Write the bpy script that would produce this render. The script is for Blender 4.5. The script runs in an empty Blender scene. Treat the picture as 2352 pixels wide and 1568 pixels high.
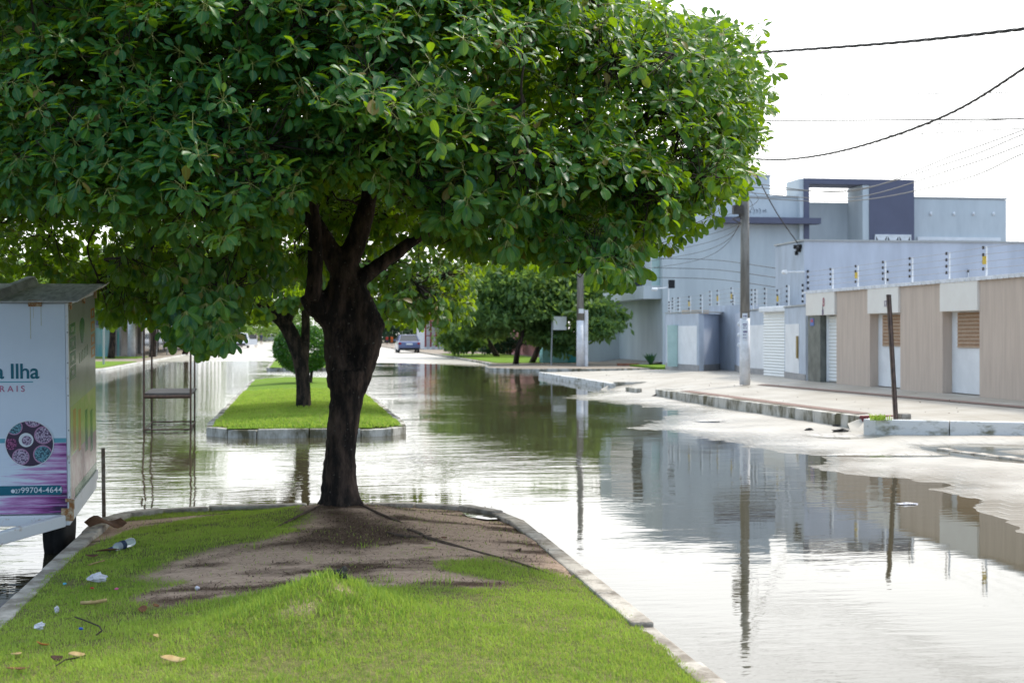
import bpy, bmesh, math, random
import numpy as np
from mathutils import Vector, Matrix, noise as mnoise

# ------------------------------------------------------------------ camera, sky, sun, exposure
S = bpy.context.scene
COL = S.collection
R = random.Random(11)
RNG = np.random.default_rng(11)
PI = math.pi
FPX, CX, HORIZ, EYE = 3267.0, 1176.0, 767.0, 1.6      # reference pixels (2352 wide) of a 50 mm lens, eye 1.6 m above water
TH = math.atan(496 / FPX)                              # the camera looks 8.6 deg to the right of the street axis (+Y)

cam = bpy.data.cameras.new("camera")
cam_o = bpy.data.objects.new("camera", cam)
COL.objects.link(cam_o)
cam.lens = 50
cam.sensor_width = 36
cam.clip_start = 0.1
cam.clip_end = 6000
cam.shift_y = -17 / 2352
cam_o.location = (0, 0, EYE)
cam_o.rotation_euler = (PI / 2, 0, -TH)
cam.dof.use_dof = True
cam.dof.focus_distance = 10.3
cam.dof.aperture_fstop = 4.0
S.camera = cam_o

SUN_EL, SUN_AZ = math.radians(56), math.radians(62)    # azimuth from +Y towards +X
sdir = Vector((math.sin(SUN_AZ) * math.cos(SUN_EL), math.cos(SUN_AZ) * math.cos(SUN_EL), math.sin(SUN_EL)))
sun = bpy.data.lights.new("sun", "SUN")
sun.energy = 3.5
sun.angle = math.radians(7)
sun.color = (1.0, 0.95, 0.85)
sun_o = bpy.data.objects.new("sun", sun)
COL.objects.link(sun_o)
sun_o.rotation_euler = (-sdir).to_track_quat('-Z', 'Y').to_euler()
sun_o.location = (0, 0, 60)

W = bpy.data.worlds.new("World")
S.world = W
W.use_nodes = True
wn, wl = W.node_tree.nodes, W.node_tree.links
wn.clear()
sky = wn.new("ShaderNodeTexSky")
sky.sky_type = 'NISHITA'
sky.sun_disc = False
sky.sun_elevation = SUN_EL
sky.sun_rotation = SUN_AZ
sky.dust_density = 4
b1 = wn.new("ShaderNodeBackground")
b1.inputs[1].default_value = 0.06
wl.new(sky.outputs[0], b1.inputs[0])
geo = wn.new("ShaderNodeTexCoord")
dot = wn.new("ShaderNodeVectorMath")
dot.operation = 'DOT_PRODUCT'
wl.new(geo.outputs['Generated'], dot.inputs[0])
dot.inputs[1].default_value = Vector((0.30, 0.90, 0.32)).normalized()   # brightest bank of thin cloud, low ahead
rmp = wn.new("ShaderNodeValToRGB")                     # thin bright overcast, whitest around the sun
mr = wn.new("ShaderNodeMapRange")
mr.inputs[1].default_value = -1
mr.inputs[2].default_value = 1
wl.new(dot.outputs['Value'], mr.inputs[0])
wl.new(mr.outputs[0], rmp.inputs[0])
cr = rmp.color_ramp
cr.elements[0].position = 0.0
cr.elements[0].color = (0.25, 0.34, 0.47, 1)
cr.elements[1].position = 1.0
cr.elements[1].color = (0.80, 0.79, 0.77, 1)
e = cr.elements.new(0.55)
e.color = (0.30, 0.37, 0.46, 1)
e = cr.elements.new(0.80)
e.color = (0.46, 0.49, 0.53, 1)
e = cr.elements.new(0.93)
e.color = (0.68, 0.69, 0.69, 1)
nz = wn.new("ShaderNodeTexNoise")
nz.inputs['Scale'].default_value = 2.2
nz.inputs['Detail'].default_value = 5
mp = wn.new("ShaderNodeMapping")
mp.inputs['Scale'].default_value = (1, 1, 3.0)
wl.new(geo.outputs['Generated'], mp.inputs[0])
wl.new(mp.outputs[0], nz.inputs['Vector'])
mr2 = wn.new("ShaderNodeMapRange")
mr2.inputs[1].default_value = 0.3
mr2.inputs[2].default_value = 0.7
mr2.inputs[3].default_value = 0.85
mr2.inputs[4].default_value = 1.15
wl.new(nz.outputs[0], mr2.inputs[0])
mul = wn.new("ShaderNodeVectorMath")
mul.operation = 'SCALE'
wl.new(rmp.outputs[0], mul.inputs[0])
wl.new(mr2.outputs[0], mul.inputs['Scale'])
b2 = wn.new("ShaderNodeBackground")
b2.inputs[1].default_value = 2.5
wl.new(mul.outputs[0], b2.inputs[0])
add = wn.new("ShaderNodeAddShader")
wl.new(b1.outputs[0], add.inputs[0])
wl.new(b2.outputs[0], add.inputs[1])
out = wn.new("ShaderNodeOutputWorld")
wl.new(add.outputs[0], out.inputs[0])

S.render.engine = 'CYCLES'
S.view_settings.view_transform = 'Standard'
S.view_settings.look = 'None'
S.view_settings.exposure = 0.0
S.view_settings.gamma = 1.0
S.cycles.use_denoising = True
S.cycles.max_bounces = 8
S.cycles.transparent_max_bounces = 8
S.cycles.sample_clamp_indirect = 6


# ------------------------------------------------------------------ surveying: reference pixel -> point on a plane
def ray(px, py):
    cx, cz = (px - CX) / FPX, -(py - HORIZ) / FPX
    return cx * math.cos(TH) + math.sin(TH), -cx * math.sin(TH) + math.cos(TH), cz


def G(px, py, z=0.0):
    a, b, c = ray(px, py)
    t = (z - EYE) / c
    return (a * t, b * t)


def AX(px, py, X):
    a, b, c = ray(px, py)
    t = X / a
    return (X, b * t, EYE + c * t)


def AY(px, py, Y):
    a, b, c = ray(px, py)
    t = Y / b
    return (a * t, Y, EYE + c * t)


def topx(P):
    """Points (n,3) -> reference pixels."""
    P = np.asarray(P, float)
    x = P[:, 0] * math.cos(TH) - P[:, 1] * math.sin(TH)
    d = P[:, 0] * math.sin(TH) + P[:, 1] * math.cos(TH)
    return CX + FPX * x / d, HORIZ - FPX * (P[:, 2] - EYE) / d


def sd_poly(P, poly):
    """Signed distance of points (n,2) to a polygon: positive inside."""
    P = np.asarray(P, float)
    V = np.asarray(poly, float)
    d = np.full(len(P), 1e9)
    ins = np.zeros(len(P), bool)
    for i in range(len(V)):
        a, b = V[i], V[(i + 1) % len(V)]
        ab = b - a
        t = np.clip(((P - a) @ ab) / max(ab @ ab, 1e-9), 0, 1)
        q = P - (a + t[:, None] * ab)
        d = np.minimum(d, np.hypot(q[:, 0], q[:, 1]))
        c = ((a[1] > P[:, 1]) != (b[1] > P[:, 1]))
        with np.errstate(divide='ignore', invalid='ignore'):
            xi = (b[0] - a[0]) * (P[:, 1] - a[1]) / (b[1] - a[1]) + a[0]
        ins ^= c & (P[:, 0] < xi)
    return np.where(ins, d, -d)


def vnoise(x, y, s=1.0, seed=0, octv=3):
    """Smooth value noise in about -1..1, vectorised."""
    tot = np.zeros_like(x, dtype=float)
    amp, nrm = 1.0, 0.0
    for o in range(octv):
        X, Y = x * s + 17.3 * seed + 5.1 * o, y * s + 9.7 * seed + 3.3 * o
        xi, yi = np.floor(X).astype(int), np.floor(Y).astype(int)
        fx, fy = X - xi, Y - yi
        fx, fy = fx * fx * (3 - 2 * fx), fy * fy * (3 - 2 * fy)

        def h(a, b):
            n = np.sin(a * 127.1 + b * 311.7 + seed * 74.7) * 43758.5453
            return (n - np.floor(n)) * 2 - 1
        v = (h(xi, yi) * (1 - fx) + h(xi + 1, yi) * fx) * (1 - fy) + (h(xi, yi + 1) * (1 - fx) + h(xi + 1, yi + 1) * fx) * fy
        tot += v * amp
        nrm += amp
        amp *= 0.5
        s *= 2.03
    return tot / nrm


# ------------------------------------------------------------------ materials
def mat(name, col, col2=None, scale=6.0, rough=0.8, bump=0.0, bscale=None, spec=0.4, metal=0.0, detail=5, stretch=(1, 1, 1), lo=0.4, hi=0.62):
    m = bpy.data.materials.new(name)
    m.use_nodes = True
    n, l = m.node_tree.nodes, m.node_tree.links
    p = n["Principled BSDF"]
    p.inputs['Roughness'].default_value = rough
    p.inputs['Metallic'].default_value = metal
    p.inputs['Specular IOR Level'].default_value = spec
    p.inputs['Base Color'].default_value = (*col, 1)
    if col2 is not None or bump:
        tc = n.new("ShaderNodeTexCoord")
        mpn = n.new("ShaderNodeMapping")
        mpn.inputs['Scale'].default_value = stretch
        l.new(tc.outputs['Object'], mpn.inputs[0])
    if col2 is not None:
        t = n.new("ShaderNodeTexNoise")
        t.inputs['Scale'].default_value = scale
        t.inputs['Detail'].default_value = detail
        t.inputs['Roughness'].default_value = 0.65
        l.new(mpn.outputs[0], t.inputs['Vector'])
        r = n.new("ShaderNodeValToRGB")
        r.color_ramp.elements[0].position = lo
        r.color_ramp.elements[1].position = hi
        r.color_ramp.elements[0].color = (*col, 1)
        r.color_ramp.elements[1].color = (*col2, 1)
        l.new(t.outputs[0], r.inputs[0])
        l.new(r.outputs[0], p.inputs['Base Color'])
    if bump:
        t2 = n.new("ShaderNodeTexNoise")
        t2.inputs['Scale'].default_value = bscale or scale * 4
        t2.inputs['Detail'].default_value = 6
        l.new(mpn.outputs[0], t2.inputs['Vector'])
        b = n.new("ShaderNodeBump")
        b.inputs['Strength'].default_value = bump
        b.inputs['Distance'].default_value = 0.02
        l.new(t2.outputs[0], b.inputs['Height'])
        l.new(b.outputs[0], p.inputs['Normal'])
    return m


def leaf_mat(name, c1, c2, trans, rough=0.35, tfac=0.35, spec=0.5):
    """Leaf: per-leaf tint (random value plus any tint bias, stored on the leaf), glossy top, light shining through; pale midrib from the leaf's own uv."""
    m = bpy.data.materials.new(name)
    m.use_nodes = True
    n, l = m.node_tree.nodes, m.node_tree.links
    p = n["Principled BSDF"]
    a = n.new("ShaderNodeAttribute")
    a.attribute_name = "tint"
    r = n.new("ShaderNodeValToRGB")
    r.color_ramp.elements[0].color = (*c1, 1)
    r.color_ramp.elements[1].color = (*c2, 1)
    r.color_ramp.elements[1].position = 0.93
    e = r.color_ramp.elements.new(0.985)
    e.color = (0.16, 0.09, 0.03, 1)
    l.new(a.outputs['Fac'], r.inputs[0])
    a2 = n.new("ShaderNodeAttribute")
    a2.attribute_name = "rib"
    mx = n.new("ShaderNodeMixRGB")
    mx.inputs[2].default_value = (0.16, 0.22, 0.06, 1)
    rr = n.new("ShaderNodeMapRange")
    rr.inputs[1].default_value = 0.88
    rr.inputs[2].default_value = 0.97
    l.new(a2.outputs['Fac'], rr.inputs[0])
    l.new(rr.outputs[0], mx.inputs[0])
    l.new(r.outputs[0], mx.inputs[1])
    l.new(mx.outputs[0], p.inputs['Base Color'])
    p.inputs['Roughness'].default_value = rough
    p.inputs['Specular IOR Level'].default_value = spec
    t = n.new("ShaderNodeBsdfTranslucent")
    t.inputs[0].default_value = (*trans, 1)
    ms = n.new("ShaderNodeMixShader")
    ms.inputs[0].default_value = tfac
    l.new(p.outputs[0], ms.inputs[1])
    l.new(t.outputs[0], ms.inputs[2])
    l.new(ms.outputs[0], n["Material Output"].inputs[0])
    return m


M = {}
M['concrete'] = mat("concrete", (0.34, 0.31, 0.27), (0.20, 0.18, 0.15), 9, 0.85, 0.4, 60)
M['kerb'] = mat("kerb_concrete", (0.56, 0.51, 0.44), (0.24, 0.205, 0.165), 5, 0.85, 0.5, 50)
M['kerb_white'] = mat("whitewashed_kerb", (0.62, 0.62, 0.60), (0.16, 0.15, 0.09), 2.6, 0.8, 0.5, 40, stretch=(1, 1, 2.2), lo=0.5, hi=0.68)
M['kerb_dirty'] = mat("mossy_kerb", (0.50, 0.48, 0.43), (0.10, 0.09, 0.05), 2.2, 0.85, 0.5, 30, stretch=(1, 1, 0.5), lo=0.42, hi=0.6)
M['kerb_red'] = mat("red_painted_kerb", (0.22, 0.03, 0.03), (0.12, 0.03, 0.03), 7, 0.8, 0.3)
M['grey_pole'] = mat("grey_pole_concrete", (0.30, 0.285, 0.26), (0.15, 0.14, 0.125), 4, 0.9, 0.4, 40, stretch=(1, 1, .2))
M['whitewash'] = mat("whitewash", (0.78, 0.78, 0.80), (0.62, 0.62, 0.62), 4, 0.85, 0.2, 40)
M['white_paint'] = mat("white_paint", (0.80, 0.81, 0.82), (0.72, 0.73, 0.74), 3, 0.5, 0.0)
M['door_white'] = mat("white_door_paint", (0.80, 0.80, 0.80), (0.72, 0.72, 0.72), 2, 0.5)
M['blue_wall'] = mat("lilac_blue_render", (0.525, 0.57, 0.66), (0.44, 0.48, 0.56), 1.3, 0.85, 0.15, 90, stretch=(1, 1, .22))
M['grey_blue'] = mat("grey_blue_render", (0.575, 0.615, 0.63), (0.485, 0.525, 0.545), 0.8, 0.85, 0.15, 90, stretch=(1, 1, .25))
M['grey_blue_dark'] = mat("weathered_blue_render", (0.50, 0.545, 0.61), (0.42, 0.46, 0.51), 2.2, 0.9, 0.2, 60, stretch=(1, 1, .4))
M['indigo'] = mat("dark_indigo_render", (0.125, 0.13, 0.185), (0.115, 0.12, 0.17), 1, 0.8)
M['beige'] = mat("combed_beige_render", (0.59, 0.475, 0.385), (0.52, 0.415, 0.335), 9, 0.9, 0.45, 26, stretch=(1, 1, 0.08))
M['cream'] = mat("cream_fascia", (0.80, 0.76, 0.69), (0.77, 0.72, 0.65), 2, 0.7)
M['granite'] = mat("grey_green_granite", (0.16, 0.165, 0.145), (0.075, 0.08, 0.07), 2.6, 0.35, stretch=(1, 1, .8))
M['tan_grille'] = mat("tan_grille", (0.56, 0.38, 0.25), (0.46, 0.30, 0.19), 20, 0.6)
M['shutter'] = mat("white_shutter", (0.78, 0.78, 0.75), None, rough=0.45)
M['steel_rust'] = mat("rusty_steel", (0.13, 0.075, 0.05), (0.06, 0.035, 0.026), 12, 0.8, 0.3, 60)
M['post_steel'] = mat("weathered_steel_post", (0.13, 0.085, 0.065), (0.07, 0.05, 0.045), 10, 0.7, 0.2, 60)
M['old_white'] = mat("rust_stained_white_paint", (.78, .79, .80), (.40, .25, .13), 9, .5, lo=.60, hi=.74)
M['black'] = mat("black_plastic", (0.012, 0.012, 0.013), None, rough=0.6)
M['rubber'] = mat("tyre_rubber", (0.014, 0.014, 0.014), (0.022, 0.02, 0.018), 10, 0.85)
M['cable'] = mat("cable_sheath", (0.035, 0.032, 0.03), (0.07, 0.06, 0.05), 30, 0.6)
M['wire'] = mat("pale_wire", (0.24, 0.22, 0.20), None, rough=0.5)
M['galv'] = mat("galvanised_steel", (0.42, 0.43, 0.43), (0.33, 0.34, 0.34), 20, 0.45, metal=0.3)
M['yellow'] = mat("yellow_sign_plastic", (0.62, 0.42, 0.03), None, rough=0.5)
M['brown_tile'] = mat("red_brown_paving", (0.235, 0.155, 0.125), (0.18, 0.12, 0.10), 8, 0.85)
M['tan'] = mat("tan_boards", (0.62, 0.49, 0.36), (0.52, 0.40, 0.29), 6, 0.8)
M['tile_grey'] = mat("grey_plinth_tile", (0.36, 0.34, 0.33), (0.28, 0.27, 0.26), 5, 0.6)
M['glass_green'] = mat("green_glass", (0.46, 0.60, 0.55), (0.38, 0.52, 0.48), 2, 0.15, spec=0.6)
M['glass_dark'] = mat("dark_glass", (0.025, 0.03, 0.035), None, rough=0.08, spec=0.6)
M['gold'] = mat("brass_handle", (0.36, 0.25, 0.09), None, rough=0.35, metal=0.6)
M['bark'] = mat("dark_bark", (0.020, 0.016, 0.014), (0.135, 0.090, 0.068), 11, 0.9, 1.0, 26, stretch=(1, 1, .28), lo=.44, hi=.74, spec=.2)
M['root'] = mat("root_bark", (0.15, 0.10, 0.07), (0.07, 0.05, 0.035), 14, 0.95, 0.8, 40)
M['bark_pale'] = mat("twig_bark", (0.050, 0.034, 0.024), (0.026, 0.019, 0.014), 8, 0.9, 0.5, 40)
M['petiole'] = mat("petiole", (0.20, 0.20, 0.045), None, rough=0.5)
M['rust'] = mat("rusted_hinge", (0.30, 0.12, 0.035), (0.55, 0.45, 0.30), 40, 0.8)
M['roof_sheet'] = mat("weathered_roof_sheet", (0.80, 0.79, 0.77), (0.50, 0.49, 0.47), 9, 0.75, 0.3, 40, stretch=(3, .5, 1))
M['rusty_grey'] = mat("rusty_grey_steel", (.32, .28, .23), (.16, .10, .06), 18, .7)
M['teal'] = mat("teal_print", (0.010, 0.135, 0.19), None, rough=0.4)
M['teal_light'] = mat("light_teal_print", (0.13, 0.38, 0.47), None, rough=0.4)
M['pink_print'] = mat("pink_print", (0.50, 0.13, 0.24), None, rough=0.4)
M['print_white'] = mat("white_print", (0.72, 0.75, 0.78), None, rough=0.4)
M['brown_card'] = mat("wet_cardboard", (0.17, 0.085, 0.045), (0.11, 0.055, 0.03), 12, 0.9, 0.2)
M['paper'] = mat("crumpled_paper", (0.66, 0.64, 0.68), (0.5, 0.48, 0.52), 20, 0.8, 0.4, 60)
M['dead_leaf'] = mat("dead_leaf_tan", (0.48, 0.35, 0.16), (0.36, 0.24, 0.10), 30, 0.8)
M['dead_leaf_brown'] = mat("dead_leaf_brown", (0.22, 0.10, 0.04), (0.14, 0.06, 0.03), 30, 0.8)
M['stone'] = mat("pale_stone", (0.40, 0.33, 0.24), (0.30, 0.24, 0.17), 14, 0.9, 0.4)
M['dark_stone'] = mat("dark_stone", (0.06, 0.055, 0.05), (0.03, 0.028, 0.026), 14, 0.9, 0.6)
M['leaf'] = leaf_mat("tree_leaf", (0.005, 0.066, 0.042), (0.046, 0.165, 0.020), (0.38, 0.60, 0.008), 0.38, 0.36, 0.24)
M['leaf2'] = leaf_mat("second_tree_leaf", (0.015, 0.080, 0.03), (0.06, 0.15, 0.015), (0.34, 0.50, 0.01), 0.42, 0.40, 0.34)
M['leaf_far'] = leaf_mat("far_leaf", (0.034, 0.095, 0.042), (0.135, 0.225, 0.066), (0.34, 0.52, 0.08), 0.55, 0.38, 0.3)
M['leaf_dark'] = leaf_mat("far_dark_leaf", (0.016, 0.045, 0.028), (0.045, 0.095, 0.042), (0.10, 0.18, 0.05), 0.6, 0.2, 0.3)
M['leaf_bush'] = leaf_mat("clipped_bush_leaf", (0.015, 0.075, 0.012), (0.05, 0.16, 0.015), (0.14, 0.34, 0.02), 0.45, 0.28)
M['grass'] = leaf_mat("grass_blade", (0.075, 0.195, 0.020), (0.44, 0.57, 0.095), (0.48, 0.64, 0.09), 0.6, 0.40, 0.2)
_r = [q for q in M['grass'].node_tree.nodes if q.type == 'VALTORGB'][0].color_ramp
_r.elements[2].color = (0.36, 0.28, 0.13, 1)
M['skin'] = mat("skin", (0.30, 0.17, 0.11), None, rough=0.6)
M['hair'] = mat("dark_hair", (0.02, 0.015, 0.012), None, rough=0.6)


_n, _l = M['bark'].node_tree.nodes, M['bark'].node_tree.links
_p = _n["Principled BSDF"]
_src = _p.inputs['Base Color'].links[0].from_socket
_tc = _n.new("ShaderNodeTexCoord")
_t = _n.new("ShaderNodeTexNoise")
_t.inputs['Scale'].default_value = 38
_t.inputs['Detail'].default_value = 3
_l.new(_tc.outputs['Object'], _t.inputs['Vector'])
_m = _n.new("ShaderNodeMapRange")
_m.inputs[1].default_value = .66
_m.inputs[2].default_value = .70
_l.new(_t.outputs[0], _m.inputs[0])
_x = _n.new("ShaderNodeMixRGB")
_x.inputs[2].default_value = (.11, .10, .085, 1)
_l.new(_m.outputs[0], _x.inputs[0])
_l.new(_src, _x.inputs[1])
_l.new(_x.outputs[0], _p.inputs['Base Color'])


def streak_mat(name, wall, dirt):
    """Whitewash with vertical grime streaks."""
    return mat(name, wall, dirt, 3.0, 0.8, 0.3, 40, stretch=(1.6, 1.6, .35), lo=.5, hi=.72)


# ------------------------------------------------------------------ mesh helpers
class MB:
    def __init__(self):
        self.v, self.f, self.m = [], [], []

    def add(self, V, F, mi=0):
        o = len(self.v)
        self.v += [tuple(p) for p in V]
        self.f += [tuple(i + o for i in q) for q in F]
        self.m += [mi] * len(F)
        return self

    def quad(self, a, b, c, d, mi=0):
        return self.add([a, b, c, d], [(0, 1, 2, 3)], mi)

    def box(self, x0, x1, y0, y1, z0, z1, mi=0, mtx=None):
        V = [(x, y, z) for z in (z0, z1) for y in (y0, y1) for x in (x0, x1)]
        if mtx is not None:
            V = [tuple(mtx @ Vector(p)) for p in V]
        return self.add(V, [(0, 2, 3, 1), (4, 5, 7, 6), (0, 1, 5, 4), (2, 6, 7, 3), (0, 4, 6, 2), (1, 3, 7, 5)], mi)

    def prism(self, poly, z0, z1, mi=0, mside=None):
        n = len(poly)
        V = [(p[0], p[1], z0) for p in poly] + [(p[0], p[1], z1) for p in poly]
        a = sum(poly[i][0] * poly[(i + 1) % n][1] - poly[(i + 1) % n][0] * poly[i][1] for i in range(n))
        F = [tuple(range(n, 2 * n))] if a > 0 else [tuple(range(2 * n - 1, n - 1, -1))]
        self.add(V, F, mi)
        o = len(self.v) - 2 * n
        for i in range(n):
            j = (i + 1) % n
            q = (o + i, o + j, o + n + j, o + n + i) if a > 0 else (o + j, o + i, o + n + i, o + n + j)
            self.f.append(q)
            self.m.append(mi if mside is None else mside)
        return self

    def wall(self, p, q, z0, z1, t=0.15, mi=0):
        """A vertical wall from p to q (ground points), thickness t to the right of p->q."""
        d = Vector((q[0] - p[0], q[1] - p[1]))
        nrm = Vector((d.y, -d.x)).normalized() * t
        return self.prism([p, q, (q[0] + nrm.x, q[1] + nrm.y), (p[0] + nrm.x, p[1] + nrm.y)], z0, z1, mi)

    def tube(self, pts, rad, n=8, mi=0, cap=True, flat=1.0):
        pts = [Vector(p) for p in pts]
        if not hasattr(rad, '__len__'):
            rad = [rad] * len(pts)
        o = len(self.v)
        up = Vector((0, 0, 1))
        d0 = (pts[1] - pts[0]).normalized()
        ref = up if abs(d0.z) < 0.9 else Vector((1, 0, 0))
        u = d0.cross(ref).normalized()
        for i, p in enumerate(pts):
            d = (pts[min(i + 1, len(pts) - 1)] - pts[max(i - 1, 0)]).normalized()
            u = (u - d * u.dot(d)).normalized()
            w = d.cross(u)
            for k in range(n):
                a = 2 * PI * k / n
                self.v.append(tuple(p + u * (math.cos(a) * rad[i]) + w * (math.sin(a) * rad[i] * flat)))
        for i in range(len(pts) - 1):
            for k in range(n):
                a, b = o + i * n + k, o + i * n + (k + 1) % n
                self.f.append((a, b, b + n, a + n))
                self.m.append(mi)
        if cap:
            self.f.append(tuple(o + k for k in range(n - 1, -1, -1)))
            self.m.append(mi)
            self.f.append(tuple(o + (len(pts) - 1) * n + k for k in range(n)))
            self.m.append(mi)
        return self

    def lathe(self, prof, c, n=16, mi=0, mtx=None):
        o = len(self.v)
        for (r, z) in prof:
            for k in range(n):
                a = 2 * PI * k / n
                p = Vector((r * math.cos(a), r * math.sin(a), z))
                if mtx is not None:
                    p = mtx @ p
                self.v.append(tuple(p + Vector(c)))
        for i in range(len(prof) - 1):
            for k in range(n):
                a, b = o + i * n + k, o + i * n + (k + 1) % n
                self.f.append((a, b, b + n, a + n))
                self.m.append(mi)
        self.f.append(tuple(o + k for k in range(n - 1, -1, -1)))
        self.m.append(mi)
        self.f.append(tuple(o + (len(prof) - 1) * n + k for k in range(n)))
        self.m.append(mi)
        return self

    def blob(self, c, r, seed=0, nu=10, nv=7, rough=0.2, mi=0):
        o = len(self.v)
        c = Vector(c)
        for i in range(nv + 1):
            th = PI * i / nv
            for k in range(nu):
                ph = 2 * PI * k / nu
                d = Vector((math.sin(th) * math.cos(ph), math.sin(th) * math.sin(ph), math.cos(th)))
                s = 1 + rough * mnoise.noise(d * 1.7 + Vector((seed * 3.7, 0, 0)))
                self.v.append(tuple(c + Vector((d.x * r[0], d.y * r[1], d.z * r[2])) * s))
        for i in range(nv):
            for k in range(nu):
                a, b = o + i * nu + k, o + i * nu + (k + 1) % nu
                self.f.append((a, a + nu, b + nu, b))
                self.m.append(mi)
        return self

    def build(self, name, mats, parent=None, world=True, smooth=False, bevel=0.0):
        me = bpy.data.meshes.new(name)
        V = self.v
        if parent is not None and world:
            L = root_loc(parent)
            V = [(a - L[0], b - L[1], c - L[2]) for a, b, c in V]
        me.from_pydata(V, [], self.f)
        if not isinstance(mats, (list, tuple)):
            mats = [mats]
        for m_ in mats:
            me.materials.append(m_)
        me.polygons.foreach_set('material_index', self.m)
        if smooth:
            me.polygons.foreach_set('use_smooth', [True] * len(me.polygons))
        me.update()
        o = bpy.data.objects.new(name, me)
        COL.objects.link(o)
        if parent is not None:
            o.parent = parent
        if bevel:
            b = o.modifiers.new("bevel", 'BEVEL')
            b.width = bevel
            b.segments = 2
            b.limit_method = 'ANGLE'
        return o


def root_loc(o):
    L = Vector(o.location)
    while o.parent is not None:
        o = o.parent
        L += Vector(o.location)
    return L


def tag(o, label=None, cat=None, group=None, kind=None):
    for k, v in (('label', label), ('category', cat), ('group', group), ('kind', kind)):
        if v:
            o[k] = v
    return o


def thing(name, loc, label, cat, group=None):
    o = bpy.data.objects.new(name, None)
    o.empty_display_size = 0.2
    o.location = loc
    COL.objects.link(o)
    return tag(o, label, cat, group)


def struct(o, label, cat):
    return tag(o, label, cat, kind='structure')


def np_mesh(name, V, F, mats, parent=None, tint=None, rib=None, smooth=True, mi=None):
    """Mesh from numpy quads; tint = per-face value, rib = per-vertex value."""
    me = bpy.data.meshes.new(name)
    V = np.asarray(V, np.float32)
    if parent is not None:
        V = V - np.array(root_loc(parent), np.float32)
    F = np.asarray(F, np.int32)
    me.vertices.add(len(V))
    me.vertices.foreach_set('co', V.ravel())
    me.loops.add(F.size)
    me.loops.foreach_set('vertex_index', F.ravel())
    me.polygons.add(len(F))
    me.polygons.foreach_set('loop_start', np.arange(0, F.size, F.shape[1], dtype=np.int32))
    me.polygons.foreach_set('loop_total', np.full(len(F), F.shape[1], np.int32))
    if smooth:
        me.polygons.foreach_set('use_smooth', np.ones(len(F), bool))
    for m_ in (mats if isinstance(mats, (list, tuple)) else [mats]):
        me.materials.append(m_)
    if mi is not None:
        me.polygons.foreach_set('material_index', np.asarray(mi, np.int32))
    if tint is not None:
        a = me.attributes.new("tint", 'FLOAT', 'FACE')
        a.data.foreach_set('value', np.asarray(tint, np.float32))
    if rib is not None:
        a = me.attributes.new("rib", 'FLOAT', 'POINT')
        a.data.foreach_set('value', np.asarray(rib, np.float32))
    me.update(calc_edges=True)
    o = bpy.data.objects.new(name, me)
    COL.objects.link(o)
    if parent is not None:
        o.parent = parent
    return o


def text(body, size, loc, rot, m_, parent, name="lettering", offset=0.0, align='LEFT', spacing=1.0, extrude=0.001):
    c = bpy.data.curves.new(name, 'FONT')
    c.body = body
    c.size = size
    c.offset = offset
    c.extrude = extrude
    c.align_x = align
    c.space_character = spacing
    c.materials.append(m_)
    co = bpy.data.objects.new(name + "_outline", c)
    COL.objects.link(co)
    bpy.context.view_layer.update()
    me = bpy.data.meshes.new_from_object(co.evaluated_get(bpy.context.evaluated_depsgraph_get()))
    bpy.data.objects.remove(co)
    o = bpy.data.objects.new(name, me)
    COL.objects.link(o)
    o.parent = parent
    o.location = loc
    o.rotation_euler = rot
    return o


def unit(a):
    return a / np.maximum(np.linalg.norm(a, axis=-1, keepdims=True), 1e-9)


LT = np.array([0, .16, .42, .70, .91, 1.0])
LW = np.array([.03, .26, .50, .555, .36, .07])


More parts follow.
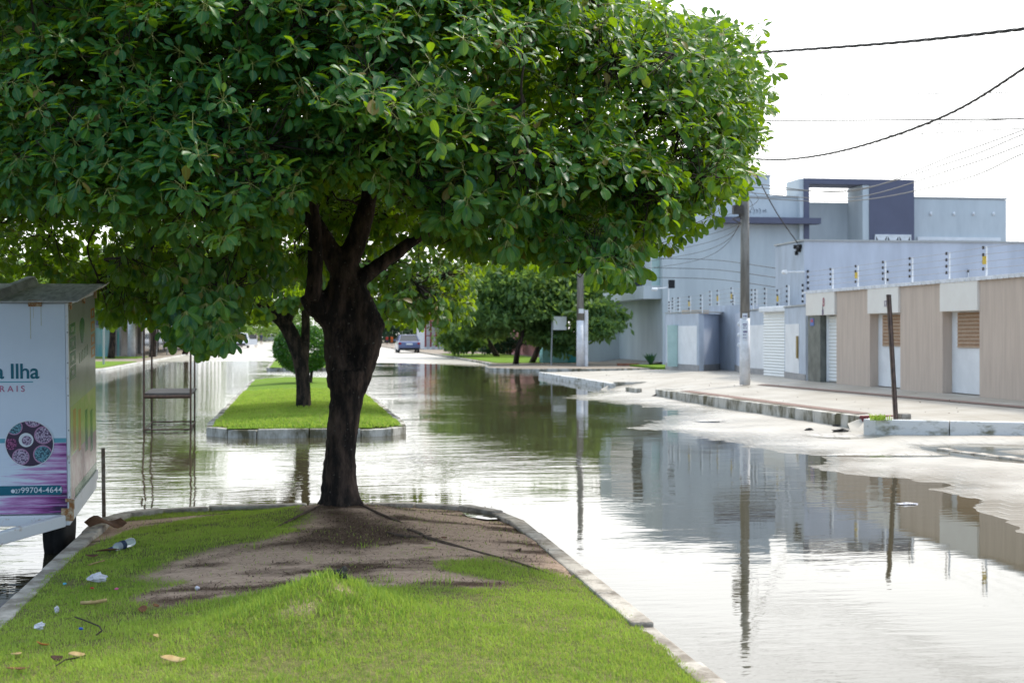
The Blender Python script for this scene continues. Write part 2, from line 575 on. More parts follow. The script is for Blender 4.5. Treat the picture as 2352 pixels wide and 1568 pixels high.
def leaves(P, A, droop, L, kmin=6, kmax=9, rs=RNG, pet=(.03, .09), fold=.34, tintbias=None):
    """Whorls of obovate leaves at twig tips P with axes A. Returns V, F, tint, rib, material index."""
    n = len(P)
    k = rs.integers(kmin, kmax + 1, n)
    ci = np.repeat(np.arange(n), k)
    N = len(ci)
    idx = np.concatenate([np.arange(q) for q in k])
    ph = 2 * PI * idx / k[ci] + rs.normal(0, .28, N) + np.repeat(rs.uniform(0, 6.28, n), k)
    el = rs.normal(.22, .28, N)
    Ax = A[ci]
    ref = np.where(np.abs(Ax[:, 2:3]) < .9, np.array([[0, 0, 1.]]), np.array([[1., 0, 0]]))
    U = unit(np.cross(Ax, ref))
    Wv = np.cross(Ax, U)
    rad = U * np.cos(ph)[:, None] + Wv * np.sin(ph)[:, None]
    D = rad * np.cos(el)[:, None] + Ax * np.sin(el)[:, None]
    D[:, 2] -= droop[ci] * rs.uniform(.5, 1.3, N)
    D = unit(D)
    up = Ax * .75 + np.array([0, 0, .7]) + rs.normal(0, .30, (N, 3))
    Nn = unit(up - D * np.sum(up * D, 1)[:, None])
    Sd = np.cross(D, Nn)
    ln = L * np.repeat(rs.uniform(.72, 1.15, n), k) * rs.uniform(.60, 1.15, N)
    wd = ln * rs.uniform(.85, 1.05, N)
    pl = rs.uniform(pet[0], pet[1], N) * (L / .13)
    B = P[ci] + D * pl[:, None] + Ax * (rs.uniform(-.05, .04, N) * (L / .13))[:, None]
    curl = rs.uniform(.05, .72, N)
    NR = len(LT)
    V = np.empty((N, NR * 3, 3))
    for i in range(NR):
        t = LT[i]
        c = B + D * (ln * t * (1 - .10 * curl * t))[:, None] - Nn * (ln * curl * t * t * .55)[:, None]
        for j, s in enumerate((-1, 0, 1)):
            wav = rs.normal(0, .025, N) * ln if s else 0
            V[:, i * 3 + j] = c + Sd * (wd * LW[i] * s * .5 * 1.05)[:, None] + Nn * ((abs(s) * wd * LW[i] * fold * .5) + wav)[:, None]
    q = []
    for i in range(NR - 1):
        for j in range(2):
            a = i * 3 + j
            q.append((a, a + 1, a + 4, a + 3))
    q = np.array(q)
    F = (q[None] + (np.arange(N) * NR * 3)[:, None, None]).reshape(-1, 4)
    tn = np.clip(rs.normal(.42, .2, N) + (tintbias[ci] if tintbias is not None else 0), 0, .93)
    tn[rs.random(N) < .022] = 1.0
    rib = np.tile(np.array([0, 1, 0] * NR), N)
    # petioles
    PV = np.empty((N, 4, 3))
    h = .0022 * (L / .13)
    PV[:, 0] = P[ci] - Sd * h
    PV[:, 1] = P[ci] + Sd * h
    PV[:, 2] = B + Sd * h
    PV[:, 3] = B - Sd * h
    o = N * NR * 3
    PF = np.arange(N * 4).reshape(-1, 4) + o
    Vall = np.concatenate([V.reshape(-1, 3), PV.reshape(-1, 3)])
    Fall = np.concatenate([F, PF])
    tint = np.concatenate([np.repeat(tn, (NR - 1) * 2), np.zeros(N)])
    ribs = np.concatenate([rib, np.zeros(N * 4)])
    mi = np.concatenate([np.zeros(N * (NR - 1) * 2), np.ones(N)])
    return Vall, Fall, tint, ribs, mi


def scatter_leaf_mesh(P, size, rs, aspect=.45, up=.4, droop=0.3):
    """Simple pointed leaves (2 quads folded) for trees far off."""
    N = len(P)
    D = rs.normal(0, 1, (N, 3))
    D[:, 2] -= droop
    D = unit(D)
    nr = rs.normal(0, 1, (N, 3)) + np.array([0, 0, up * 2])
    Nn = unit(nr - D * np.sum(nr * D, 1)[:, None])
    Sd = np.cross(D, Nn)
    ln = size * rs.uniform(.6, 1.3, N)
    w = ln * aspect
    V = np.empty((N, 4, 3))
    V[:, 0] = P
    V[:, 1] = P + D * (ln * .5)[:, None] + Sd * (w * .5)[:, None] + Nn * (w * .12)[:, None]
    V[:, 2] = P + D * ln[:, None]
    V[:, 3] = P + D * (ln * .5)[:, None] - Sd * (w * .5)[:, None] + Nn * (w * .12)[:, None]
    F = np.arange(N * 4).reshape(-1, 4)
    return V.reshape(-1, 3), F, np.clip(rs.normal(.45, .25, N), 0, .93)


# ------------------------------------------------------------------ SETTING: ground sheet with the flooded road
def gl(lst, z=0.0):
    return [G(a, b, z) for a, b in lst]


KX = 9.45                                              # face of the right-hand kerb
dry_px = [(1297, 912), (1400, 924), (1480, 934), (1560, 943), (1530, 958), (1510, 968), (1450, 983), (1530, 990), (1600, 1002), (1690, 1018),
          (1780, 1032), (1880, 1050), (1900, 1058), (1845, 1073), (1930, 1084), (1960, 1092), (2090, 1099), (2170, 1112), (2130, 1122),
          (2230, 1142), (2270, 1153), (2245, 1163), (2300, 1185), (2320, 1215), (2352, 1235), (2500, 1290)]
dry_poly = gl(dry_px) + [(40, 2), (40, 26), (12.2, 24), (10.6, 36), (10.2, 41.5), (9.1, 41.2), (8.85, 40)]
far_poly = [(-7.8, 82), (-3, 86), (0, 84), (3, 80.5), (6, 77), (8.2, 72.5), (9.6, 69.5), (40, 72), (60, 1900), (-60, 1900), (-45, 80)]
pud = [gl([(1860, 1001), (1900, 1003), (1960, 1004), (1990, 1007), (1950, 1010), (1890, 1007)]),
       gl([(2105, 1022), (2160, 1024), (2250, 1021), (2420, 1026), (2500, 1075), (2352, 1066), (2200, 1049), (2170, 1041), (2110, 1030)]),
       gl([(1850, 1046), (1990, 1045), (2190, 1046), (2140, 1050), (1990, 1050)]),
       gl([(1600, 967), (1660, 966), (1650, 972), (1610, 971)])]
far_pud = [[(-1.2, 121), (-2.5, 135), (-3, 150), (0, 148), (1, 125)], [(-1.5, 98), (-2.5, 104), (0, 106), (1, 99)]]
isl = gl([(2285, 1035), (2352, 1032), (2420, 1036), (2400, 1047), (2330, 1044)])


def road_h(x, y):
    P = np.stack([x, y], 1)
    n1 = vnoise(x, y, 2.1, 3, 4)
    n2 = vnoise(x, y, .5, 5, 2)
    s = sd_poly(P, dry_poly) + (.30 * n1 + .20 * vnoise(x, y, 5.5, 14, 4)) * np.clip(y / 20, .5, 1.8)
    h = np.clip(np.where(s < 0, s * .035, s * .020), -.13, .085 + .010 * n2 + .004 * n1)
    for q in pud:
        sp = sd_poly(P, q) + .10 * n1
        h = np.minimum(h, np.where(sp > -.5, np.clip(-sp * .12, -.03, .12), .12))
    si = sd_poly(P, isl) + .06 * n1
    h = np.maximum(h, np.where(si > -1, np.clip(si * .05, -.1, .012), -.2))
    sf = sd_poly(P, far_poly) + .9 * n2 + .3 * n1
    hf = np.clip(sf * .012, -.13, .035)
    for q in far_pud:
        sp = sd_poly(P, q) + .6 * n2
        hf = np.minimum(hf, np.where(sp > -2, np.clip(-sp * .02, -.03, .05), .05))
    return np.maximum(h, hf)


xs = np.concatenate([np.array([-900, -300, -120, -60, -35, -20, -14]), np.arange(-10, 3, .5), np.arange(3, 17.2, .10), np.arange(17.5, 30, .5), np.array([35, 50, 80, 160, 400, 1200])])
ys = np.concatenate([np.array([-60, -20, 0, 4]), np.arange(6, 30, .085), np.arange(30, 50, .16), np.arange(50, 90, .4), np.arange(90, 170, 1.2), np.array([180, 200, 240, 320, 500, 900, 1800, 3500])])
gx, gy = np.meshgrid(xs, ys)
gz = road_h(gx.ravel(), gy.ravel())
nx, ny = len(xs), len(ys)
ii, jj = np.meshgrid(np.arange(nx - 1), np.arange(ny - 1))
a = (jj * nx + ii).ravel()
GF = np.stack([a, a + 1, a + nx + 1, a + nx], 1)
gm = bpy.data.materials.new("wet_sandy_road")
gm.use_nodes = True
n, l = gm.node_tree.nodes, gm.node_tree.links
p = n["Principled BSDF"]
tc = n.new("ShaderNodeTexCoord")
t = n.new("ShaderNodeTexNoise")
t.inputs['Scale'].default_value = .55
t.inputs['Detail'].default_value = 7
l.new(tc.outputs['Object'], t.inputs['Vector'])
r = n.new("ShaderNodeValToRGB")
r.color_ramp.elements[0].color = (.33, .30, .25, 1)
r.color_ramp.elements[1].color = (.45, .42, .365, 1)
r.color_ramp.elements[0].position = .38
r.color_ramp.elements[1].position = .58
l.new(t.outputs[0], r.inputs[0])
rmix = n.new("ShaderNodeMixRGB")
rmix.blend_type = 'MULTIPLY'
rmix.inputs[0].default_value = .22
l.new(r.outputs[0], rmix.inputs[1])
l.new(rmix.outputs[0], p.inputs['Base Color'])
r2 = n.new("ShaderNodeMapRange")
r2.inputs[1].default_value = .4
r2.inputs[2].default_value = .62
r2.inputs[3].default_value = .42
r2.inputs[4].default_value = .7
l.new(t.outputs[0], r2.inputs[0])
gp = n.new("ShaderNodeNewGeometry")
gs = n.new("ShaderNodeSeparateXYZ")
l.new(gp.outputs['Position'], gs.inputs[0])
wet = n.new("ShaderNodeMapRange")                      # ground just above the water is soaked and shiny, higher ground is dry sand
wet.inputs[1].default_value = .004
wet.inputs[2].default_value = .050
l.new(gs.outputs[2], wet.inputs[0])
rw = n.new("ShaderNodeMixRGB")
rw.inputs[1].default_value = (.15, .15, .15, 1)
l.new(wet.outputs[0], rw.inputs[0])
l.new(r2.outputs[0], rw.inputs[2])
l.new(rw.outputs[0], p.inputs['Roughness'])
sand = n.new("ShaderNodeMixRGB")
sand.inputs[2].default_value = (.46, .375, .295, 1)
l.new(rmix.outputs[0], sand.inputs[1])
sf_ = n.new("ShaderNodeMapRange")
sf_.inputs[1].default_value = .055
sf_.inputs[2].default_value = .095
sf_.inputs[4].default_value = .75
l.new(gs.outputs[2], sf_.inputs[0])
l.new(sf_.outputs[0], sand.inputs[0])
wc = n.new("ShaderNodeMixRGB")
wc.inputs[1].default_value = (.27, .24, .19, 1)
l.new(sand.outputs[0], wc.inputs[2])
wf_ = n.new("ShaderNodeMapRange")
wf_.inputs[1].default_value = .002
wf_.inputs[2].default_value = .014
l.new(gs.outputs[2], wf_.inputs[0])
l.new(wf_.outputs[0], wc.inputs[0])
l.new(wc.outputs[0], p.inputs['Base Color'])
br = n.new("ShaderNodeTexBrick")
br.inputs['Scale'].default_value = 1.0
br.inputs['Brick Width'].default_value = .32
br.inputs['Row Height'].default_value = .28
br.inputs['Mortar Size'].default_value = .018
br.inputs['Mortar Smooth'].default_value = .8
br.inputs['Color1'].default_value = (1, 1, 1, 1)
br.inputs['Color2'].default_value = (.94, .94, .94, 1)
br.inputs['Mortar'].default_value = (0, 0, 0, 1)
l.new(tc.outputs['Object'], br.inputs['Vector'])
bb = n.new("ShaderNodeBump")
bb.inputs['Strength'].default_value = .35
bb.inputs['Distance'].default_value = .012
l.new(br.outputs['Color'], bb.inputs['Height'])
l.new(br.outputs['Color'], rmix.inputs[2])
l.new(bb.outputs[0], p.inputs['Normal'])
p.inputs['Specular IOR Level'].default_value = .6
ground = np_mesh("ground", np.stack([gx.ravel(), gy.ravel(), gz], 1), GF, gm)
struct(ground, "pale sandy block paving of the street, dry along the right kerb and under water elsewhere", "road")

# water: one level sheet
wm = bpy.data.materials.new("muddy_flood_water")
wm.use_nodes = True
n, l = wm.node_tree.nodes, wm.node_tree.links
p = n["Principled BSDF"]
p.inputs['Base Color'].default_value = (.070, .062, .034, 1)
p.inputs['Roughness'].default_value = .025
p.inputs['IOR'].default_value = 1.62
tc = n.new("ShaderNodeTexCoord")
def wnoise(scale, stretch, detail=2, rough=.5):
    mpn = n.new("ShaderNodeMapping")
    mpn.inputs['Scale'].default_value = stretch
    l.new(tc.outputs['Object'], mpn.inputs[0])
    t_ = n.new("ShaderNodeTexNoise")
    t_.inputs['Scale'].default_value = scale
    t_.inputs['Detail'].default_value = detail
    t_.inputs['Roughness'].default_value = rough
    l.new(mpn.outputs[0], t_.inputs['Vector'])
    return t_
def math_node(op, a_, b_):
    m_ = n.new("ShaderNodeMath")
    m_.operation = op
    for i_, v_ in enumerate((a_, b_)):
        if isinstance(v_, (int, float)):
            m_.inputs[i_].default_value = v_
        else:
            l.new(v_, m_.inputs[i_])
    return m_.outputs[0]
big = wnoise(.16, (1, 1, 1), 2)
msk = n.new("ShaderNodeMapRange")
msk.inputs[1].default_value = .42
msk.inputs[2].default_value = .62
msk.inputs[3].default_value = .12
msk.inputs[4].default_value = 1.0
l.new(big.outputs[0], msk.inputs[0])
# wind reaches the open middle of the crossing; the pool by the right kerb lies calm
sep = n.new("ShaderNodeSeparateXYZ")
l.new(tc.outputs['Object'], sep.inputs[0])
calm = n.new("ShaderNodeMapRange")
calm.inputs[1].default_value = 2.0
calm.inputs[2].default_value = 6.5
calm.inputs[3].default_value = 1.0
calm.inputs[4].default_value = .28
l.new(sep.outputs[0], calm.inputs[0])
near = n.new("ShaderNodeMapRange")
near.inputs[1].default_value = 8.0
near.inputs[2].default_value = 15.0
near.inputs[3].default_value = .25
near.inputs[4].default_value = 1.0
l.new(sep.outputs[1], near.inputs[0])
fine = wnoise(5.0, (.55, 1.5, 1), 3, .55)
mid = wnoise(1.6, (.6, 1.2, 1), 2, .5)
hgt = math_node('ADD', math_node('MULTIPLY', fine.outputs[0], .45), math_node('MULTIPLY', mid.outputs[0], .9))
lee = n.new("ShaderNodeMapRange")                      # the narrow arm left of the median is ruffled
lee.inputs[1].default_value = -1.2
lee.inputs[2].default_value = -2.2
lee.inputs[3].default_value = 0.0
lee.inputs[4].default_value = 1.0
l.new(sep.outputs[0], lee.inputs[0])
k = math_node('MAXIMUM', math_node('MULTIPLY', math_node('MULTIPLY', msk.outputs[0], calm.outputs[0]), near.outputs[0]), math_node('MULTIPLY', lee.outputs[0], .8))
hgt = math_node('MULTIPLY', hgt, k)
bb = n.new("ShaderNodeBump")
bb.inputs['Strength'].default_value = 1.0
bb.inputs['Distance'].default_value = .021
l.new(hgt, bb.inputs['Height'])
l.new(bb.outputs[0], p.inputs['Normal'])
wb = MB().quad((-900, -60, 0), (1200, -60, 0), (1200, 400, 0), (-900, 400, 0))
struct(wb.build("water", wm), "brown flood water covering the street and mirroring the sky", "water")


# ------------------------------------------------------------------ medians
def rrect(x0, x1, y0, y1, r, cut=0.0, n=6):
    """Outline with rounded ends."""
    P = []
    for (cx, cy, a0) in ((x1 - r, y0 + r, -PI / 2), (x1 - r, y1 - r, 0), (x0 + r, y1 - r, PI / 2), (x0 + r, y0 + r, PI)):
        for i in range(n + 1):
            a_ = a0 + PI / 2 * i / n
            P.append((cx + r * math.cos(a_), cy + r * math.sin(a_)))
    return P


def inset(poly, d):
    n_ = len(poly)
    out_ = []
    for i in range(n_):
        a_, b_, c_ = Vector(poly[i - 1]), Vector(poly[i]), Vector(poly[(i + 1) % n_])
        d1, d2 = (b_ - a_), (c_ - b_)
        if d1.length < 1e-6:
            d1 = d2
        if d2.length < 1e-6:
            d2 = d1
        t_ = (d1.normalized() + d2.normalized()).normalized()
        out_.append((b_.x - t_.y * d, b_.y + t_.x * d))
    return out_


def resample(poly, step):
    out_ = []
    n_ = len(poly)
    for i in range(n_):
        a_, b_ = Vector(poly[i]), Vector(poly[(i + 1) % n_])
        k_ = max(1, int((b_ - a_).length / step))
        for j in range(k_):
            out_.append(tuple(a_.lerp(b_, j / k_)))
    return out_


def kerb_ring(name, poly, width, z0, z1, m_, label, step=.8, jit=.012, closed=True):
    """Kerb of separate stones with open joints, laid along an outline (counter-clockwise)."""
    o_ = resample(poly, step)
    i_ = inset(o_, width)
    mb = MB()
    n_ = len(o_)
    for q in range(n_ if closed else n_ - 1):
        w_ = (q + 1) % n_
        g_ = .008 / max((Vector(o_[w_]) - Vector(o_[q])).length, .05)
        dz = R.uniform(-jit, jit)
        a0, a1 = Vector(o_[q]).lerp(Vector(o_[w_]), g_), Vector(o_[q]).lerp(Vector(o_[w_]), 1 - g_)
        b0, b1 = Vector(i_[q]).lerp(Vector(i_[w_]), g_), Vector(i_[q]).lerp(Vector(i_[w_]), 1 - g_)
        mb.prism([tuple(a0), tuple(a1), tuple(b1), tuple(b0)], z0, z1 + dz)
    ob = mb.build(name, m_, bevel=.012)
    return struct(ob, label, "kerb"), i_


m1 = [(-1.56, -3), (1.78, -3), (1.78, 11.1), (1.70, 11.62), (1.45, 12.12), (1.05, 12.40), (.1, 12.47), (-.75, 12.42), (-1.15, 12.28), (-1.42, 12.0), (-1.56, 11.6)]
kerb_ring("median_kerb", m1, .12, -.2, .145, M['kerb'], "weathered concrete kerb round the grassy median under the big tree")
m2 = [(-1.05, 22.35), (-.6, 22.2), (1.0, 22.2), (1.5, 22.45), (1.75, 22.9), (1.80, 24), (1.80, 46.5), (1.2, 48), (-.9, 48), (-1.40, 46.5), (-1.45, 24), (-1.4, 22.9)]
kerb_ring("median_kerb", m2, .15, -.2, .125, M['kerb_dirty'], "stained pale kerb round the second median in the water")
m3 = rrect(-1.3, 1.8, 63, 110, .9)
kerb_ring("median_kerb", m3, .15, -.2, .12, M['kerb_dirty'], "far pale kerb of the third median beyond the round bush", 1.6)

TREE = (0.33, 11.40)
MOUND = (0.15, 7.0)
m1in = inset(m1, .10)
m2in = inset(m2, .14)
m3in = inset(m3, .14)


def med_h(x, y, poly=m1in):
    P = np.stack([x, y], 1)
    s = sd_poly(P, poly)
    z = .135 + .075 * np.clip(s / .9, 0, 1) ** .8
    if poly is m1in:
        z += .20 * np.exp(-(np.hypot((x - MOUND[0]) / .34, (y - MOUND[1]) / .40)) ** 1.6)
        z += .04 * np.exp(-(((x + .25) / .4) ** 2 + ((y - 6.7) / .3) ** 2))
        z += .09 * np.exp(-(((x - TREE[0]) / .62) ** 2 + ((y - TREE[1]) / .55) ** 2))
        z -= .06 * np.clip((y - 10.0) / 1.6, 0, 1)
        z += .010 * vnoise(x, y, 3.0, 2) + .004 * vnoise(x, y, 11, 4)
    else:
        z += .03 * vnoise(x, y, .7, 2)
    return np.maximum(z, .10)


dirt_px = [(300, 1372), (400, 1340), (350, 1318), (395, 1290), (520, 1262), (640, 1240), (700, 1212), (700, 1176), (655, 1150), (660, 1138), (1230, 1138), (1520, 1300), (1420, 1312),
           (1330, 1304), (1240, 1286), (1120, 1276), (1010, 1290), (1000, 1308), (1060, 1322), (1150, 1332), (1080, 1344), (960, 1352), (860, 1352), (760, 1344), (640, 1362), (500, 1378), (380, 1388)]
dirt_poly = gl(dirt_px, .2)
rim_poly = gl([(160, 1265), (250, 1182), (480, 1166), (660, 1158), (690, 1172), (560, 1180), (420, 1188), (330, 1200), (250, 1232)], .16)
litter_poly = gl([(690, 1180), (780, 1170), (860, 1180), (950, 1200), (1000, 1225), (1010, 1240), (940, 1250), (860, 1262), (760, 1265), (650, 1268), (540, 1280), (450, 1290), (560, 1250), (680, 1225)], .2)


def dirt_mask(x, y):
    P = np.stack([x, y], 1)
    nz_ = vnoise(x, y, 2.6, 8, 4)
    s = sd_poly(P, dirt_poly) + .05 + .12 * nz_
    s2 = sd_poly(P, rim_poly) + .05 * nz_
    s3 = .10 - np.hypot((x - MOUND[0] + .13) / 1.6, y - MOUND[1] + .30) + .16 * vnoise(x, y, 7, 19, 3)
    s4 = .05 - np.hypot(x - MOUND[0] - .07, y - MOUND[1] + .12)
    return np.clip(np.maximum(np.maximum(s / .16, s2 / .07), np.maximum(s3 / .2 - .55, s4 / .06)) + .3, 0, 1)


def litter_mask(x, y):
    P = np.stack([x, y], 1)
    s = sd_poly(P, litter_poly) + .28 * vnoise(x, y, 3.1, 12, 4)
    st = vnoise(x * 1.0, y * 2.4, 2.2, 21, 4)
    return np.clip(np.maximum(s / .3, (st - .06) * 2.6), 0, 1)


def soil_mat(name, green1, green2, d1, d2, lit):
    m_ = bpy.data.materials.new(name)
    m_.use_nodes = True
    n, l = m_.node_tree.nodes, m_.node_tree.links
    p = n["Principled BSDF"]
    p.inputs['Roughness'].default_value = .92
    p.inputs['Specular IOR Level'].default_value = .15
    tc = n.new("ShaderNodeTexCoord")

    def two(c1, c2, sc, det=6):
        t_ = n.new("ShaderNodeTexNoise")
        t_.inputs['Scale'].default_value = sc
        t_.inputs['Detail'].default_value = det
        t_.inputs['Roughness'].default_value = .7
        l.new(tc.outputs['Object'], t_.inputs['Vector'])
        r_ = n.new("ShaderNodeValToRGB")
        r_.color_ramp.elements[0].position = .36
        r_.color_ramp.elements[1].position = .64
        r_.color_ramp.elements[0].color = (*c1, 1)
        r_.color_ramp.elements[1].color = (*c2, 1)
        l.new(t_.outputs[0], r_.inputs[0])
        return r_.outputs[0], t_
    g_, tg = two(green1, green2, 14)
    d_, td = two(d1, d2, 22)
    x1 = n.new("ShaderNodeMixRGB")
    a1 = n.new("ShaderNodeAttribute")
    a1.attribute_name = "dirt"
    l.new(a1.outputs['Fac'], x1.inputs[0])
    l.new(g_, x1.inputs[1])
    l.new(d_, x1.inputs[2])
    x2 = n.new("ShaderNodeMixRGB")
    a2 = n.new("ShaderNodeAttribute")
    a2.attribute_name = "litter"
    x2.inputs[2].default_value = (*lit, 1)
    l.new(a2.outputs['Fac'], x2.inputs[0])
    l.new(x1.outputs[0], x2.inputs[1])
    l.new(x2.outputs[0], p.inputs['Base Color'])
    b_ = n.new("ShaderNodeBump")
    b_.inputs['Strength'].default_value = .9
    b_.inputs['Distance'].default_value = .03
    t3 = n.new("ShaderNodeTexNoise")
    t3.inputs['Scale'].default_value = 55
    t3.inputs['Detail'].default_value = 6
    l.new(tc.outputs['Object'], t3.inputs['Vector'])
    l.new(t3.outputs[0], b_.inputs['Height'])
    l.new(b_.outputs[0], p.inputs['Normal'])
    return m_


def med_mesh(name, poly, step, m_, hfun, dfun=None, lfun=None):
    P_ = np.array(poly)
    x_ = np.arange(P_[:, 0].min(), P_[:, 0].max() + step, step)
    y_ = np.arange(P_[:, 1].min(), P_[:, 1].max() + step, step)
    X_, Y_ = np.meshgrid(x_, y_)
    X_, Y_ = X_.ravel(), Y_.ravel()
    s = sd_poly(np.stack([X_, Y_], 1), poly)
    Z_ = hfun(X_, Y_)
    w_ = len(x_)
    i2, j2 = np.meshgrid(np.arange(len(x_) - 1), np.arange(len(y_) - 1))
    a_ = (j2 * w_ + i2).ravel()
    F_ = np.stack([a_, a_ + 1, a_ + w_ + 1, a_ + w_], 1)
    F_ = F_[(s[F_] > -step * .8).all(1)]
    ob = np_mesh(name, np.stack([X_, Y_, Z_], 1), F_, m_)
    for nm, fn in (("dirt", dfun), ("litter", lfun)):
        at = ob.data.attributes.new(nm, 'FLOAT', 'POINT')
        at.data.foreach_set('value', (fn(X_, Y_) if fn else np.zeros(len(X_))).astype(np.float32))
    return ob


M['soil1'] = soil_mat("lawn_soil", (.10, .12, .028), (.22, .20, .08), (.66, .48, .355), (.50, .345, .25), (.14, .088, .058))
M['soil2'] = soil_mat("far_lawn", (.10, .19, .016), (.17, .27, .025), (.20, .14, .10), (.14, .09, .06), (.06, .05, .03))
struct(med_mesh("median_ground", [q for q in m1in], .05, M['soil1'], lambda x, y: med_h(x, y, m1in), dirt_mask, lambda x, y: litter_mask(x, y) * np.clip(dirt_mask(x, y) + .0, 0, 1)),
       "trampled brown earth and turf of the near median round the tree foot", "ground")
struct(med_mesh("median_ground", m2in, .25, M['soil2'], lambda x, y: med_h(x, y, m2in), lambda x, y: np.clip(vnoise(x, y, 1.1, 31, 3) * 1.6 - .5, 0, .6)),
       "low bright green turf bed of the second median", "ground")
struct(med_mesh("median_ground", m3in, .5, M['soil2'], lambda x, y: med_h(x, y, m3in)), "narrow far turf bed of the third median", "ground")


def blades(x, y, z, ln, wd, rs, lean=.6):
    N = len(x)
    az = rs.uniform(0, 2 * PI, N)
    lx, ly = np.cos(az), np.sin(az)
    k_ = rs.uniform(.15, lean, N) * ln
    px_, py_ = -np.sin(az + rs.normal(0, .6, N)), np.cos(az)
    B = np.stack([x, y, z], 1)
    side = unit(np.stack([px_, py_, np.zeros(N)], 1)) * wd[:, None]
    d1 = np.stack([lx * k_ * .3, ly * k_ * .3, ln * .55], 1)
    d2 = np.stack([lx * k_, ly * k_, ln * rs.uniform(.75, 1, N)], 1)
    V = np.empty((N, 6, 3))
    V[:, 0], V[:, 1] = B - side, B + side
    V[:, 2], V[:, 3] = B + d1 - side * .8, B + d1 + side * .8
    V[:, 4], V[:, 5] = B + d2 - side * .12, B + d2 + side * .12
    q = np.array([(0, 1, 3, 2), (2, 3, 5, 4)])
    F = (q[None] + (np.arange(N) * 6)[:, None, None]).reshape(-1, 4)
    return V.reshape(-1, 3), F


def grass_field(name, poly, N, hfun, ln, wd, label, dfun=None, seed=1, y0=None, y1=None, dens=None):
    rs = np.random.default_rng(seed)
    P_ = np.array(poly)
    xa, xb, ya, yb = P_[:, 0].min(), P_[:, 0].max(), P_[:, 1].min(), P_[:, 1].max()
    ya, yb = (y0 if y0 is not None else ya), (y1 if y1 is not None else yb)
    x, y = rs.uniform(xa, xb, N), rs.uniform(ya, yb, N)
    keep = sd_poly(np.stack([x, y], 1), poly) > -.02
    if dfun is not None:
        keep &= rs.random(N) > np.clip(dfun(x, y) * 1.25, 0, .985)
    if dens is not None:
        keep &= rs.random(N) < dens(x, y)
    x, y = x[keep], y[keep]
    L_ = ln * rs.uniform(.5, 1.35, len(x)) * (1 + .35 * vnoise(x, y, 1.6, 41, 3))
    V, F = blades(x, y, hfun(x, y) - .004, L_, np.full(len(x), wd) * rs.uniform(.7, 1.3, len(x)), rs)
    tn = np.clip(.46 + .42 * vnoise(x, y, 1.3, 43, 4) + .42 * vnoise(x, y, 7.0, 44, 3) + rs.normal(0, .2, len(x)), 0, .93)
    tn = np.clip(tn - .40 * np.exp(-(((x - MOUND[0] + .22) / .22) ** 2 + ((y - MOUND[1] + .22) / .16) ** 2)) - .30 * np.exp(-(((x - MOUND[0] - .10) / .10) ** 2 + ((y - MOUND[1] + .20) / .2) ** 2)), 0, .93) if hfun is not None else tn
    tn[rs.random(len(x)) < .08 + .30 * np.clip(vnoise(x, y, 2.2, 47, 3), 0, 1)] = 1.0
    ob = np_mesh(name, V, F, M['grass'], tint=np.repeat(tn, 2), rib=np.zeros(len(V)), smooth=False)
    return tag(ob, label, "grass", kind='stuff')


grass_field("grass", m1in, 420000, lambda x, y: med_h(x, y, m1in), .021, .0017, "short bright lawn of the near median, worn bare below the tree", dirt_mask, 3, y0=5.2,
            dens=lambda x, y: np.clip(.66 + .6 * vnoise(x, y, 1.9, 51, 4) + .5 * vnoise(x, y, 9.0, 52, 2), .08, 1))
# taller tufts at the edge of the bare patch and on the little mound
rs_ = np.random.default_rng(5)
tx, ty = [], []
for c in gl([(560, 1385), (640, 1378), (700, 1365), (760, 1352), (800, 1340), (880, 1338), (910, 1352), (700, 1390), (620, 1398), (960, 1346), (830, 1362), (880, 1372), (1000, 1340), (520, 1398)], .2):
    k_ = rs_.integers(14, 34)
    tx.append(rs_.normal(c[0], .06, k_))
    ty.append(rs_.normal(c[1], .05, k_))
k_ = 3600
tx.append(rs_.normal(MOUND[0], .30, k_))
ty.append(rs_.normal(MOUND[1] - .05, .30, k_))
for q in range(190):
    cx_, cy_ = rs_.uniform(-1.35, 1.6), rs_.uniform(5.4, 11.2)
    if rs_.random() < float(dirt_mask(np.array([cx_]), np.array([cy_]))[0]) * .9:
        continue
    k_ = rs_.integers(5, 26)
    tx.append(rs_.normal(cx_, .035, k_))
    ty.append(rs_.normal(cy_, .035, k_))
tx, ty = np.concatenate(tx), np.concatenate(ty)
V, F = blades(tx, ty, med_h(tx, ty) - .004, .050 * rs_.uniform(.4, 1.3, len(tx)), np.full(len(tx), .0022), rs_, .7)
tag(np_mesh("grass_tufts", V, F, M['grass'], tint=np.repeat(np.clip(rs_.normal(.4, .25, len(tx)), 0, .93), 2), rib=np.zeros(len(V)), smooth=False),
    "longer tufts of grass on the small mound and along the bare earth", "grass", kind='stuff')
grass_field("grass", m2in, 60000, lambda x, y: med_h(x, y, m2in), .05, .007, "bright green lawn on the second median round the leaning tree", lambda x, y: np.clip(vnoise(x, y, 1.1, 31, 3) * 1.6 - .5, 0, .6), 4, y1=36)


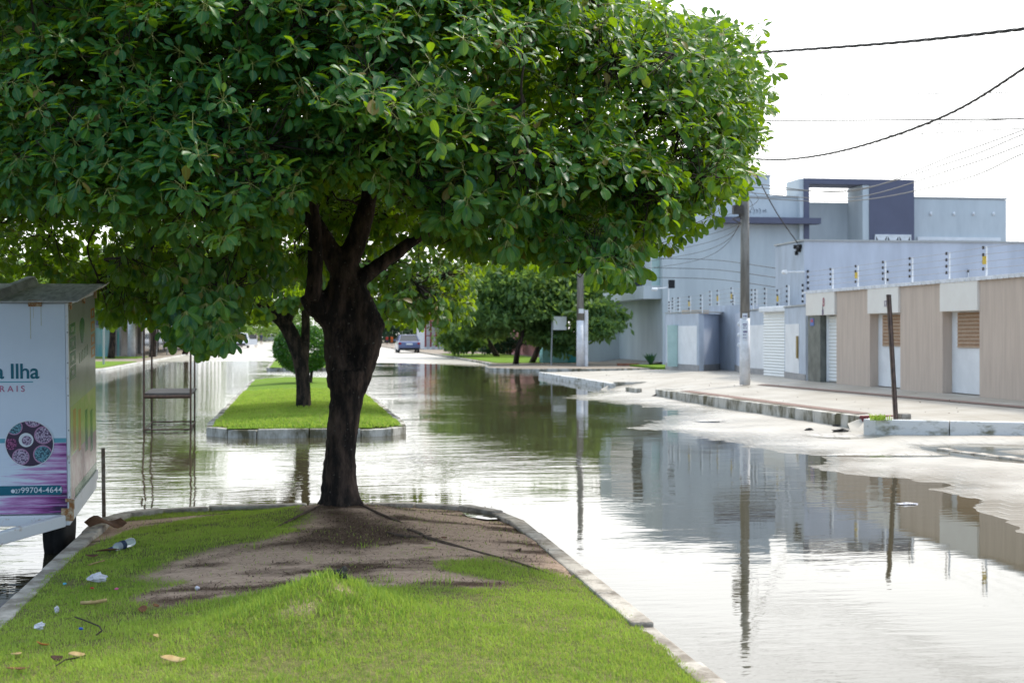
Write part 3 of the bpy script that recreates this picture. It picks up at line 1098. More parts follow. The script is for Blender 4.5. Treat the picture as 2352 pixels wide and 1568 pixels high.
# ------------------------------------------------------------------ right-hand pavement, kerbs
ZP = .14
pm = bpy.data.materials.new("pale_slab_paving")
pm.use_nodes = True
n, l = pm.node_tree.nodes, pm.node_tree.links
p = n["Principled BSDF"]
tc = n.new("ShaderNodeTexCoord")
br = n.new("ShaderNodeTexBrick")
br.offset = 0
br.inputs['Scale'].default_value = 1
br.inputs['Brick Width'].default_value = .5
br.inputs['Row Height'].default_value = .5
br.inputs['Mortar Size'].default_value = .012
br.inputs['Color1'].default_value = (.44, .41, .355, 1)
br.inputs['Color2'].default_value = (.395, .365, .31, 1)
br.inputs['Mortar'].default_value = (.33, .29, .24, 1)
l.new(tc.outputs['Object'], br.inputs['Vector'])
t = n.new("ShaderNodeTexNoise")
t.inputs['Scale'].default_value = .9
t.inputs['Detail'].default_value = 6
l.new(tc.outputs['Object'], t.inputs['Vector'])
mx = n.new("ShaderNodeMixRGB")
mx.blend_type = 'MULTIPLY'
mx.inputs[0].default_value = .6
rr = n.new("ShaderNodeValToRGB")
rr.color_ramp.elements[0].position = .35
rr.color_ramp.elements[1].position = .6
rr.color_ramp.elements[0].color = (.70, .66, .60, 1)
rr.color_ramp.elements[1].color = (1, 1, 1, 1)
l.new(t.outputs[0], rr.inputs[0])
l.new(br.outputs['Color'], mx.inputs[1])
l.new(rr.outputs[0], mx.inputs[2])
l.new(mx.outputs[0], p.inputs['Base Color'])
p.inputs['Roughness'].default_value = .5
M['paving'] = pm


def ystep(v, tab):
    return np.interp(v, [q[0] for q in tab], [q[1] for q in tab])


def pave_z(x, y):
    """The pavement climbs from the kerb to the foot of the walls; two driveways dip to the road."""
    x, y = np.asarray(x, float), np.asarray(y, float)
    zk = ystep(y, [(20, .26), (22, .26), (27, .23), (34, .20), (40, .17), (53, .15)])
    zw = ystep(y, [(20, .41), (36, .41), (46, .365), (50, .33), (56, .30)])
    z = zk + (zw - zk) * np.clip((x - 9.2) / 3.6, 0, 1)
    z = np.minimum(z, .262 + .06 * np.maximum((y - (20.98 - (x - 8.85) * .553)) * .875, 0))
    dip = np.clip(np.minimum(y - 34.72, 40.42 - y) / .25, 0, 1) * np.clip((10.3 - x) / 1.1, 0, 1)
    dip = np.maximum(dip, np.clip(np.minimum(y - 20.7, 21.75 - y) / .25, 0, 1) * np.clip((9.75 - x) / .7, 0, 1))
    return z * (1 - dip) + (-.06 + .13 * np.clip((x - 8.75) / .55, 0, 1)) * dip


pxs = np.concatenate([np.arange(8.7, 13.4, .15), np.array([14, 15, 17, 20, 30, 60])])
ts = np.concatenate([np.linspace(0, .12, 16), np.linspace(.125, 1, 120)])
PX_, PT_ = np.meshgrid(pxs, ts)
ylo = 20.98 - (PX_ - 8.85) * .553 + .1
yhi = np.where(PX_ < 13.2, 53.2 - (PX_ - 9.1) * 1.0, 49.1)
PY_ = ylo + (yhi - ylo) * PT_
PXc = np.maximum(PX_, np.where(PY_ < 21.75, 8.72, np.where((PY_ > 34.8) & (PY_ < 40.35), 8.7, 9.12)))
w_ = len(pxs)
i2, j2 = np.meshgrid(np.arange(w_ - 1), np.arange(len(ts) - 1))
a_ = (j2 * w_ + i2).ravel()
pv = np_mesh("pavement", np.stack([PXc.ravel(), PY_.ravel(), pave_z(PXc.ravel(), PY_.ravel())], 1), np.stack([a_, a_ + 1, a_ + w_ + 1, a_ + w_], 1), M['paving'])
struct(pv, "wide pale slab pavement before the beige garage wall, dipping at two driveways", "pavement")


def kerb_line(name, pts, width, z0, z1, m_, label, step=.9):
    mb = MB()
    P_ = []
    for i in range(len(pts) - 1):
        a_, b_ = Vector(pts[i]), Vector(pts[i + 1])
        k_ = max(1, int((b_ - a_).length / step))
        for j in range(k_):
            P_.append(a_.lerp(b_, j / k_))
    P_.append(Vector(pts[-1]))
    for i in range(len(P_) - 1):
        a_, b_ = P_[i], P_[i + 1]
        d = (b_ - a_)
        g_ = d.normalized() * .006
        nr = Vector((-d.y, d.x)).normalized() * width
        a2, b2 = a_ + g_, b_ - g_
        j = R.uniform(-.008, .008)
        mb.prism([tuple(a2), tuple(b2), tuple(b2 + nr), tuple(a2 + nr)], z0, (z1(a_.x, a_.y) if callable(z1) else z1) + j)
    return struct(mb.build(name, m_, bevel=.015), label, "kerb")


def kz(x, y):
    return float(pave_z(9.9 if y < 34.4 or y > 40.4 else 10.4, y)) - .005 - .04 * (y < 34.4)


def kzk(x, y):
    return float(ystep(y, [(20, .27), (22, .27), (27, .245), (34, .215), (40, .185), (53, .16)]))


kerb_line("street_kerb", [(8.96, 34.95), (9.03, 27), (9.0, 21.9)], .16, -.3, kzk, M['kerb_dirty'], "mossy white kerb along the pavement, the long middle stretch")
kerb_line("street_kerb", [(9.08, 53.1), (8.98, 40.2)], .16, -.3, kzk, M['kerb_white'], "whitewashed kerb running into the water at the pavement's far end")
kerb_line("street_kerb", [(8.78, 21.2), (8.85, 20.86), (10.75, 19.82), (14.4, 17.8), (30, 9.2)], .22, -.3, .275, M['kerb_white'], "tall whitewashed kerb stones at the near corner of the pavement", 1.0)
struct(MB().prism([(9.0, 21.88), (9.0, 21.76), (10.2, 21.86), (10.2, 21.98)], 0, .285).build("red_kerb", M['kerb_red'], bevel=.01), "dark red painted kerb beside the ramp near the leaning post", "kerb")
for y_ in (34.82, 40.26):
    struct(MB().prism([(9.1, y_), (9.1, y_ + .11), (10.3, y_ + .11), (10.3, y_)], 0, .215).build("kerb_return", M['kerb_dirty'], bevel=.012), "kerb return at the %s side of the driveway ramp" % ("near" if y_ < 36 else "far"), "kerb")
struct(MB().prism([(9.0, 38.4), (9.02, 37.3), (9.2, 37.3), (9.2, 38.4)], -.2, .14).build("kerb_stub", M['kerb_dirty'], bevel=.02), "short loose kerb block in the middle of the driveway ramp", "kerb")
for (xa, xb, wd_, y0, y1, lab) in ((11.90, 11.36, .24, 21.2, 34.2, "reddish brown guide strip let into the pale pavement before the garages"), (9.24, 9.22, .26, 22.6, 33.6, "narrow brown paving strip just behind the mossy kerb")):
    yy = np.linspace(y0, y1, 60)
    xx = np.linspace(xa, xb, 60)
    V = np.concatenate([np.stack([xx, yy, pave_z(xx, yy) + .012], 1), np.stack([xx + wd_, yy, pave_z(xx + wd_, yy) + .012], 1)])
    k_ = np.arange(59)
    struct(np_mesh("paving_stripe", V, np.stack([k_, k_ + 60, k_ + 61, k_ + 1], 1), M['brown_tile']), lab, "pavement stripe")
# old kerb line showing through the puddle on the right
a_, b_ = G(2150, 1031, .01), G(2420, 1066, .01)
kerb_line("sunken_kerb", [a_, b_], .16, -.2, .022, M['kerb'], "old sunken strip of setts crossing the puddle by the right corner", .25)

# far corner block beyond the side street
far_blk = [(9.75, 71), (8.6, 64.5), (8.4, 61.5), (9.2, 60.2), (12, 59.4), (17, 60.0), (60, 61), (60, 420), (11, 420), (10.1, 95)]
M['dull_paving'] = mat("dull_pavement", (.30, .25, .20), (.22, .18, .14), 1.5, .85, .2)
struct(MB().prism(far_blk, -.3, .12).build("far_pavement", M['dull_paving']), "brownish pavement of the next block under the feathery trees", "pavement")
kerb_line("far_kerb", [(10.6, 150), (10.0, 95), (9.72, 71), (8.55, 64.5), (8.35, 61.5), (9.1, 60.1), (12, 59.3), (17, 59.9)], .15, -.3, .13, M['kerb_dirty'], "pale kerb curving round the next block's corner", 1.5)
struct(MB().prism([(10.1, 71.5), (14.6, 71.5), (15.2, 104), (10.5, 104)], .1, .15).build("verge", M['soil2']), "mown grass verge beside the far right kerb", "verge")
struct(MB().prism([(15.1, 58.6), (15.2, 64), (17.4, 64), (17.4, 59)][::-1], .1, .2).build("verge", M['soil2']), "small strip of grass before the grey house porch", "verge")
# left side
left_blk = [(-8.1, 400), (-8.1, 62), (-8.8, 60.2), (-10.5, 59.6), (-60, 59), (-60, 400)]
struct(MB().prism(left_blk, -.3, .12).build("left_pavement", M['dull_paving']), "pinkish pavement along the far left side of the street", "pavement")
kerb_line("left_kerb", [(-60, 58.8), (-10.5, 59.4), (-8.7, 60.0), (-7.95, 62), (-7.95, 200)], .15, -.3, .135, M['kerb_white'], "whitewashed kerb on the far left bank of the water", 1.5)
struct(MB().prism([(-8.4, 64), (-8.4, 78), (-30, 78), (-30, 62), (-9.2, 62)], .1, .15).build("verge", M['soil2']), "yellowish grass verge on the far left behind the trailer", "verge")
struct(MB().prism([(-9.4, 88), (-9.4, 95), (-30, 95), (-30, 88)], .1, .15).build("verge", M['soil2']), "dull grass strip before the teal wall at far left", "verge")


# ------------------------------------------------------------------ RIGHT SIDE: beige garage wall
XW = 12.85
def yw(px, X=XW):
    return AX(px, 800, X)[1]


def zat(px, py, X=XW):
    return AX(px, py, X)[2]


HW = 2.63
ZW = .41
gw = thing("garage_wall", (XW, 28, ZW), "long combed beige street wall with cream fascias and two grilled garage doors", "wall")
mb = MB()
RB = .20                                               # depth of the openings
ends = [(yw(1884), yw(1856)), (yw(1998), yw(1921.5)), (yw(2165), yw(2068)), (21.5, yw(2250))]
for i, (ya, yb) in enumerate(ends):
    mb.box(XW, XW + .4, ya, yb, ZW - .02, HW, 1 if i == 0 else 0)
for (pa, pb) in ((2068, 1998), (2250, 2165), (1921.5, 1884)):
    mb.box(XW + RB + .08, XW + .42, yw(pa) - .01, yw(pb) + .01, ZW - .02, HW - .01, 0)
mb.build("wall", [M['beige'], M['granite']], gw)
mb = MB()
mb.box(XW - .06, XW + .46, 21.45, yw(1850), HW, HW + .05)
for k_ in range(60):
    y_ = 21.6 + k_ * (yw(1850) - 21.9) / 60
    mb.box(XW - .065, XW - .03, y_, y_ + .17, HW - .012, HW + .062)
mb.build("coping", M['whitewash'], gw)
for (pa, pb, bot) in ((1921.5, 1856, 2.065), (2068, 1998, 2.056), (2250, 2165, 2.048)):
    MB().box(XW - .05, XW + RB, yw(pa) - (.0 if pa > 1950 else -.02), yw(pb) + .03, bot, HW - .004).build("fascia", M['cream'], gw, bevel=.01)
for (pa, pb) in ((2068, 1998), (2250, 2165)):
    y0, y1 = yw(pa) + .004, yw(pb) - .004
    d = MB().box(XW + RB, XW + RB + .07, y0, y1, ZW + .02, 2.048).build("garage_door", M['door_white'], gw)
    MB().box(XW + RB - .03, XW + RB - .001, y0 + .06, y0 + .10, 1.05, 1.22).build("handle", M['black'], d)
    mb = MB()
    nsl = 9
    ya, yb = y0 + .02, y1 - .28
    mb.box(XW + RB - .012, XW + RB - .002, ya, yb, 1.33, 2.024, 0)
    for q in range(nsl):
        z0 = 1.34 + q * .077
        mb.box(XW + RB - .035, XW + RB - .012, ya, yb, z0, z0 + .015, 1)
    for q in range(26):
        yy = ya + (yb - ya) * (q + .5) / 26
        mb.box(XW + RB - .028, XW + RB - .0125, yy - .008, yy + .008, 1.33, 2.024, 0)
    mb.build("grille", [M['tan_grille'], M['tan']], d, world=True)
def shutter(name, x, y0, y1, z0, z1, parent, pitch=.085, along='y'):
    mb = MB()
    k_ = int((z1 - z0) / pitch)
    for q in range(k_):
        a_ = z0 + q * pitch
        if along == 'y':
            mb.add([(x, y0, a_), (x, y1, a_), (x - .022, y1, a_ + pitch * .45), (x - .022, y0, a_ + pitch * .45), (x, y1, a_ + pitch * .94), (x, y0, a_ + pitch * .94), (x, y1, a_ + pitch), (x, y0, a_ + pitch)],
                   [(0, 3, 2, 1), (3, 5, 4, 2), (5, 7, 6, 4)])
    return mb.build(name, M['shutter'], parent)
sd_ = shutter("roller_door", XW + RB, yw(1921.5) + .03, yw(1886), ZW + .02, 2.065, gw)
mb = MB()
for (ya, yb) in ((yw(1921.5) + .003, yw(1921.5) + .045), (yw(1887), yw(1885))):
    mb.box(XW + RB - .05, XW + RB + .03, ya, yb, ZW + .01, 2.06)
mb.build("door_frame", M['white_paint'], sd_)
# number plate and hand-painted figures
pl = MB().box(XW - .012, XW - .001, yw(1870), yw(1862), zat(1866, 748), zat(1866, 731), 0).box(XW - .016, XW - .0125, yw(1868.5), yw(1863.5), zat(1866, 740), zat(1866, 733), 1)
M['plate_blue'] = mat("blue_enamel", (.09, .15, .42), None, rough=.4)
M['plate_red'] = mat("red_enamel", (.45, .06, .10), None, rough=.4)
pl.build("number_plate", [M['plate_blue'], M['plate_red']], gw)
M['faded_pink'] = mat("faded_pink_paint", (.42, .17, .19), None, rough=.8)
M['faded_violet'] = mat("faded_violet_paint", (.20, .14, .22), None, rough=.8)
L0 = root_loc(gw)
for (t_, px_, py_, sz, mm) in (("8", 1892, 703, .29, 'faded_pink'), ("1", 1891, 712, .17, 'faded_violet'), ("1", 1891, 717, .17, 'faded_violet'), ("8", 1891, 723, .2, 'faded_violet')):
    q = Vector(AX(px_ - 3, py_, XW - .056)) - L0
    text(t_, sz, q, (PI / 2, 0, -PI / 2), M[mm], gw, "painted_number", .008)
q = Vector(AX(2030, 704, XW - .056)) - L0
text("17", .18, q, (PI / 2, 0, -PI / 2), M['faded_violet'], gw, "painted_number", .006)

# ------------------------------------------------------------------ electric fences
def fence_post(parent, p, h, nins=4, warn=False, lean=(0, 0), side=-1):
    """One white post with black insulators; side = direction of the insulators along x."""
    x, y, z = p
    po = MB().box(x - .012, x + .014, y - .014, y + .014, z, z + h).build("post", M['white_paint'], parent)
    for q in range(nins):
        zz = z + h * (.28 + .68 * q / max(nins - 1, 1))
        m_ = Matrix.Translation((0, 0, 0))
        ob = MB().lathe([(.016, -.03), (.029, -.013), (.012, 0), (.029, .013), (.016, .03)], (x - .05, y + .03, zz), 8).build("insulator", M['black'], po)
    if warn:
        MB().box(x - .075, x - .065, y - .12, y + .02, z + h * .42, z + h * .68).build("warning_plate", M['yellow'], po)
    return po


ef = thing("electric_fence", (XW + .1, 28, HW + .05), "electric fence with black insulators along the top of the beige wall", "electric fence")
fp = []
for (px_, ptop, pbot, warn) in ((1913, 620, 669, 0), (1971, 613, 664, 1), (2034, 606, 661, 0), (2096, 597, 655, 0), (2181, 585, 647, 0), (2266, 574, 642, 1)):
    Y_ = yw(px_, XW + .1)
    h = (pbot - ptop) * math.hypot(Y_, 13) / FPX * 1.0
    fp.append((XW + .1, Y_, HW + .04, h))
for (x, y, z, h), w in zip(fp, (0, 1, 0, 0, 0, 1)):
    fence_post(ef, (x, y, z), h, 4, w)
for q in range(4):
    mb = MB()
    pts = [(x - .06, y, z + h * (.28 + .68 * q / 3)) for i, (x, y, z, h) in enumerate(fp)]
    pts = [(XW + .05, 34.7, pts[0][2])] + pts + [(XW + .05, 21.6, pts[-1][2])]
    mb.tube(pts, .0035, 4).build("wire", M['wire'], ef)
# insulator rows fixed to the house wall behind
XL, YL = 14.15, 38.35                                  # street corner of the lilac house
for (px_, p0, p1, k_) in ((1856, 623, 662, 4), (2039, 624, 660, 3), (2224, 622, 640, 2), (1843.5, 655, 692, 4)):
    e_ = thing("insulator_rod", AY(px_, p1, YL - .02), {1856: "short rod of four black insulators at the lilac house corner", 2039: "short rod of insulators on the lilac wall behind the third post",
               2224: "pair of black insulators on the lilac wall near the last post", 1843.5: "row of insulators left of the lilac house corner above the gate pier"}[px_], "insulator", "insulator rods on the lilac house")
    a_, b_ = AY(px_, p0 - 2, YL - .02), AY(px_, p1 + 3, YL - .02)
    MB().tube([a_, b_], .012, 6).build("rod", M['white_paint'], e_)
    for q in range(k_):
        c = AY(px_, p0 + (p1 - p0) * q / max(k_ - 1, 1), YL - .04)
        MB().lathe([(.02, -.036), (.038, -.015), (.018, 0), (.038, .015), (.02, .036)], c, 8).build("insulator", M['black'], e_)

# ------------------------------------------------------------------ lilac single-storey house behind the wall
HA = 4.22
lh = thing("lilac_house", (XL, YL, .4), "flat-roofed lilac blue house rising behind the beige wall", "house")
mb = MB()
mb.box(XL, 60, YL, YL + 2.4, .3, HA, 0)
mb.box(19, 60, YL + 2.4, 52, .3, HA - .15, 0)
mb.build("wall", M['blue_wall'], lh)
MB().box(XL - .02, XL, YL, YL + 2.4, 1.4, HA - .02).build("side_render", M['grey_blue_dark'], lh)
mb = MB()
mb.box(XL - .05, 60.05, YL - .05, YL + .14, HA, HA + .045)
mb.box(XL - .05, XL + .12, YL + .14, YL + 2.45, HA, HA + .045)
mb.build("coping", M['galv'], lh)
mb = MB()
for (px_, py_) in ((1826, 567), (1832, 572), (1836, 574), (1829, 581), (1838, 566)):
    c = AX(px_, py_, XL - .06)
    mb.lathe([(.03, -.06), (.06, -.02), (.03, 0), (.06, .02), (.03, .06)], c, 8)
mb.tube([AX(1826, 567, XL - .05), AX(1834, 562, XL - .06), AX(1838, 574, XL - .05)], .02, 5)
mb.build("cable_bracket", M['black'], lh)
a_ = AX(1848, 624, XL - .02)
cm = thing("security_camera", a_, "white camera on a long arm at the lilac house corner", "security camera")
MB().tube([a_, (a_[0] - .42, a_[1] + .26, a_[2])], .022, 8).build("arm", M['white_paint'], cm)
MB().lathe([(.03, -.12), (.06, -.10), (.06, .1), (.05, .13)], (a_[0] - .48, a_[1] + .30, a_[2]), 10, mtx=Matrix.Rotation(PI / 2, 4, 'X')).build("body", M['white_paint'], cm)

# ------------------------------------------------------------------ blue gate wall between the houses
ZG = 2.29
ZC = .35
cw = thing("gate_wall", (13.4, 43, ZC), "pale blue compound wall with white doors and a roller gate", "wall")
P1, P2, P3, P4 = (13.05, 49.4), (13.2, 45.7), (15.3, 48.9), (13.95, 43.6)
P5 = (13.75, 40.3)
Q1, Q2 = (13.3, 37.6), (12.87, 34.8)
mb = MB()
t_ = .2
mb.prism([P1, P2, (P2[0] + t_, P2[1] + .1), (P1[0] + t_, P1[1])], ZC - .02, ZG, 0)
mb.prism([(P2[0] + .004, P2[1]), P3, (P3[0] + .1, P3[1] + .2), (P2[0] + t_, P2[1] + .3)], ZC - .02, ZG - .004, 1)
mb.prism([P3, P4, (P4[0] + .2, P4[1]), (P3[0] + .3, P3[1] + .2)], ZC - .02, ZG - .008, 1)
mb.prism([P4, (P5[0], P5[1]), (P5[0] + .2, P5[1]), (P4[0] + .2, P4[1])], ZC - .02, ZG + .02, 0)
mb.prism([Q1, Q2, (Q2[0] + .25, Q2[1]), (Q1[0] + .25, Q1[1])], ZC - .02, ZG + .03, 0)
mb.build("wall", [M['grey_blue_dark'], M['blue_wall']], cw)
for (a_, b_, tw) in ((P1, P2, .2), (P2, P3, .2), (P4, P5, .2), (Q1, Q2, .2)):
    d = (Vector(b_) - Vector(a_)).normalized()
    nr = Vector((-d.y, d.x))
    if nr.x > 0:
        nr = -nr
    z_ = ZG + .034
    MB().prism([tuple(Vector(a_) + nr * .03), tuple(Vector(b_) + nr * .03), tuple(Vector(b_) - nr * tw), tuple(Vector(a_) - nr * tw)], z_, z_ + .04).build("coping", M['galv'], cw)
mb = MB()
for (a_, b_) in ((P1, P2), (P2, P3), (P3, P4), (P4, P5), (Q1, Q2)):
    d = (Vector(b_) - Vector(a_)).normalized()
    nr = Vector((-d.y, d.x))
    if nr.x > 0:
        nr = -nr
    if a_ == P2:
        nr = Vector((d.y, -d.x))
    mb.prism([tuple(Vector(a_) + nr * .012), tuple(Vector(b_) + nr * .012), tuple(Vector(b_) - nr * .01), tuple(Vector(a_) - nr * .01)], ZC - .01, ZC + .22)
mb.build("plinth", M['tile_grey'], cw)


def slab(name, A, B, f0, f1, z0, z1, out_, m_, parent, thick=.03):
    """A panel on the wall face from A to B, fractions f0..f1, standing out by out_."""
    A, B = Vector(A), Vector(B)
    d = (B - A).normalized()
    nr = Vector((-d.y, d.x))
    if nr.x > 0:
        nr = -nr
    a_, b_ = A.lerp(B, f0) + nr * out_, A.lerp(B, f1) + nr * out_
    return MB().prism([tuple(a_), tuple(b_), tuple(b_ - nr * thick), tuple(a_ - nr * thick)], z0, z1).build(name, m_, parent)


slab("door", P1, P2, .06, .95, ZC + .2, 1.88, .012, M['door_white'], cw)
gd = slab("glass_door", P1, P2, .20, .40, ZC + .12, 1.91, .05, M['glass_green'], cw)
A_, B_ = Vector(P1).lerp(Vector(P2), .40), None
MB().prism([tuple(A_ + Vector((-.02, 0))), tuple(A_ + Vector((-.02, .05))), tuple(A_ + Vector((-.34, .20))), tuple(A_ + Vector((-.34, .15)))], ZC + .12, 1.91).build("glass_leaf", M['glass_green'], gd)
slab("door", P4, P5, .35, .93, ZC + .2, 1.87, .012, M['door_white'], cw)
d3 = slab("door", Q1, Q2, .05, .72, ZC + .2, 1.87, .012, M['door_white'], cw)
slab("handle", Q1, Q2, .66, .71, ZC + .62, 1.55, .06, M['gold'], d3)
rg = shutter("roller_gate", 13.62, 37.62, 40.28, ZC + .02, ZG - .05, cw)
MB().box(13.45, 13.85, 37.62, 40.28, ZG - .06, ZG + .10).build("roller_box", M['white_paint'], rg, bevel=.03)
for (f_, px_) in ((.2, 0), (.5, 0), (.8, 0)):
    pass
mb_l = [(1697, 744), (1697, 769), (1697, 792)]
for q in mb_l:
    c = AY(*q, 43.6)
    MB().blob((14.02, 43.78, c[2]), (.10, .06, .085)).build("wall_lamp", M['white_paint'], cw, smooth=True)
# boarding and fence behind
struct_tan = MB().box(13.9, 17.4, 50.2, 50.35, .2, 2.47).build("board_fence", M['tan'])
tag(struct_tan, "tan board fence just behind the blue gate wall", "fence")
ob = MB().prism([(14.5, 48.9), (14.75, 44.7), (14.95, 44.7), (14.7, 48.9)], .3, 2.58).build("inner_wall", M['grey_blue_dark'])
tag(ob, "grey blue inner wall showing over the recessed gate wall", "wall")

ef2 = thing("electric_fence", (13.4, 43, ZG), "electric fence with insulator posts on the blue gate wall", "electric fence")
posts2 = [(1537, 693, 723, 13.1, 0), (1545, 684, 716, 13.12, 0), (1558, 683, 721, 13.13, 0), (1583, 680, 720, 13.16, 1), (1610, 677, 719, 13.22, 0), (1631, 668, 711, 14.6, 0), (1648, 666, 710, 14.6, 1), (1680, 660, 706, 14.65, 1), (1684, 678, 706, 14.65, 0),
          (1727, 664, 712, 13.95, 0), (1735, 664, 704, 14.2, 0), (1757, 661, 710, 13.85, 0), (1786, 665, 712, 13.7, 1), (1808, 655, 706, 13.35, 0)]
for (px_, a_, b_, X_, w) in posts2:
    Y_ = yw(px_, X_)
    z0 = AX(px_, b_, X_)[2]
    fence_post(ef2, (X_ + .05, Y_, min(z0, 2.85)), AX(px_, a_, X_)[2] - z0, 4, w)
for q in range(4):
    pts = [(X_ + .0, yw(px_, X_), AX(px_, b_ + (a_ - b_) * (.28 + .68 * q / 3), X_)[2]) for (px_, a_, b_, X_, w) in posts2 if px_ not in (1545, 1684, 1735)]
    MB().tube(pts, .0035, 4).build("wire", M['wire'], ef2)

# ------------------------------------------------------------------ two-storey grey-blue house
YC = 66.0
th_ = thing("two_storey_house", (22, YC, ZP), "tall flat-roofed grey blue house with dark indigo portal frame", "house")
def xc(px, Y=YC):
    return AY(px, 700, Y)[0]


def zc(py, px=1850, Y=YC):
    return AY(px, py, Y)[2]


mb = MB()
mb.box(xc(1522), xc(1850), YC, YC + 14, ZP, zc(450), 0)                      # main block
mb.box(xc(1700), xc(1775), YC + .4, YC + 5, zc(451), zc(404), 0)             # water tank block
mb.box(xc(1841), xc(2000), YC + 1.6, YC + 14, ZP, zc(458, 1900), 1)          # set-back wall under the portal
mb.box(xc(2086), xc(2325), YC + .6, YC + 14, ZP, zc(455, 2200), 1)
mb.build("wall", [M['grey_blue'], M['grey_blue']], th_)
mb = MB()
mb.box(xc(1841), xc(1853), YC - .35, YC + .5, ZP, zc(424))
mb.box(xc(1841), xc(1991), YC - .35, YC + 1.5, zc(424) + .004, zc(411))
mb.box(xc(1991), xc(2093), YC - .35, YC + 1.5, ZP, zc(411))
mb.build("portal_frame", M['indigo'], th_)
mb = MB()
mb.box(xc(1976), xc(1990.6), YC - .3, YC + 1.6, ZP, zc(424.5))
mb.box(xc(1832), xc(1840.7), YC - .3, YC + 1.6, ZP, zc(412))
mb.build("portal_reveal", M['grey_blue'], th_)
MB().box(xc(1640), xc(1873), YC - .75, YC - .02, zc(516.5), zc(503)).build("ledge", M['indigo'], th_)
mb = MB()
for (pa, pb, py, yy) in ((1522, 1840, 450, YC), (1700, 1775, 404, YC + .4), (2093, 2325, 455, YC + .6)):
    mb.box(xc(pa) - .03, xc(pb) + .03, yy - .05, yy + .3, zc(py, pa, yy), zc(py, pa, yy) + .07)
mb.build("coping", M['galv'], th_)
for px_ in (2137, 2190, 2235, 2281):
    c = AY(px_, 491, YC + .6)
    MB().blob((c[0], c[1] - .05, c[2]), (.07, .07, .10)).build("wall_lamp", M['white_paint'], th_, smooth=True)
# window frame top and cut-out vent blocks, half hidden by the lilac house
wx0, wx1, wz = xc(2118), xc(2310), zc(543, 2200)
fr = MB().box(wx0, wx1, YC + .50, YC + .58, wz - .17, wz).box(wx0, wx0 + .15, YC + .50, YC + .58, wz - 1.3, wz - .172).box(wx1 - .15, wx1, YC + .50, YC + .58, wz - 1.3, wz - .172).build("window_frame", M['white_paint'], th_)
MB().box(wx0 + .15, wx1 - .15, YC + .56, YC + .59, wz - 1.3, wz - .17).build("pane", M['glass_dark'], fr)
bx0, bx1, bz = xc(2003), xc(2083), zc(541, 2040)
v_ = MB()
k_ = 6
for q in range(k_):
    xa, xb = bx0 + (bx1 - bx0) * q / k_, bx0 + (bx1 - bx0) * (q + 1) / k_
    v_.box(xa + .02, xb - .02, YC - .40, YC - .352, bz - 1.0, bz - .05, 1)
    zt, zb = bz - .05, bz - .5
    if q % 2 == 0:
        v_.add([(xa + .02, YC - .43, zt), (xb - .02, YC - .43, zb), (xb - .02, YC - .43, zt)], [(0, 1, 2)], 0)
    else:
        v_.add([(xa + .02, YC - .43, zt), (xa + .02, YC - .43, zb), (xb - .02, YC - .43, zt)], [(0, 1, 2)], 0)
    v_.box(xa - .02, xa + .02, YC - .44, YC - .354, bz - 1.0, bz, 0)
v_.box(bx1 - .02, bx1 + .03, YC - .44, YC - .354, bz - 1.0, bz, 0)
v_.box(bx0 - .02, bx1 + .03, YC - .45, YC - .354, bz - .05 + .002, bz + .02, 0)
v_.build("vent_blocks", [M['white_paint'], M['glass_dark']], th_)
# small side window, glass balcony, balcony box, porch wall and doors
wx = xc(1803)
f2 = MB().box(wx - .25, wx + .40, YC - .05, YC - .004, zc(592), zc(559)).build("window_frame", M['white_paint'], th_)
MB().box(wx - .02, wx + .3, YC - .062, YC - .05, zc(586), zc(565)).build("pane", M['glass_dark'], f2)
bx = AY(1478, 700, YC + .2)[0]
zb0, zb1 = AY(1478, 686, YC + .2)[2], AY(1478, 655.5, YC + .2)[2]
MB().box(bx, 17.95, YC + .2, 75.2, zb0, zb1).build("balcony", M['grey_blue'], th_)
MB().box(xc(1503), xc(1522) - .01, YC + .5, YC + .56, zb1 + .004, zc(585)).build("balcony_glass", M['glass_green'], th_)
MB().box(bx + .4, 17.9, YC + 4, YC + 9, zb1 + .01, zc(540)).build("upper_glazing", M['glass_dark'], th_)
pw = AY(1345, 700, 75.2)[0]
mb = MB()
mb.box(pw, 18.2, 75.2, 75.5, .1, zb0 + .2)
mb.box(18.2, 18.45, YC + .1, 75.5, .1, zb0 + .1)
mb.build("porch_wall", M['grey_blue'], th_)
for (ya, yb) in ((71.3, 74.6), (67.0, 70.3)):
    dd = MB().box(18.10, 18.19, ya, yb, .38, 2.82).build("door", M['door_white'], th_)
    mb = MB()
    mb.box(18.05, 18.10, ya + .2, (ya + yb) / 2 - .06, .5, 2.6).box(18.05, 18.10, (ya + yb) / 2 + .06, yb - .2, .5, 2.6)
    mb.build("pane", M['glass_green'], dd)
    MB().box(18.02, 18.048, ya + .2, yb - .2, 1.50, 1.60).build("rail", M['galv'], dd)
MB().box(18.08, 18.16, 70.42, 71.16, 1.75, 2.75).build("sign_board", M['black'], th_)
struct(MB().add([(16.2, YC, .12), (18.19, YC, .40), (18.19, 75.1, .40), (16.2, 75.1, .12)], [(0, 1, 2, 3)]).build("ramp", M['concrete']), "concrete slope up to the grey house porch doors", "ramp")
sc = MB()
for (px_, a_, b_) in ((1716, 476, 492), (1722, 484, 490), (1730, 477, 491), (1737, 480, 489), (1744, 478, 490), (1752, 482, 488), (1757, 480, 488)):
    p0 = AY(px_, a_, YC - .005)
    p1 = AY(px_ + 3, (a_ + b_) / 2, YC - .005)
    p2 = AY(px_ + 1, b_, YC - .005)
    sc.tube([p0, p1, p2], .05, 4, flat=.1)
M['graffiti'] = mat("faded_grey_scrawl", (.20, .22, .25), None)
sc.build("graffiti", M['graffiti'], th_)
c0 = AY(1536, 660, 49.6)
cm = thing("security_camera", c0, "white camera on a pole with a small black panel above the blue gate wall", "security camera")
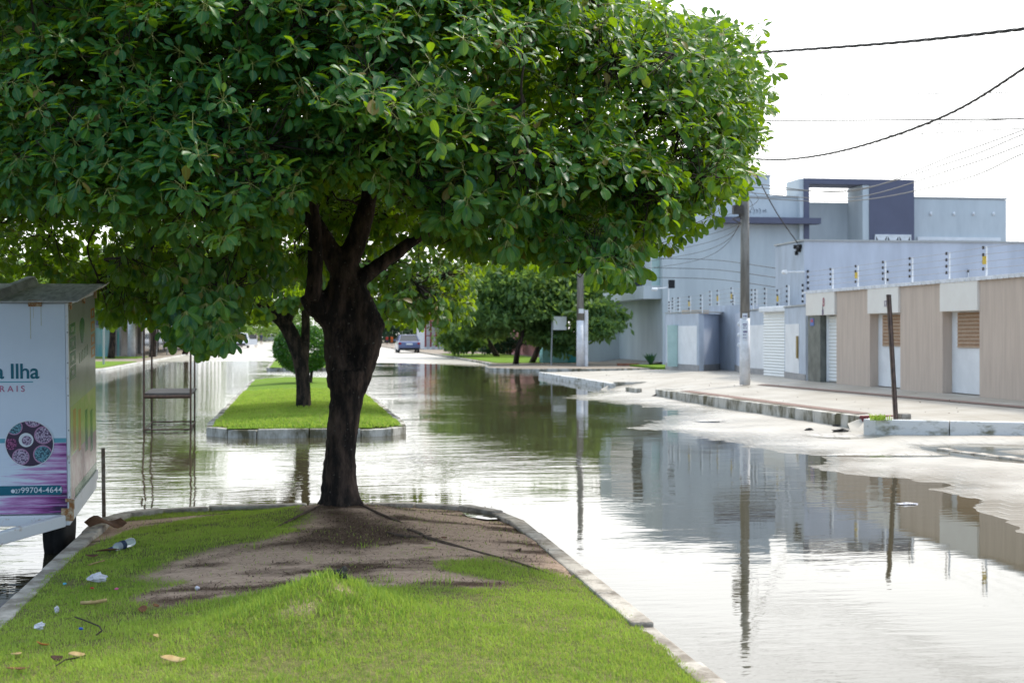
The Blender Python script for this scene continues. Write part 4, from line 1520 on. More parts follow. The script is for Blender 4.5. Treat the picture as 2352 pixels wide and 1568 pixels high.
MB().tube([(c0[0], c0[1], 2.1), (c0[0], c0[1], c0[2] + .12)], .025, 6).build("pole", M['white_paint'], cm)
MB().tube([c0, (c0[0] - .5, c0[1] - .1, c0[2] - .05)], .02, 6).lathe([(.03, -.1), (.055, -.08), (.055, .08), (.04, .1)], (c0[0] - .55, c0[1] - .1, c0[2] - .07), 10, mtx=Matrix.Rotation(PI / 2, 4, 'Y')).build("body", M['white_paint'], cm)
MB().box(c0[0] - .02, c0[0] + .22, c0[1] - .03, c0[1] + .0, c0[2] - .03, c0[2] + .27).build("panel", M['black'], cm)
ag = thing("agave", (16.0, 63.2, .2), "spiky dark agave beside the grey house porch", "plant")
mb = MB()
for q in range(22):
    a_ = q * 2.4
    tl = R.uniform(.15, 1.0)
    d = Vector((math.cos(a_) * tl, math.sin(a_) * tl, 1.1))
    L_ = R.uniform(.40, .62)
    sd2 = Vector((-math.sin(a_), math.cos(a_), 0)) * .06
    b_ = Vector((16.0, 63.2, .2))
    m_ = b_ + d * L_ * .5
    mb.add([b_ - sd2, b_ + sd2, m_ + sd2 * 1.2, m_ - sd2 * 1.2, b_ + d * L_ - Vector((0, 0, .08))], [(0, 1, 2, 3), (3, 2, 4)])
mb.build("leaves", mat("agave_leaf", (.03, .085, .06), (.05, .11, .07), 5, .5), ag)


# ------------------------------------------------------------------ poles, posts and sign
def pole(base, h, r0, r1, whiteh, label, extra=True):
    x, y, z = base
    o_ = thing("utility_pole", base, label, "utility pole", "concrete utility poles along the street")
    MB().lathe([(r0, 0), (r0 + (r1 - r0) * whiteh / h, whiteh)], base, 14).build("painted_foot", M['whitewash'], o_, smooth=True)
    MB().lathe([(r0 + (r1 - r0) * whiteh / h - .002, whiteh - .02), (r1, h)], base, 14).build("shaft", M['grey_pole'], o_, smooth=True)
    return o_


pb = (*G(1711, 883, .33), .33)
hp = 6.1
po = pole(pb, hp, .135, .095, 1.67, "tall grey concrete pole with white foot and paper notices on the pale pavement")
nt = MB()
a0 = math.atan2(-pb[1], -pb[0])
for (z0, z1, w) in ((2.12, 1.99, .5), (1.93, 1.47, .62)):
    n_ = 8
    for q in range(n_):
        t0, t1 = a0 - w + 2 * w * q / n_, a0 - w + 2 * w * (q + 1) / n_
        rr_ = .1345
        nt.quad((pb[0] + rr_ * math.cos(t0), pb[1] + rr_ * math.sin(t0), z0), (pb[0] + rr_ * math.cos(t1), pb[1] + rr_ * math.sin(t1), z0),
                (pb[0] + rr_ * math.cos(t1), pb[1] + rr_ * math.sin(t1), z1), (pb[0] + rr_ * math.cos(t0), pb[1] + rr_ * math.sin(t0), z1))
pn = nt.build("notice", M['print_white'], po)
M['ink'] = mat("violet_ink", (.12, .10, .22), None)
for (z0, hgt_, w) in ((2.07, .045, .36), (1.86, .03, .40), (1.81, .018, .3), (1.76, .018, .35), (1.68, .045, .44), (1.60, .035, .3), (1.52, .018, .42)):
    nt = MB()
    for q in range(7):
        if R.random() < .15:
            continue
        t0, t1 = a0 - w + 2 * w * q / 7, a0 - w + 2 * w * (q + .8) / 7
        rr_ = .1375
        nt.quad((pb[0] + rr_ * math.cos(t0), pb[1] + rr_ * math.sin(t0), z0), (pb[0] + rr_ * math.cos(t1), pb[1] + rr_ * math.sin(t1), z0),
                (pb[0] + rr_ * math.cos(t1), pb[1] + rr_ * math.sin(t1), z0 - hgt_), (pb[0] + rr_ * math.cos(t0), pb[1] + rr_ * math.sin(t0), z0 - hgt_))
    nt.build("lettering", M['ink'], pn)

br_ = MB()
zt = AY(1698, 482, pb[1])[2]
for q in range(9):
    a_ = R.uniform(-.3, .3)
    br_.tube([(pb[0] - .12, pb[1] - .1, zt + a_), (pb[0] - .30 + R.uniform(-.1, .1), pb[1] - .2, zt + a_ + R.uniform(-.15, .2)), (pb[0] - .14, pb[1] - .12, zt + a_ - .2)], .022, 5)
br_.box(pb[0] - .35, pb[0] - .1, pb[1] - .2, pb[1] - .05, zt - .12, zt + .1)
br_.build("cable_bracket", M['cable'], po)

pb2 = (*G(1333, 841, .12), .12)
p2_ = pole(pb2, 7.6, .19, .12, 2.1, "white-footed concrete pole beside the square sign at the next corner")
MB().tube([(pb2[0] + .26, pb2[1] - .05, .12), (pb2[0] + .26, pb2[1] - .05, 2.7)], .09, 8).build("conduit", M['whitewash'], p2_)
MB().box(pb2[0] - .12, pb2[0] + .10, pb2[1] - .30, pb2[1] - .18, 2.55, 2.75).build("meter_box", M['white_paint'], p2_)
pb3 = (*G(302, 818, .12), .12)
pole(pb3, 6.5, .26, .2, 3.0, "pole with a white painted foot before the shop awning at far left")
for (px_, py_, lab) in ((370, 804, "more distant of the white painted poles by the left shops"),):
    q = (*G(px_, py_, .12), .12)
    pole(q, 6.5, .30, .22, 3.0, lab)
q = (*G(953, 800, .12), .12)
pole((13.4, 150, .12), 7, .28, .2, 3.1, "far pole with white foot behind the parked blue car")
# leaning steel post
ZQ = .277
q0, q1 = Vector((*G(2062, 963, ZQ), ZQ)), Vector(AY(2045, 669, G(2062, 963, ZQ)[1]))
lp = thing("steel_post", q0, "rusty steel section post leaning at the pavement corner", "post")
mb = MB()
d = (q1 - q0)
for (sx, sy, wx_, wy_) in ((-.055, -.03, .055, .008), (-.055, -.03, .008, .06), (-.008, -.03, .008, .07)):
    V = [(q0 + Vector((sx + a * wx_, sy + b * wy_, -.05)) + (d if c else Vector((0, 0, 0)))) for c in (0, 1) for b in (0, 1) for a in (0, 1)]
    mb.add(V, [(0, 2, 3, 1), (4, 5, 7, 6), (0, 1, 5, 4), (2, 6, 7, 3), (0, 4, 6, 2), (1, 3, 7, 5)])
mb.build("section", M['post_steel'], lp)
MB().box(q0.x + .06, q0.x + .22, q0.y - .02, q0.y + .15, ZQ - .05, ZQ + .09).build("footing", M['concrete'], lp, bevel=.02)
wd = thing("weed", (q0.x - .36, q0.y - .12, ZQ), "small green weed growing at the foot of the leaning post", "weed")
rs_ = np.random.default_rng(9)
wx_, wy_ = rs_.normal(q0.x - .36, .07, 90), rs_.normal(q0.y - .14, .04, 90)
V, F = blades(wx_, wy_, np.full(90, ZQ), .10 * rs_.uniform(.4, 1.2, 90), np.full(90, .010), rs_, 1.0)
np_mesh("foliage", V, F, M['grass'], wd, tint=np.full(180, .6), rib=np.zeros(len(V)), smooth=False)
# square sign
sb = Vector((*G(1266, 838, .12), .12))
sg = thing("street_sign", sb, "plain white square sign on a thin grey post", "sign")
st_ = AY(1266, 725, sb.y)[2]
MB().tube([sb, (sb.x + .06, sb.y, st_)], .035, 8).build("post", M['galv'], sg)
s0, s1 = AY(1271, 757, sb.y), AY(1301, 727, sb.y)
MB().box(s0[0], s1[0], sb.y - .015, sb.y + .015, s0[2], s1[2]).build("board", M['white_paint'], sg)
MB().box(s0[0] - .02, s1[0] + .02, sb.y + .016, sb.y + .04, s0[2] - .02, s1[2] + .02).build("backing_frame", M['galv'], sg)
q = (*G(238, 838, .12), .12)
lp2 = thing("lamp_post", q, "thin grey pole with a short bracket on the left grass verge", "pole")
MB().tube([q, (q[0], q[1], 3.0)], .05, 8).build("pole", M['galv'], lp2)
MB().tube([(q[0], q[1], 2.85), (q[0] + .7, q[1], 2.8)], .04, 6).build("bracket", M['galv'], lp2)


# ------------------------------------------------------------------ cables
def cable(name, pts, rad, label, group, m_, sag=0.0, twist=0, n=40):
    """Hanging cable through surveyed points (x, y, z); twist = number of strands."""
    P_ = [Vector(p_) for p_ in pts]
    out_ = []
    seg = len(P_) - 1
    for i in range(n + 1):
        t_ = i / n * seg
        k_ = min(int(t_), seg - 1)
        f_ = t_ - k_
        p0, p1, p2, p3 = P_[max(k_ - 1, 0)], P_[k_], P_[k_ + 1], P_[min(k_ + 2, seg)]
        c = .5 * ((2 * p1) + (p2 - p0) * f_ + (2 * p0 - 5 * p1 + 4 * p2 - p3) * f_ ** 2 + (3 * p1 - p0 - 3 * p2 + p3) * f_ ** 3)
        c.z -= sag * 4 * (i / n) * (1 - i / n)
        out_.append(c)
    mb = MB()
    if twist:
        L_ = (out_[-1] - out_[0]).length
        fine = []
        M_ = n * 6
        for i in range(M_ + 1):
            t_ = i / M_ * n
            k_ = min(int(t_), n - 1)
            fine.append(out_[k_].lerp(out_[k_ + 1], t_ - k_))
        d = (out_[-1] - out_[0]).normalized()
        u = d.cross(Vector((0, 0, 1))).normalized()
        w = Vector((0, 0, 1))
        for s_ in range(twist):
            pp = [c + (u * math.cos(2 * PI * (i / M_ * L_ / .9 + s_ / twist)) + w * math.sin(2 * PI * (i / M_ * L_ / .9 + s_ / twist))) * rad * .9 for i, c in enumerate(fine)]
            mb.tube(pp, rad * .75, 5)
    else:
        mb.tube(out_, rad, 5)
    return tag(mb.build(name, m_, smooth=True), label, "cable", group)


def D(px, py, d):
    """Point at camera distance d (metres) seen at a reference pixel."""
    a, b, c = ray(px, py)
    return (a * d, b * d, EYE + c * d)


GR = "overhead cables on the right"
ptop = (pb[0], pb[1], hp - .1)
cable("cable", [D(1560, 135, 26), D(1735, 122, 23), D(2040, 100, 19), D(2352, 67, 16), D(2700, 20, 13.5)], .0135, "thick twisted cable crossing highest in the sky", GR, M['cable'], twist=3)
cable("cable", [D(1600, 350, 34), D(1745, 366, 31), D(1850, 362, 28), D(1990, 332, 25), D(2180, 262, 22), D(2352, 157, 19.5), D(2600, -20, 16.5)], .0135, "twisted cable rising steeply towards the upper right", GR, M['cable'], twist=3)
cable("cable", [D(1500, 277, 30), D(1770, 277, 28), D(2060, 276, 26), D(2352, 273, 24), D(2700, 268, 22)], .012, "dark level cable across the middle of the sky", GR, M['cable'])
cable("drop_cable", [D(1716, 345, 35.8), D(1741, 408, 37.2), D(1785, 490, 39), AX(1832, 558, XL - .06)], .016, "dark service cable dropping from the pole to the lilac house", GR, M['cable'])
for i, (pts, lab) in enumerate((
        ([D(1480, 217, 48), D(1900, 218, 40), D(2352, 212, 34), D(2600, 206, 31)], "thin faint wire below the highest twisted cable"),
        ([D(1480, 298, 46), D(1900, 297, 40), D(2352, 272, 34), D(2600, 254, 31)], "thin wire just under the dark level cable"),
        ([D(1480, 330, 46), D(1800, 322, 40), D(2352, 295, 34), D(2600, 280, 31)], "thin wire sagging above the rising twisted cable"),
        ([(pb[0] - .1, pb[1], 5.43), D(1950, 440, 33), D(2200, 353, 27), D(2352, 298, 24), D(2600, 200, 20)], "pale wire fanning from the pole, topmost of the bundle"),
        ([(pb[0] - .1, pb[1], 5.30), D(1950, 437, 33), D(2200, 368, 27), D(2352, 308, 24), D(2600, 214, 20)], "pale wire fanning from the pole, second of the bundle"),
        ([(pb[0] - .1, pb[1], 5.17), D(1950, 455, 33), D(2200, 385, 27), D(2352, 331, 24), D(2600, 235, 20)], "pale wire fanning from the pole, third of the bundle"),
        ([(pb[0] - .1, pb[1], 5.04), D(1950, 462, 33), D(2200, 415, 27), D(2352, 352, 24), D(2600, 258, 20)], "pale wire fanning from the pole, lowest of the bundle"))):
    cable("cable", pts, .011, lab, GR, M['cable'] if i < 3 else M['wire'])
for i in range(6):
    z0 = 5.34 - .14 * i
    e_ = D(1530 - 6 * i, 596 + 16 * i, 64)
    cable("cable", [(pb[0], pb[1], z0), D(1690 - 18 * i, 480 + 22 * i, 42), (pb2[0], pb2[1], 5.4 - .2 * i)], .007,
          ["uppermost", "second from the top", "third from the top", "third from the bottom", "second from the bottom", "lowest"][i] + " of the thin wires between the two white-footed poles", "wires between the two poles", M['cable'], sag=.1)
for i in range(3):
    py = 585 + i * 22
    cable("cable", [D(1500, py + 8, 60), D(1640, py + 12, 56), (XL + .05, 40.8, AX(1810, py + 28, XL + .05)[2])], .012,
          ["upper", "middle", "lower"][i] + " dark wire sagging across the grey house front", "wires before the grey house", M['cable'])


# ------------------------------------------------------------------ the big shade tree
def px_pts(lst, Yb):
    """[(px, py, radius px, dy)] -> world points and radii near the plane Y = Yb."""
    P_, r_ = [], []
    for (a, b, c, *dy) in lst:
        Y_ = Yb + (dy[0] if dy else 0)
        P_.append(Vector(AY(a, b, Y_)))
        r_.append(c * Y_ / FPX * 1.02)
    return P_, r_


def smooth_path(P_, r_, sub=5):
    out_, ro = [], []
    n_ = len(P_)
    for i in range(n_ - 1):
        p0, p1, p2, p3 = P_[max(i - 1, 0)], P_[i], P_[i + 1], P_[min(i + 2, n_ - 1)]
        for s in range(sub):
            f_ = s / sub
            out_.append(.5 * ((2 * p1) + (p2 - p0) * f_ + (2 * p0 - 5 * p1 + 4 * p2 - p3) * f_ ** 2 + (3 * p1 - p0 - 3 * p2 + p3) * f_ ** 3))
            ro.append(r_[i] * (1 - f_) + r_[i + 1] * f_)
    out_.append(P_[-1])
    ro.append(r_[-1])
    return out_, ro


def wobble(P_, amt, seed):
    return [p_ + Vector((mnoise.noise(p_ * 1.3 + Vector((seed, 0, 0))), mnoise.noise(p_ * 1.3 + Vector((0, seed, 5))), mnoise.noise(p_ * 1.3 + Vector((9, 0, seed))))) * amt for p_ in P_]


tree = thing("shade_tree", (TREE[0], TREE[1], .25), "large spreading shade tree with dark forked trunk on the near median", "tree")
YT = TREE[1]
trunk_paths = [
    [(778, 1185, 46), (776, 1150, 40), (779, 1090, 37), (785, 1000, 34), (794, 930, 36), (800, 880, 42), (803, 850, 46)],
    [(785, 880, 34), (772, 830, 25), (768, 770, 24), (772, 710, 28), (780, 660, 30), (786, 630, 28), (766, 590, 24), (738, 540, 21), (704, 480, 18), (682, 425, 15)],
    [(786, 640, 26), (800, 600, 26), (822, 545, 24), (838, 490, 21), (849, 440, 18), (850, 380, 15)],
    [(800, 655, 22), (830, 638, 20), (866, 612, 17), (912, 580, 15), (965, 542, 13), (1050, 505, 10, -.3)],
    [(812, 885, 34), (832, 840, 30), (843, 790, 31), (848, 745, 31), (832, 705, 30), (812, 660, 28), (795, 630, 24)],
    [(803, 835, 12), (804, 814, 14), (805, 796, 17), (804, 780, 25), (806, 740, 27), (806, 690, 24)], [(800, 850, 27), (804, 828, 17)],
    [(850, 756, 28), (868, 740, 22), (878, 733, 16)],
    [(778, 750, 30), (748, 716, 31), (724, 692, 30), (712, 672, 25)],
    [(714, 690, 17), (722, 650, 18), (724, 600, 17), (724, 540, 16), (719, 480, 14), (712, 430, 12)],
]
mb = MB()
for i, tp in enumerate(trunk_paths):
    P_, r_ = px_pts(tp, YT - (.16 if i == 9 else 0))
    P_, r_ = smooth_path(P_, r_)
    r_ = [x_ * (1 + .07 * mnoise.noise(p_ * 5 + Vector((i, 0, 0)))) for x_, p_ in zip(r_, P_)]
    mb.tube(P_, r_, 14)
# root flare
for q in range(7):
    a_ = q * .9 + .3
    c = Vector((TREE[0] + .03, TREE[1], .36))
    e_ = c + Vector((math.cos(a_), math.sin(a_), 0)) * R.uniform(.15, .21)
    e_.z = .20
    mb.tube([c + Vector((0, 0, .2)), c.lerp(e_, .5) + Vector((0, 0, .0)), e_], [.09, .07, .03], 8)
tk = mb.build("trunk", M['bark'], tree, smooth=True)
rm = tk.modifiers.new("remesh", 'REMESH')
rm.mode = 'VOXEL'
rm.voxel_size = .016
rm.use_smooth_shade = True
sm = tk.modifiers.new("smooth", 'SMOOTH')
sm.factor = .5
sm.iterations = 4
tx_ = bpy.data.textures.new("bark_relief", 'CLOUDS')
tx_.noise_scale = .05
dp = tk.modifiers.new("relief", 'DISPLACE')
dp.texture = tx_
dp.strength = .022
dp.mid_level = .5

# roots across the bare earth
for pts, r0 in (([(935, 1216), (960, 1228), (985, 1240), (1040, 1252), (1110, 1266), (1200, 1284), (1275, 1302)], .026),
                ([(820, 1172), (870, 1184), (915, 1194), (955, 1206), (1000, 1214)], .018),
                ([(890, 1226), (930, 1238), (960, 1238), (990, 1232)], .024),
                ([(740, 1176), (690, 1188), (640, 1206), (600, 1230)], .015)):
    P_ = []
    for (a_, b_) in pts:
        x_, y_ = G(a_, b_, .2)
        P_.append(Vector((x_, y_, float(med_h(np.array([x_]), np.array([y_]))[0]) + r0 * .15)))
    r_ = [r0 * (.35 + .65 * min(1, 3 * i / (len(P_) - 1))) * (1 - .75 * i / (len(P_) - 1)) for i in range(len(P_))]
    P_, r_ = smooth_path(P_, r_, 4)
    MB().tube(wobble(P_, .02, r0 * 100), r_, 8, flat=.8).build("root", M['root'], tree, smooth=True)


def P3(px, py, Y):
    return Vector(AY(px, py, Y))


limbs = [  # (points, radii): crooked limbs spreading through the crown
    ([P3(682, 425, YT), Vector((-.8, 11.0, 3.15)), Vector((-1.9, 10.4, 3.4)), Vector((-3.2, 10.0, 3.35))], [.055, .05, .04, .02]),
    ([P3(682, 425, YT), Vector((-.5, 11.9, 3.3)), Vector((-1.6, 12.6, 3.5)), Vector((-3.0, 13.0, 3.3))], [.05, .045, .035, .02]),
    ([P3(712, 430, YT - .16), Vector((-.2, 10.6, 3.2)), Vector((-.9, 9.6, 3.35)), Vector((-1.6, 8.7, 3.1))], [.042, .04, .032, .016]),
    ([P3(712, 430, YT - .16), Vector((.2, 10.9, 3.5)), Vector((.1, 10.0, 3.9)), Vector((.1, 9.0, 3.9))], [.04, .035, .03, .014]),
    ([P3(850, 380, YT), Vector((.75, 11.2, 3.5)), Vector((1.3, 10.7, 3.9)), Vector((2.2, 10.2, 4.05))], [.05, .045, .035, .018]),
    ([P3(850, 380, YT), Vector((.8, 12.0, 3.5)), Vector((1.2, 12.9, 3.8)), Vector((1.6, 13.8, 3.6))], [.048, .04, .03, .015]),
    ([P3(850, 400, YT), Vector((.6, 11.4, 3.9)), Vector((.3, 11.5, 4.4))], [.04, .03, .015]),
    ([P3(1050, 505, YT - .3), Vector((1.6, 10.8, 2.75)), Vector((2.5, 10.5, 3.05)), Vector((3.3, 10.4, 3.3))], [.036, .032, .026, .014]),
    ([P3(965, 542, YT), Vector((1.2, 10.4, 2.6)), Vector((1.5, 9.5, 2.75)), Vector((1.8, 8.7, 2.7))], [.032, .03, .024, .012]),
    ([P3(1050, 505, YT - .3), Vector((1.9, 11.6, 2.9)), Vector((2.6, 12.3, 3.0))], [.03, .025, .012]),
    ([Vector((-.2, 10.6, 3.2)), Vector((-1.2, 10.0, 2.9)), Vector((-2.0, 9.5, 2.6)), Vector((-2.5, 9.2, 2.4))], [.03, .028, .022, .012]),
]
LP = []
for i, (P_, r_) in enumerate(limbs):
    P_, r_ = smooth_path(P_, r_, 7)
    P_ = [P_[0]] + wobble(P_[1:], .16, i * 3.1)
    MB().tube(P_, r_, 8).build("limb", M['bark_pale'], tree, smooth=True)
    LP += P_[3:]
LPn = np.array([tuple(p_) for p_ in LP])


def crown_points(C, rx, ry, rz, zb0, drop, N, rs, nthr=-.22, nsc=.95, shares=(.52, .20, .28)):
    """Twig tips over an umbrella-shaped crown: top shell, flanks, drooping underside, thinned into pads by noise."""
    out_, ax_, dr_ = [], [], []
    n_ = N * 2
    kind_ = rs.choice(3, n_, p=shares)
    r_ = np.where(kind_ == 1, rs.uniform(.86, 1.0, n_), np.sqrt(rs.uniform(0, 1, n_)) * .98)
    r_ = np.where(kind_ == 2, np.maximum(r_, .30), r_)
    th_a = rs.uniform(0, 2 * PI, n_)
    x, y = C[0] + rx * r_ * np.cos(th_a), C[1] + ry * r_ * np.sin(th_a)
    bump_ = .16 * vnoise(x, y, .9, 61, 3)
    zt_ = C[2] + rz * np.maximum(1 - r_ ** 2.9, 0) ** (1 / 2.9) + bump_
    zb_ = zb0 - drop * r_ ** 2.2 + bump_
    u_ = rs.uniform(0, 1, n_)
    z = np.where(kind_ == 0, zt_ - np.abs(rs.normal(0, .26, n_)), np.where(kind_ == 1, zb_ + (zt_ - zb_) * u_, zb_ + np.abs(rs.normal(0, .24, n_))))
    A_ = np.stack([np.cos(th_a) * r_ * 1.1, np.sin(th_a) * r_ * 1.1, np.where(kind_ == 0, .75, np.where(kind_ == 1, .25, -.25))], 1) + rs.normal(0, .28, (n_, 3))
    nn = np.array([mnoise.noise(Vector((a_ * nsc, b_ * nsc, c_ * nsc * 1.9))) for a_, b_, c_ in zip(x, y, z)])
    keep = nn > nthr
    P_ = np.stack([x, y, z], 1)[keep]
    A_ = unit(A_)[keep]
    hmid = (C[2] + zb0) / 2
    d_ = .06 + np.clip((hmid + .1 - P_[:, 2]) / 1.1, 0, 1) * 1.35
    return P_[:N], A_[:N], d_[:N]


rs_ = np.random.default_rng(21)
CC, RX, RY, RZ, ZB, DRP = (-.05, 11.2, 3.45), 3.80, 3.3, 1.30, 2.85, .75
Pc, Ac, Dc = crown_points(CC, RX, RY, RZ, ZB, DRP, 5400, rs_, nthr=-.30)
pp, pa, pd = [], [], []
for q in range(255):
    low = q >= 180
    th_q = rs_.uniform(0, 2 * PI)
    if rs_.random() < .55:
        th_q = -PI / 2 + rs_.normal(0, .75)             # more boughs reach out over the lawn
    r_q = rs_.uniform(.55, 1.0) if low else math.sqrt(rs_.uniform(.0, 1.0))
    zt_q = CC[2] + RZ * max(1 - r_q ** 2.6, 0) ** (1 / 2.6)
    zb_q = ZB - DRP * r_q ** 2.2
    z_q = zb_q + rs_.uniform(.05, .45) if low else (zt_q - abs(rs_.normal(0, .22)) if r_q < .8 else rs_.uniform(zb_q + .3, zt_q + .05))
    od_ = np.array([math.cos(th_q), math.sin(th_q), 0])
    c_q = np.array([CC[0] + RX * r_q * od_[0] * .96, CC[1] + RY * r_q * od_[1] * .96, z_q])
    rad_q = rs_.uniform(.34, .66)
    n_q = int(225 * rad_q ** 2)
    rho, phi = np.sqrt(rs_.uniform(0, 1, n_q)) * rad_q, rs_.uniform(0, 2 * PI, n_q)
    off = np.stack([rho * np.cos(phi), rho * np.sin(phi), np.zeros(n_q)], 1)
    ow = off @ od_
    off[:, 2] = -.42 * rho ** 2 / rad_q - .40 * ow + rs_.normal(0, .045, n_q)
    pp.append(c_q + off)
    pa.append(unit(np.array([0, 0, .75]) + od_ * .35 + off * np.array([1, 1, 0]) * (.55 / rad_q) + rs_.normal(0, .15, (n_q, 3))))
    hq = np.clip((3.05 - c_q[2]) / 1.1, 0, 1)
    pd.append(np.clip(.05 + .30 * (rho / rad_q) ** 2 * np.clip(ow / rad_q + .4, 0, 1) + hq * .8, 0, 1.4))
pp, pa, pd = np.concatenate(pp), np.concatenate(pa), np.concatenate(pd)
Pc, Ac, Dc = np.concatenate([Pc, pp]), np.concatenate([Ac, pa]), np.concatenate([Dc, pd])
# leafy twigs added inside the crown to block the sky and darken it
k_ = 3000
q_ = unit(rs_.normal(0, 1, (k_, 3))) * rs_.uniform(.15, .9, (k_, 1)) ** .6 * np.array([3.6, 3.1, .85]) + np.array([-.05, 11.4, 3.55])
Pc, Ac, Dc = np.concatenate([Pc, q_]), np.concatenate([Ac, unit(rs_.normal(0, .6, (k_, 3)) + np.array([0, 0, .5]))]), np.concatenate([Dc, np.full(k_, .35)])
yl = np.array([(-400, 470), (0, 470), (150, 480), (330, 505), (480, 540), (560, 560), (630, 520), (690, 450), (720, 400), (860, 405), (950, 465), (1000, 500), (1100, 530), (1200, 548), (1300, 560), (1400, 565),
               (1480, 540), (1560, 475), (1640, 440), (1700, 400), (1740, 330), (1790, 230), (1900, 150)], float)
yb_ = np.array([(-400, 690), (0, 690), (200, 715), (540, 725), (690, 690), (715, 620), (760, 560), (840, 470), (900, 500), (1000, 560), (1100, 600), (1300, 600), (1400, 600), (1480, 570), (1560, 500), (1640, 455), (1700, 400), (1740, 330), (1790, 230), (1900, 150)], float)


def cull(P_):
    px_, py_ = topx(P_)
    lim = np.where(P_[:, 1] < YT, np.interp(px_, yl[:, 0], yl[:, 1]), np.interp(px_, yb_[:, 0], yb_[:, 1]))
    ok_ = py_ < lim
    ok_ &= px_ < np.interp(py_, [-600, -200, 0, 75, 160, 260, 350, 450, 510, 545, 650], [600, 1120, 1440, 1630, 1735, 1735, 1710, 1690, 1620, 1545, 1480])
    ok_ &= ~((px_ < 660) & (py_ > 455) & (RNG.random(len(P_)) < .50))
    # keep clear of the trailer and of its roof
    ok_ &= ~((P_[:, 0] < -1.35) & (P_[:, 2] < 2.35) & (P_[:, 1] > 9.9) & (P_[:, 1] < 12.3))
    return ok_


ok = cull(Pc)
Pc, Ac, Dc = Pc[ok], Ac[ok], Dc[ok]
ex = []
for (px_, py_, d_, sx, sy, n_) in ((470, 620, 8.7, 75, 45, 34), (460, 690, 8.6, 62, 30, 40), (458, 745, 8.55, 52, 22, 34), (330, 620, 9.6, 60, 40, 14), (600, 600, 9.3, 50, 40, 14), (655, 680, 9.4, 26, 14, 8), (540, 640, 10.5, 90, 50, 40), (380, 600, 10.8, 110, 50, 40),
                                    (1385, 575, 8.9, 70, 26, 30), (1290, 570, 9.2, 80, 22, 24), (1160, 548, 9.2, 70, 22, 20), (1050, 535, 9.6, 50, 26, 14), (1420, 612, 8.8, 40, 18, 22), (1130, 470, 8.4, 90, 40, 26),
                                    (1560, 470, 9.4, 50, 30, 16), (560, 500, 9.2, 90, 50, 40), (300, 440, 9.2, 120, 50, 50), (900, 250, 8.0, 160, 50, 60), (430, 300, 8.2, 150, 80, 70), (1500, 200, 9.2, 120, 110, 90), (120, 80, 8.6, 120, 60, 40), (1650, 400, 9.8, 45, 45, 60), (1690, 250, 10.2, 45, 70, 60), (1600, 120, 10.0, 70, 50, 60), (90, 570, 13.2, 120, 60, 50), (230, 620, 13.2, 90, 50, 40), (120, 640, 12.9, 100, 25, 26), (330, 640, 12.6, 70, 50, 36), (770, 500, 13.4, 70, 50, 60), (880, 520, 13.2, 60, 30, 34), (700, 600, 13.0, 45, 40, 34), (740, 580, 13.6, 30, 30, 20), (290, 670, 12.5, 48, 36, 30), (350, 690, 12.5, 60, 32, 34), (260, 720, 12.6, 22, 16, 8), (500, 690, 12.4, 50, 30, 20)):
    for q in range(int(n_ * 1.6)):
        a_, b_ = rs_.normal(px_, sx * .75), rs_.normal(py_, sy * .75)
        ex.append(D(a_, b_, d_ + rs_.normal(0, .35)))
ex = np.array(ex)
px_, py_ = topx(ex)
lim2 = np.interp(px_, yl[:, 0], yl[:, 1]) + np.where((px_ < 545) & (px_ > 370), 255, np.where(px_ < 690, 130, np.where((px_ > 1330) & (px_ < 1480), 80, 48)))
lim2 = np.where((ex[:, 1] > 12) & (px_ < 660), np.where(px_ > 240, 738, 690), lim2)
lim2 = np.where((ex[:, 1] > 12) & (px_ > 660) & (px_ < 930), 640, lim2)
ok = (py_ < lim2) & ~((px_ < 250) & (py_ > 600) & (ex[:, 1] < 12.4)) & (px_ < 1765) & ~((ex[:, 0] < -1.35) & (ex[:, 2] < 2.3) & (ex[:, 1] > 9.9) & (ex[:, 1] < 12.3))
ex = ex[ok]
py_ = py_[ok]
sp_ = np.array([D(a_ + rs_.normal(0, 7), b_ + rs_.normal(0, 7), 11.0 + rs_.normal(0, .5)) for (a_, b_) in ((1768, 165), (1757, 205), (1745, 285), (1735, 330), (1715, 385), (1690, 440), (1640, 495), (1600, 512), (1690, 88), (1640, 68), (1580, 42), (1520, 16), (1735, 130), (1752, 240), (1560, 530), (1530, 545)) for _ in range(3)])
ex = np.concatenate([ex, sp_])
py_ = np.concatenate([py_, topx(sp_)[1]])
exA = unit(np.stack([rs_.normal(0, .4, len(ex)), rs_.normal(-.7, .3, len(ex)), np.where(py_ < 400, .6, -.1) + rs_.normal(0, .2, len(ex))], 1))
exD = np.where(py_ < 350, .12, np.where(py_ < 500, .45, 1.5))
Pc, Ac, Dc = np.concatenate([Pc, ex]), np.concatenate([Ac, exA]), np.concatenate([Dc, exD])
sunlit_bias = np.clip((Pc[:, 2] - 2.9) * .10, -.10, .12) + np.clip((Pc[:, 0] - .6) * .11, 0, .32)  # leaves coloured yellower towards the right and top, painting in the sunlit rim
V, F, tn, rb, mi = leaves(Pc, Ac, Dc, .086, 7, 10, rs_, tintbias=sunlit_bias)
np_mesh("crown", V, F, [M['leaf'], M['petiole']], tree, tint=tn, rib=rb, mi=mi)


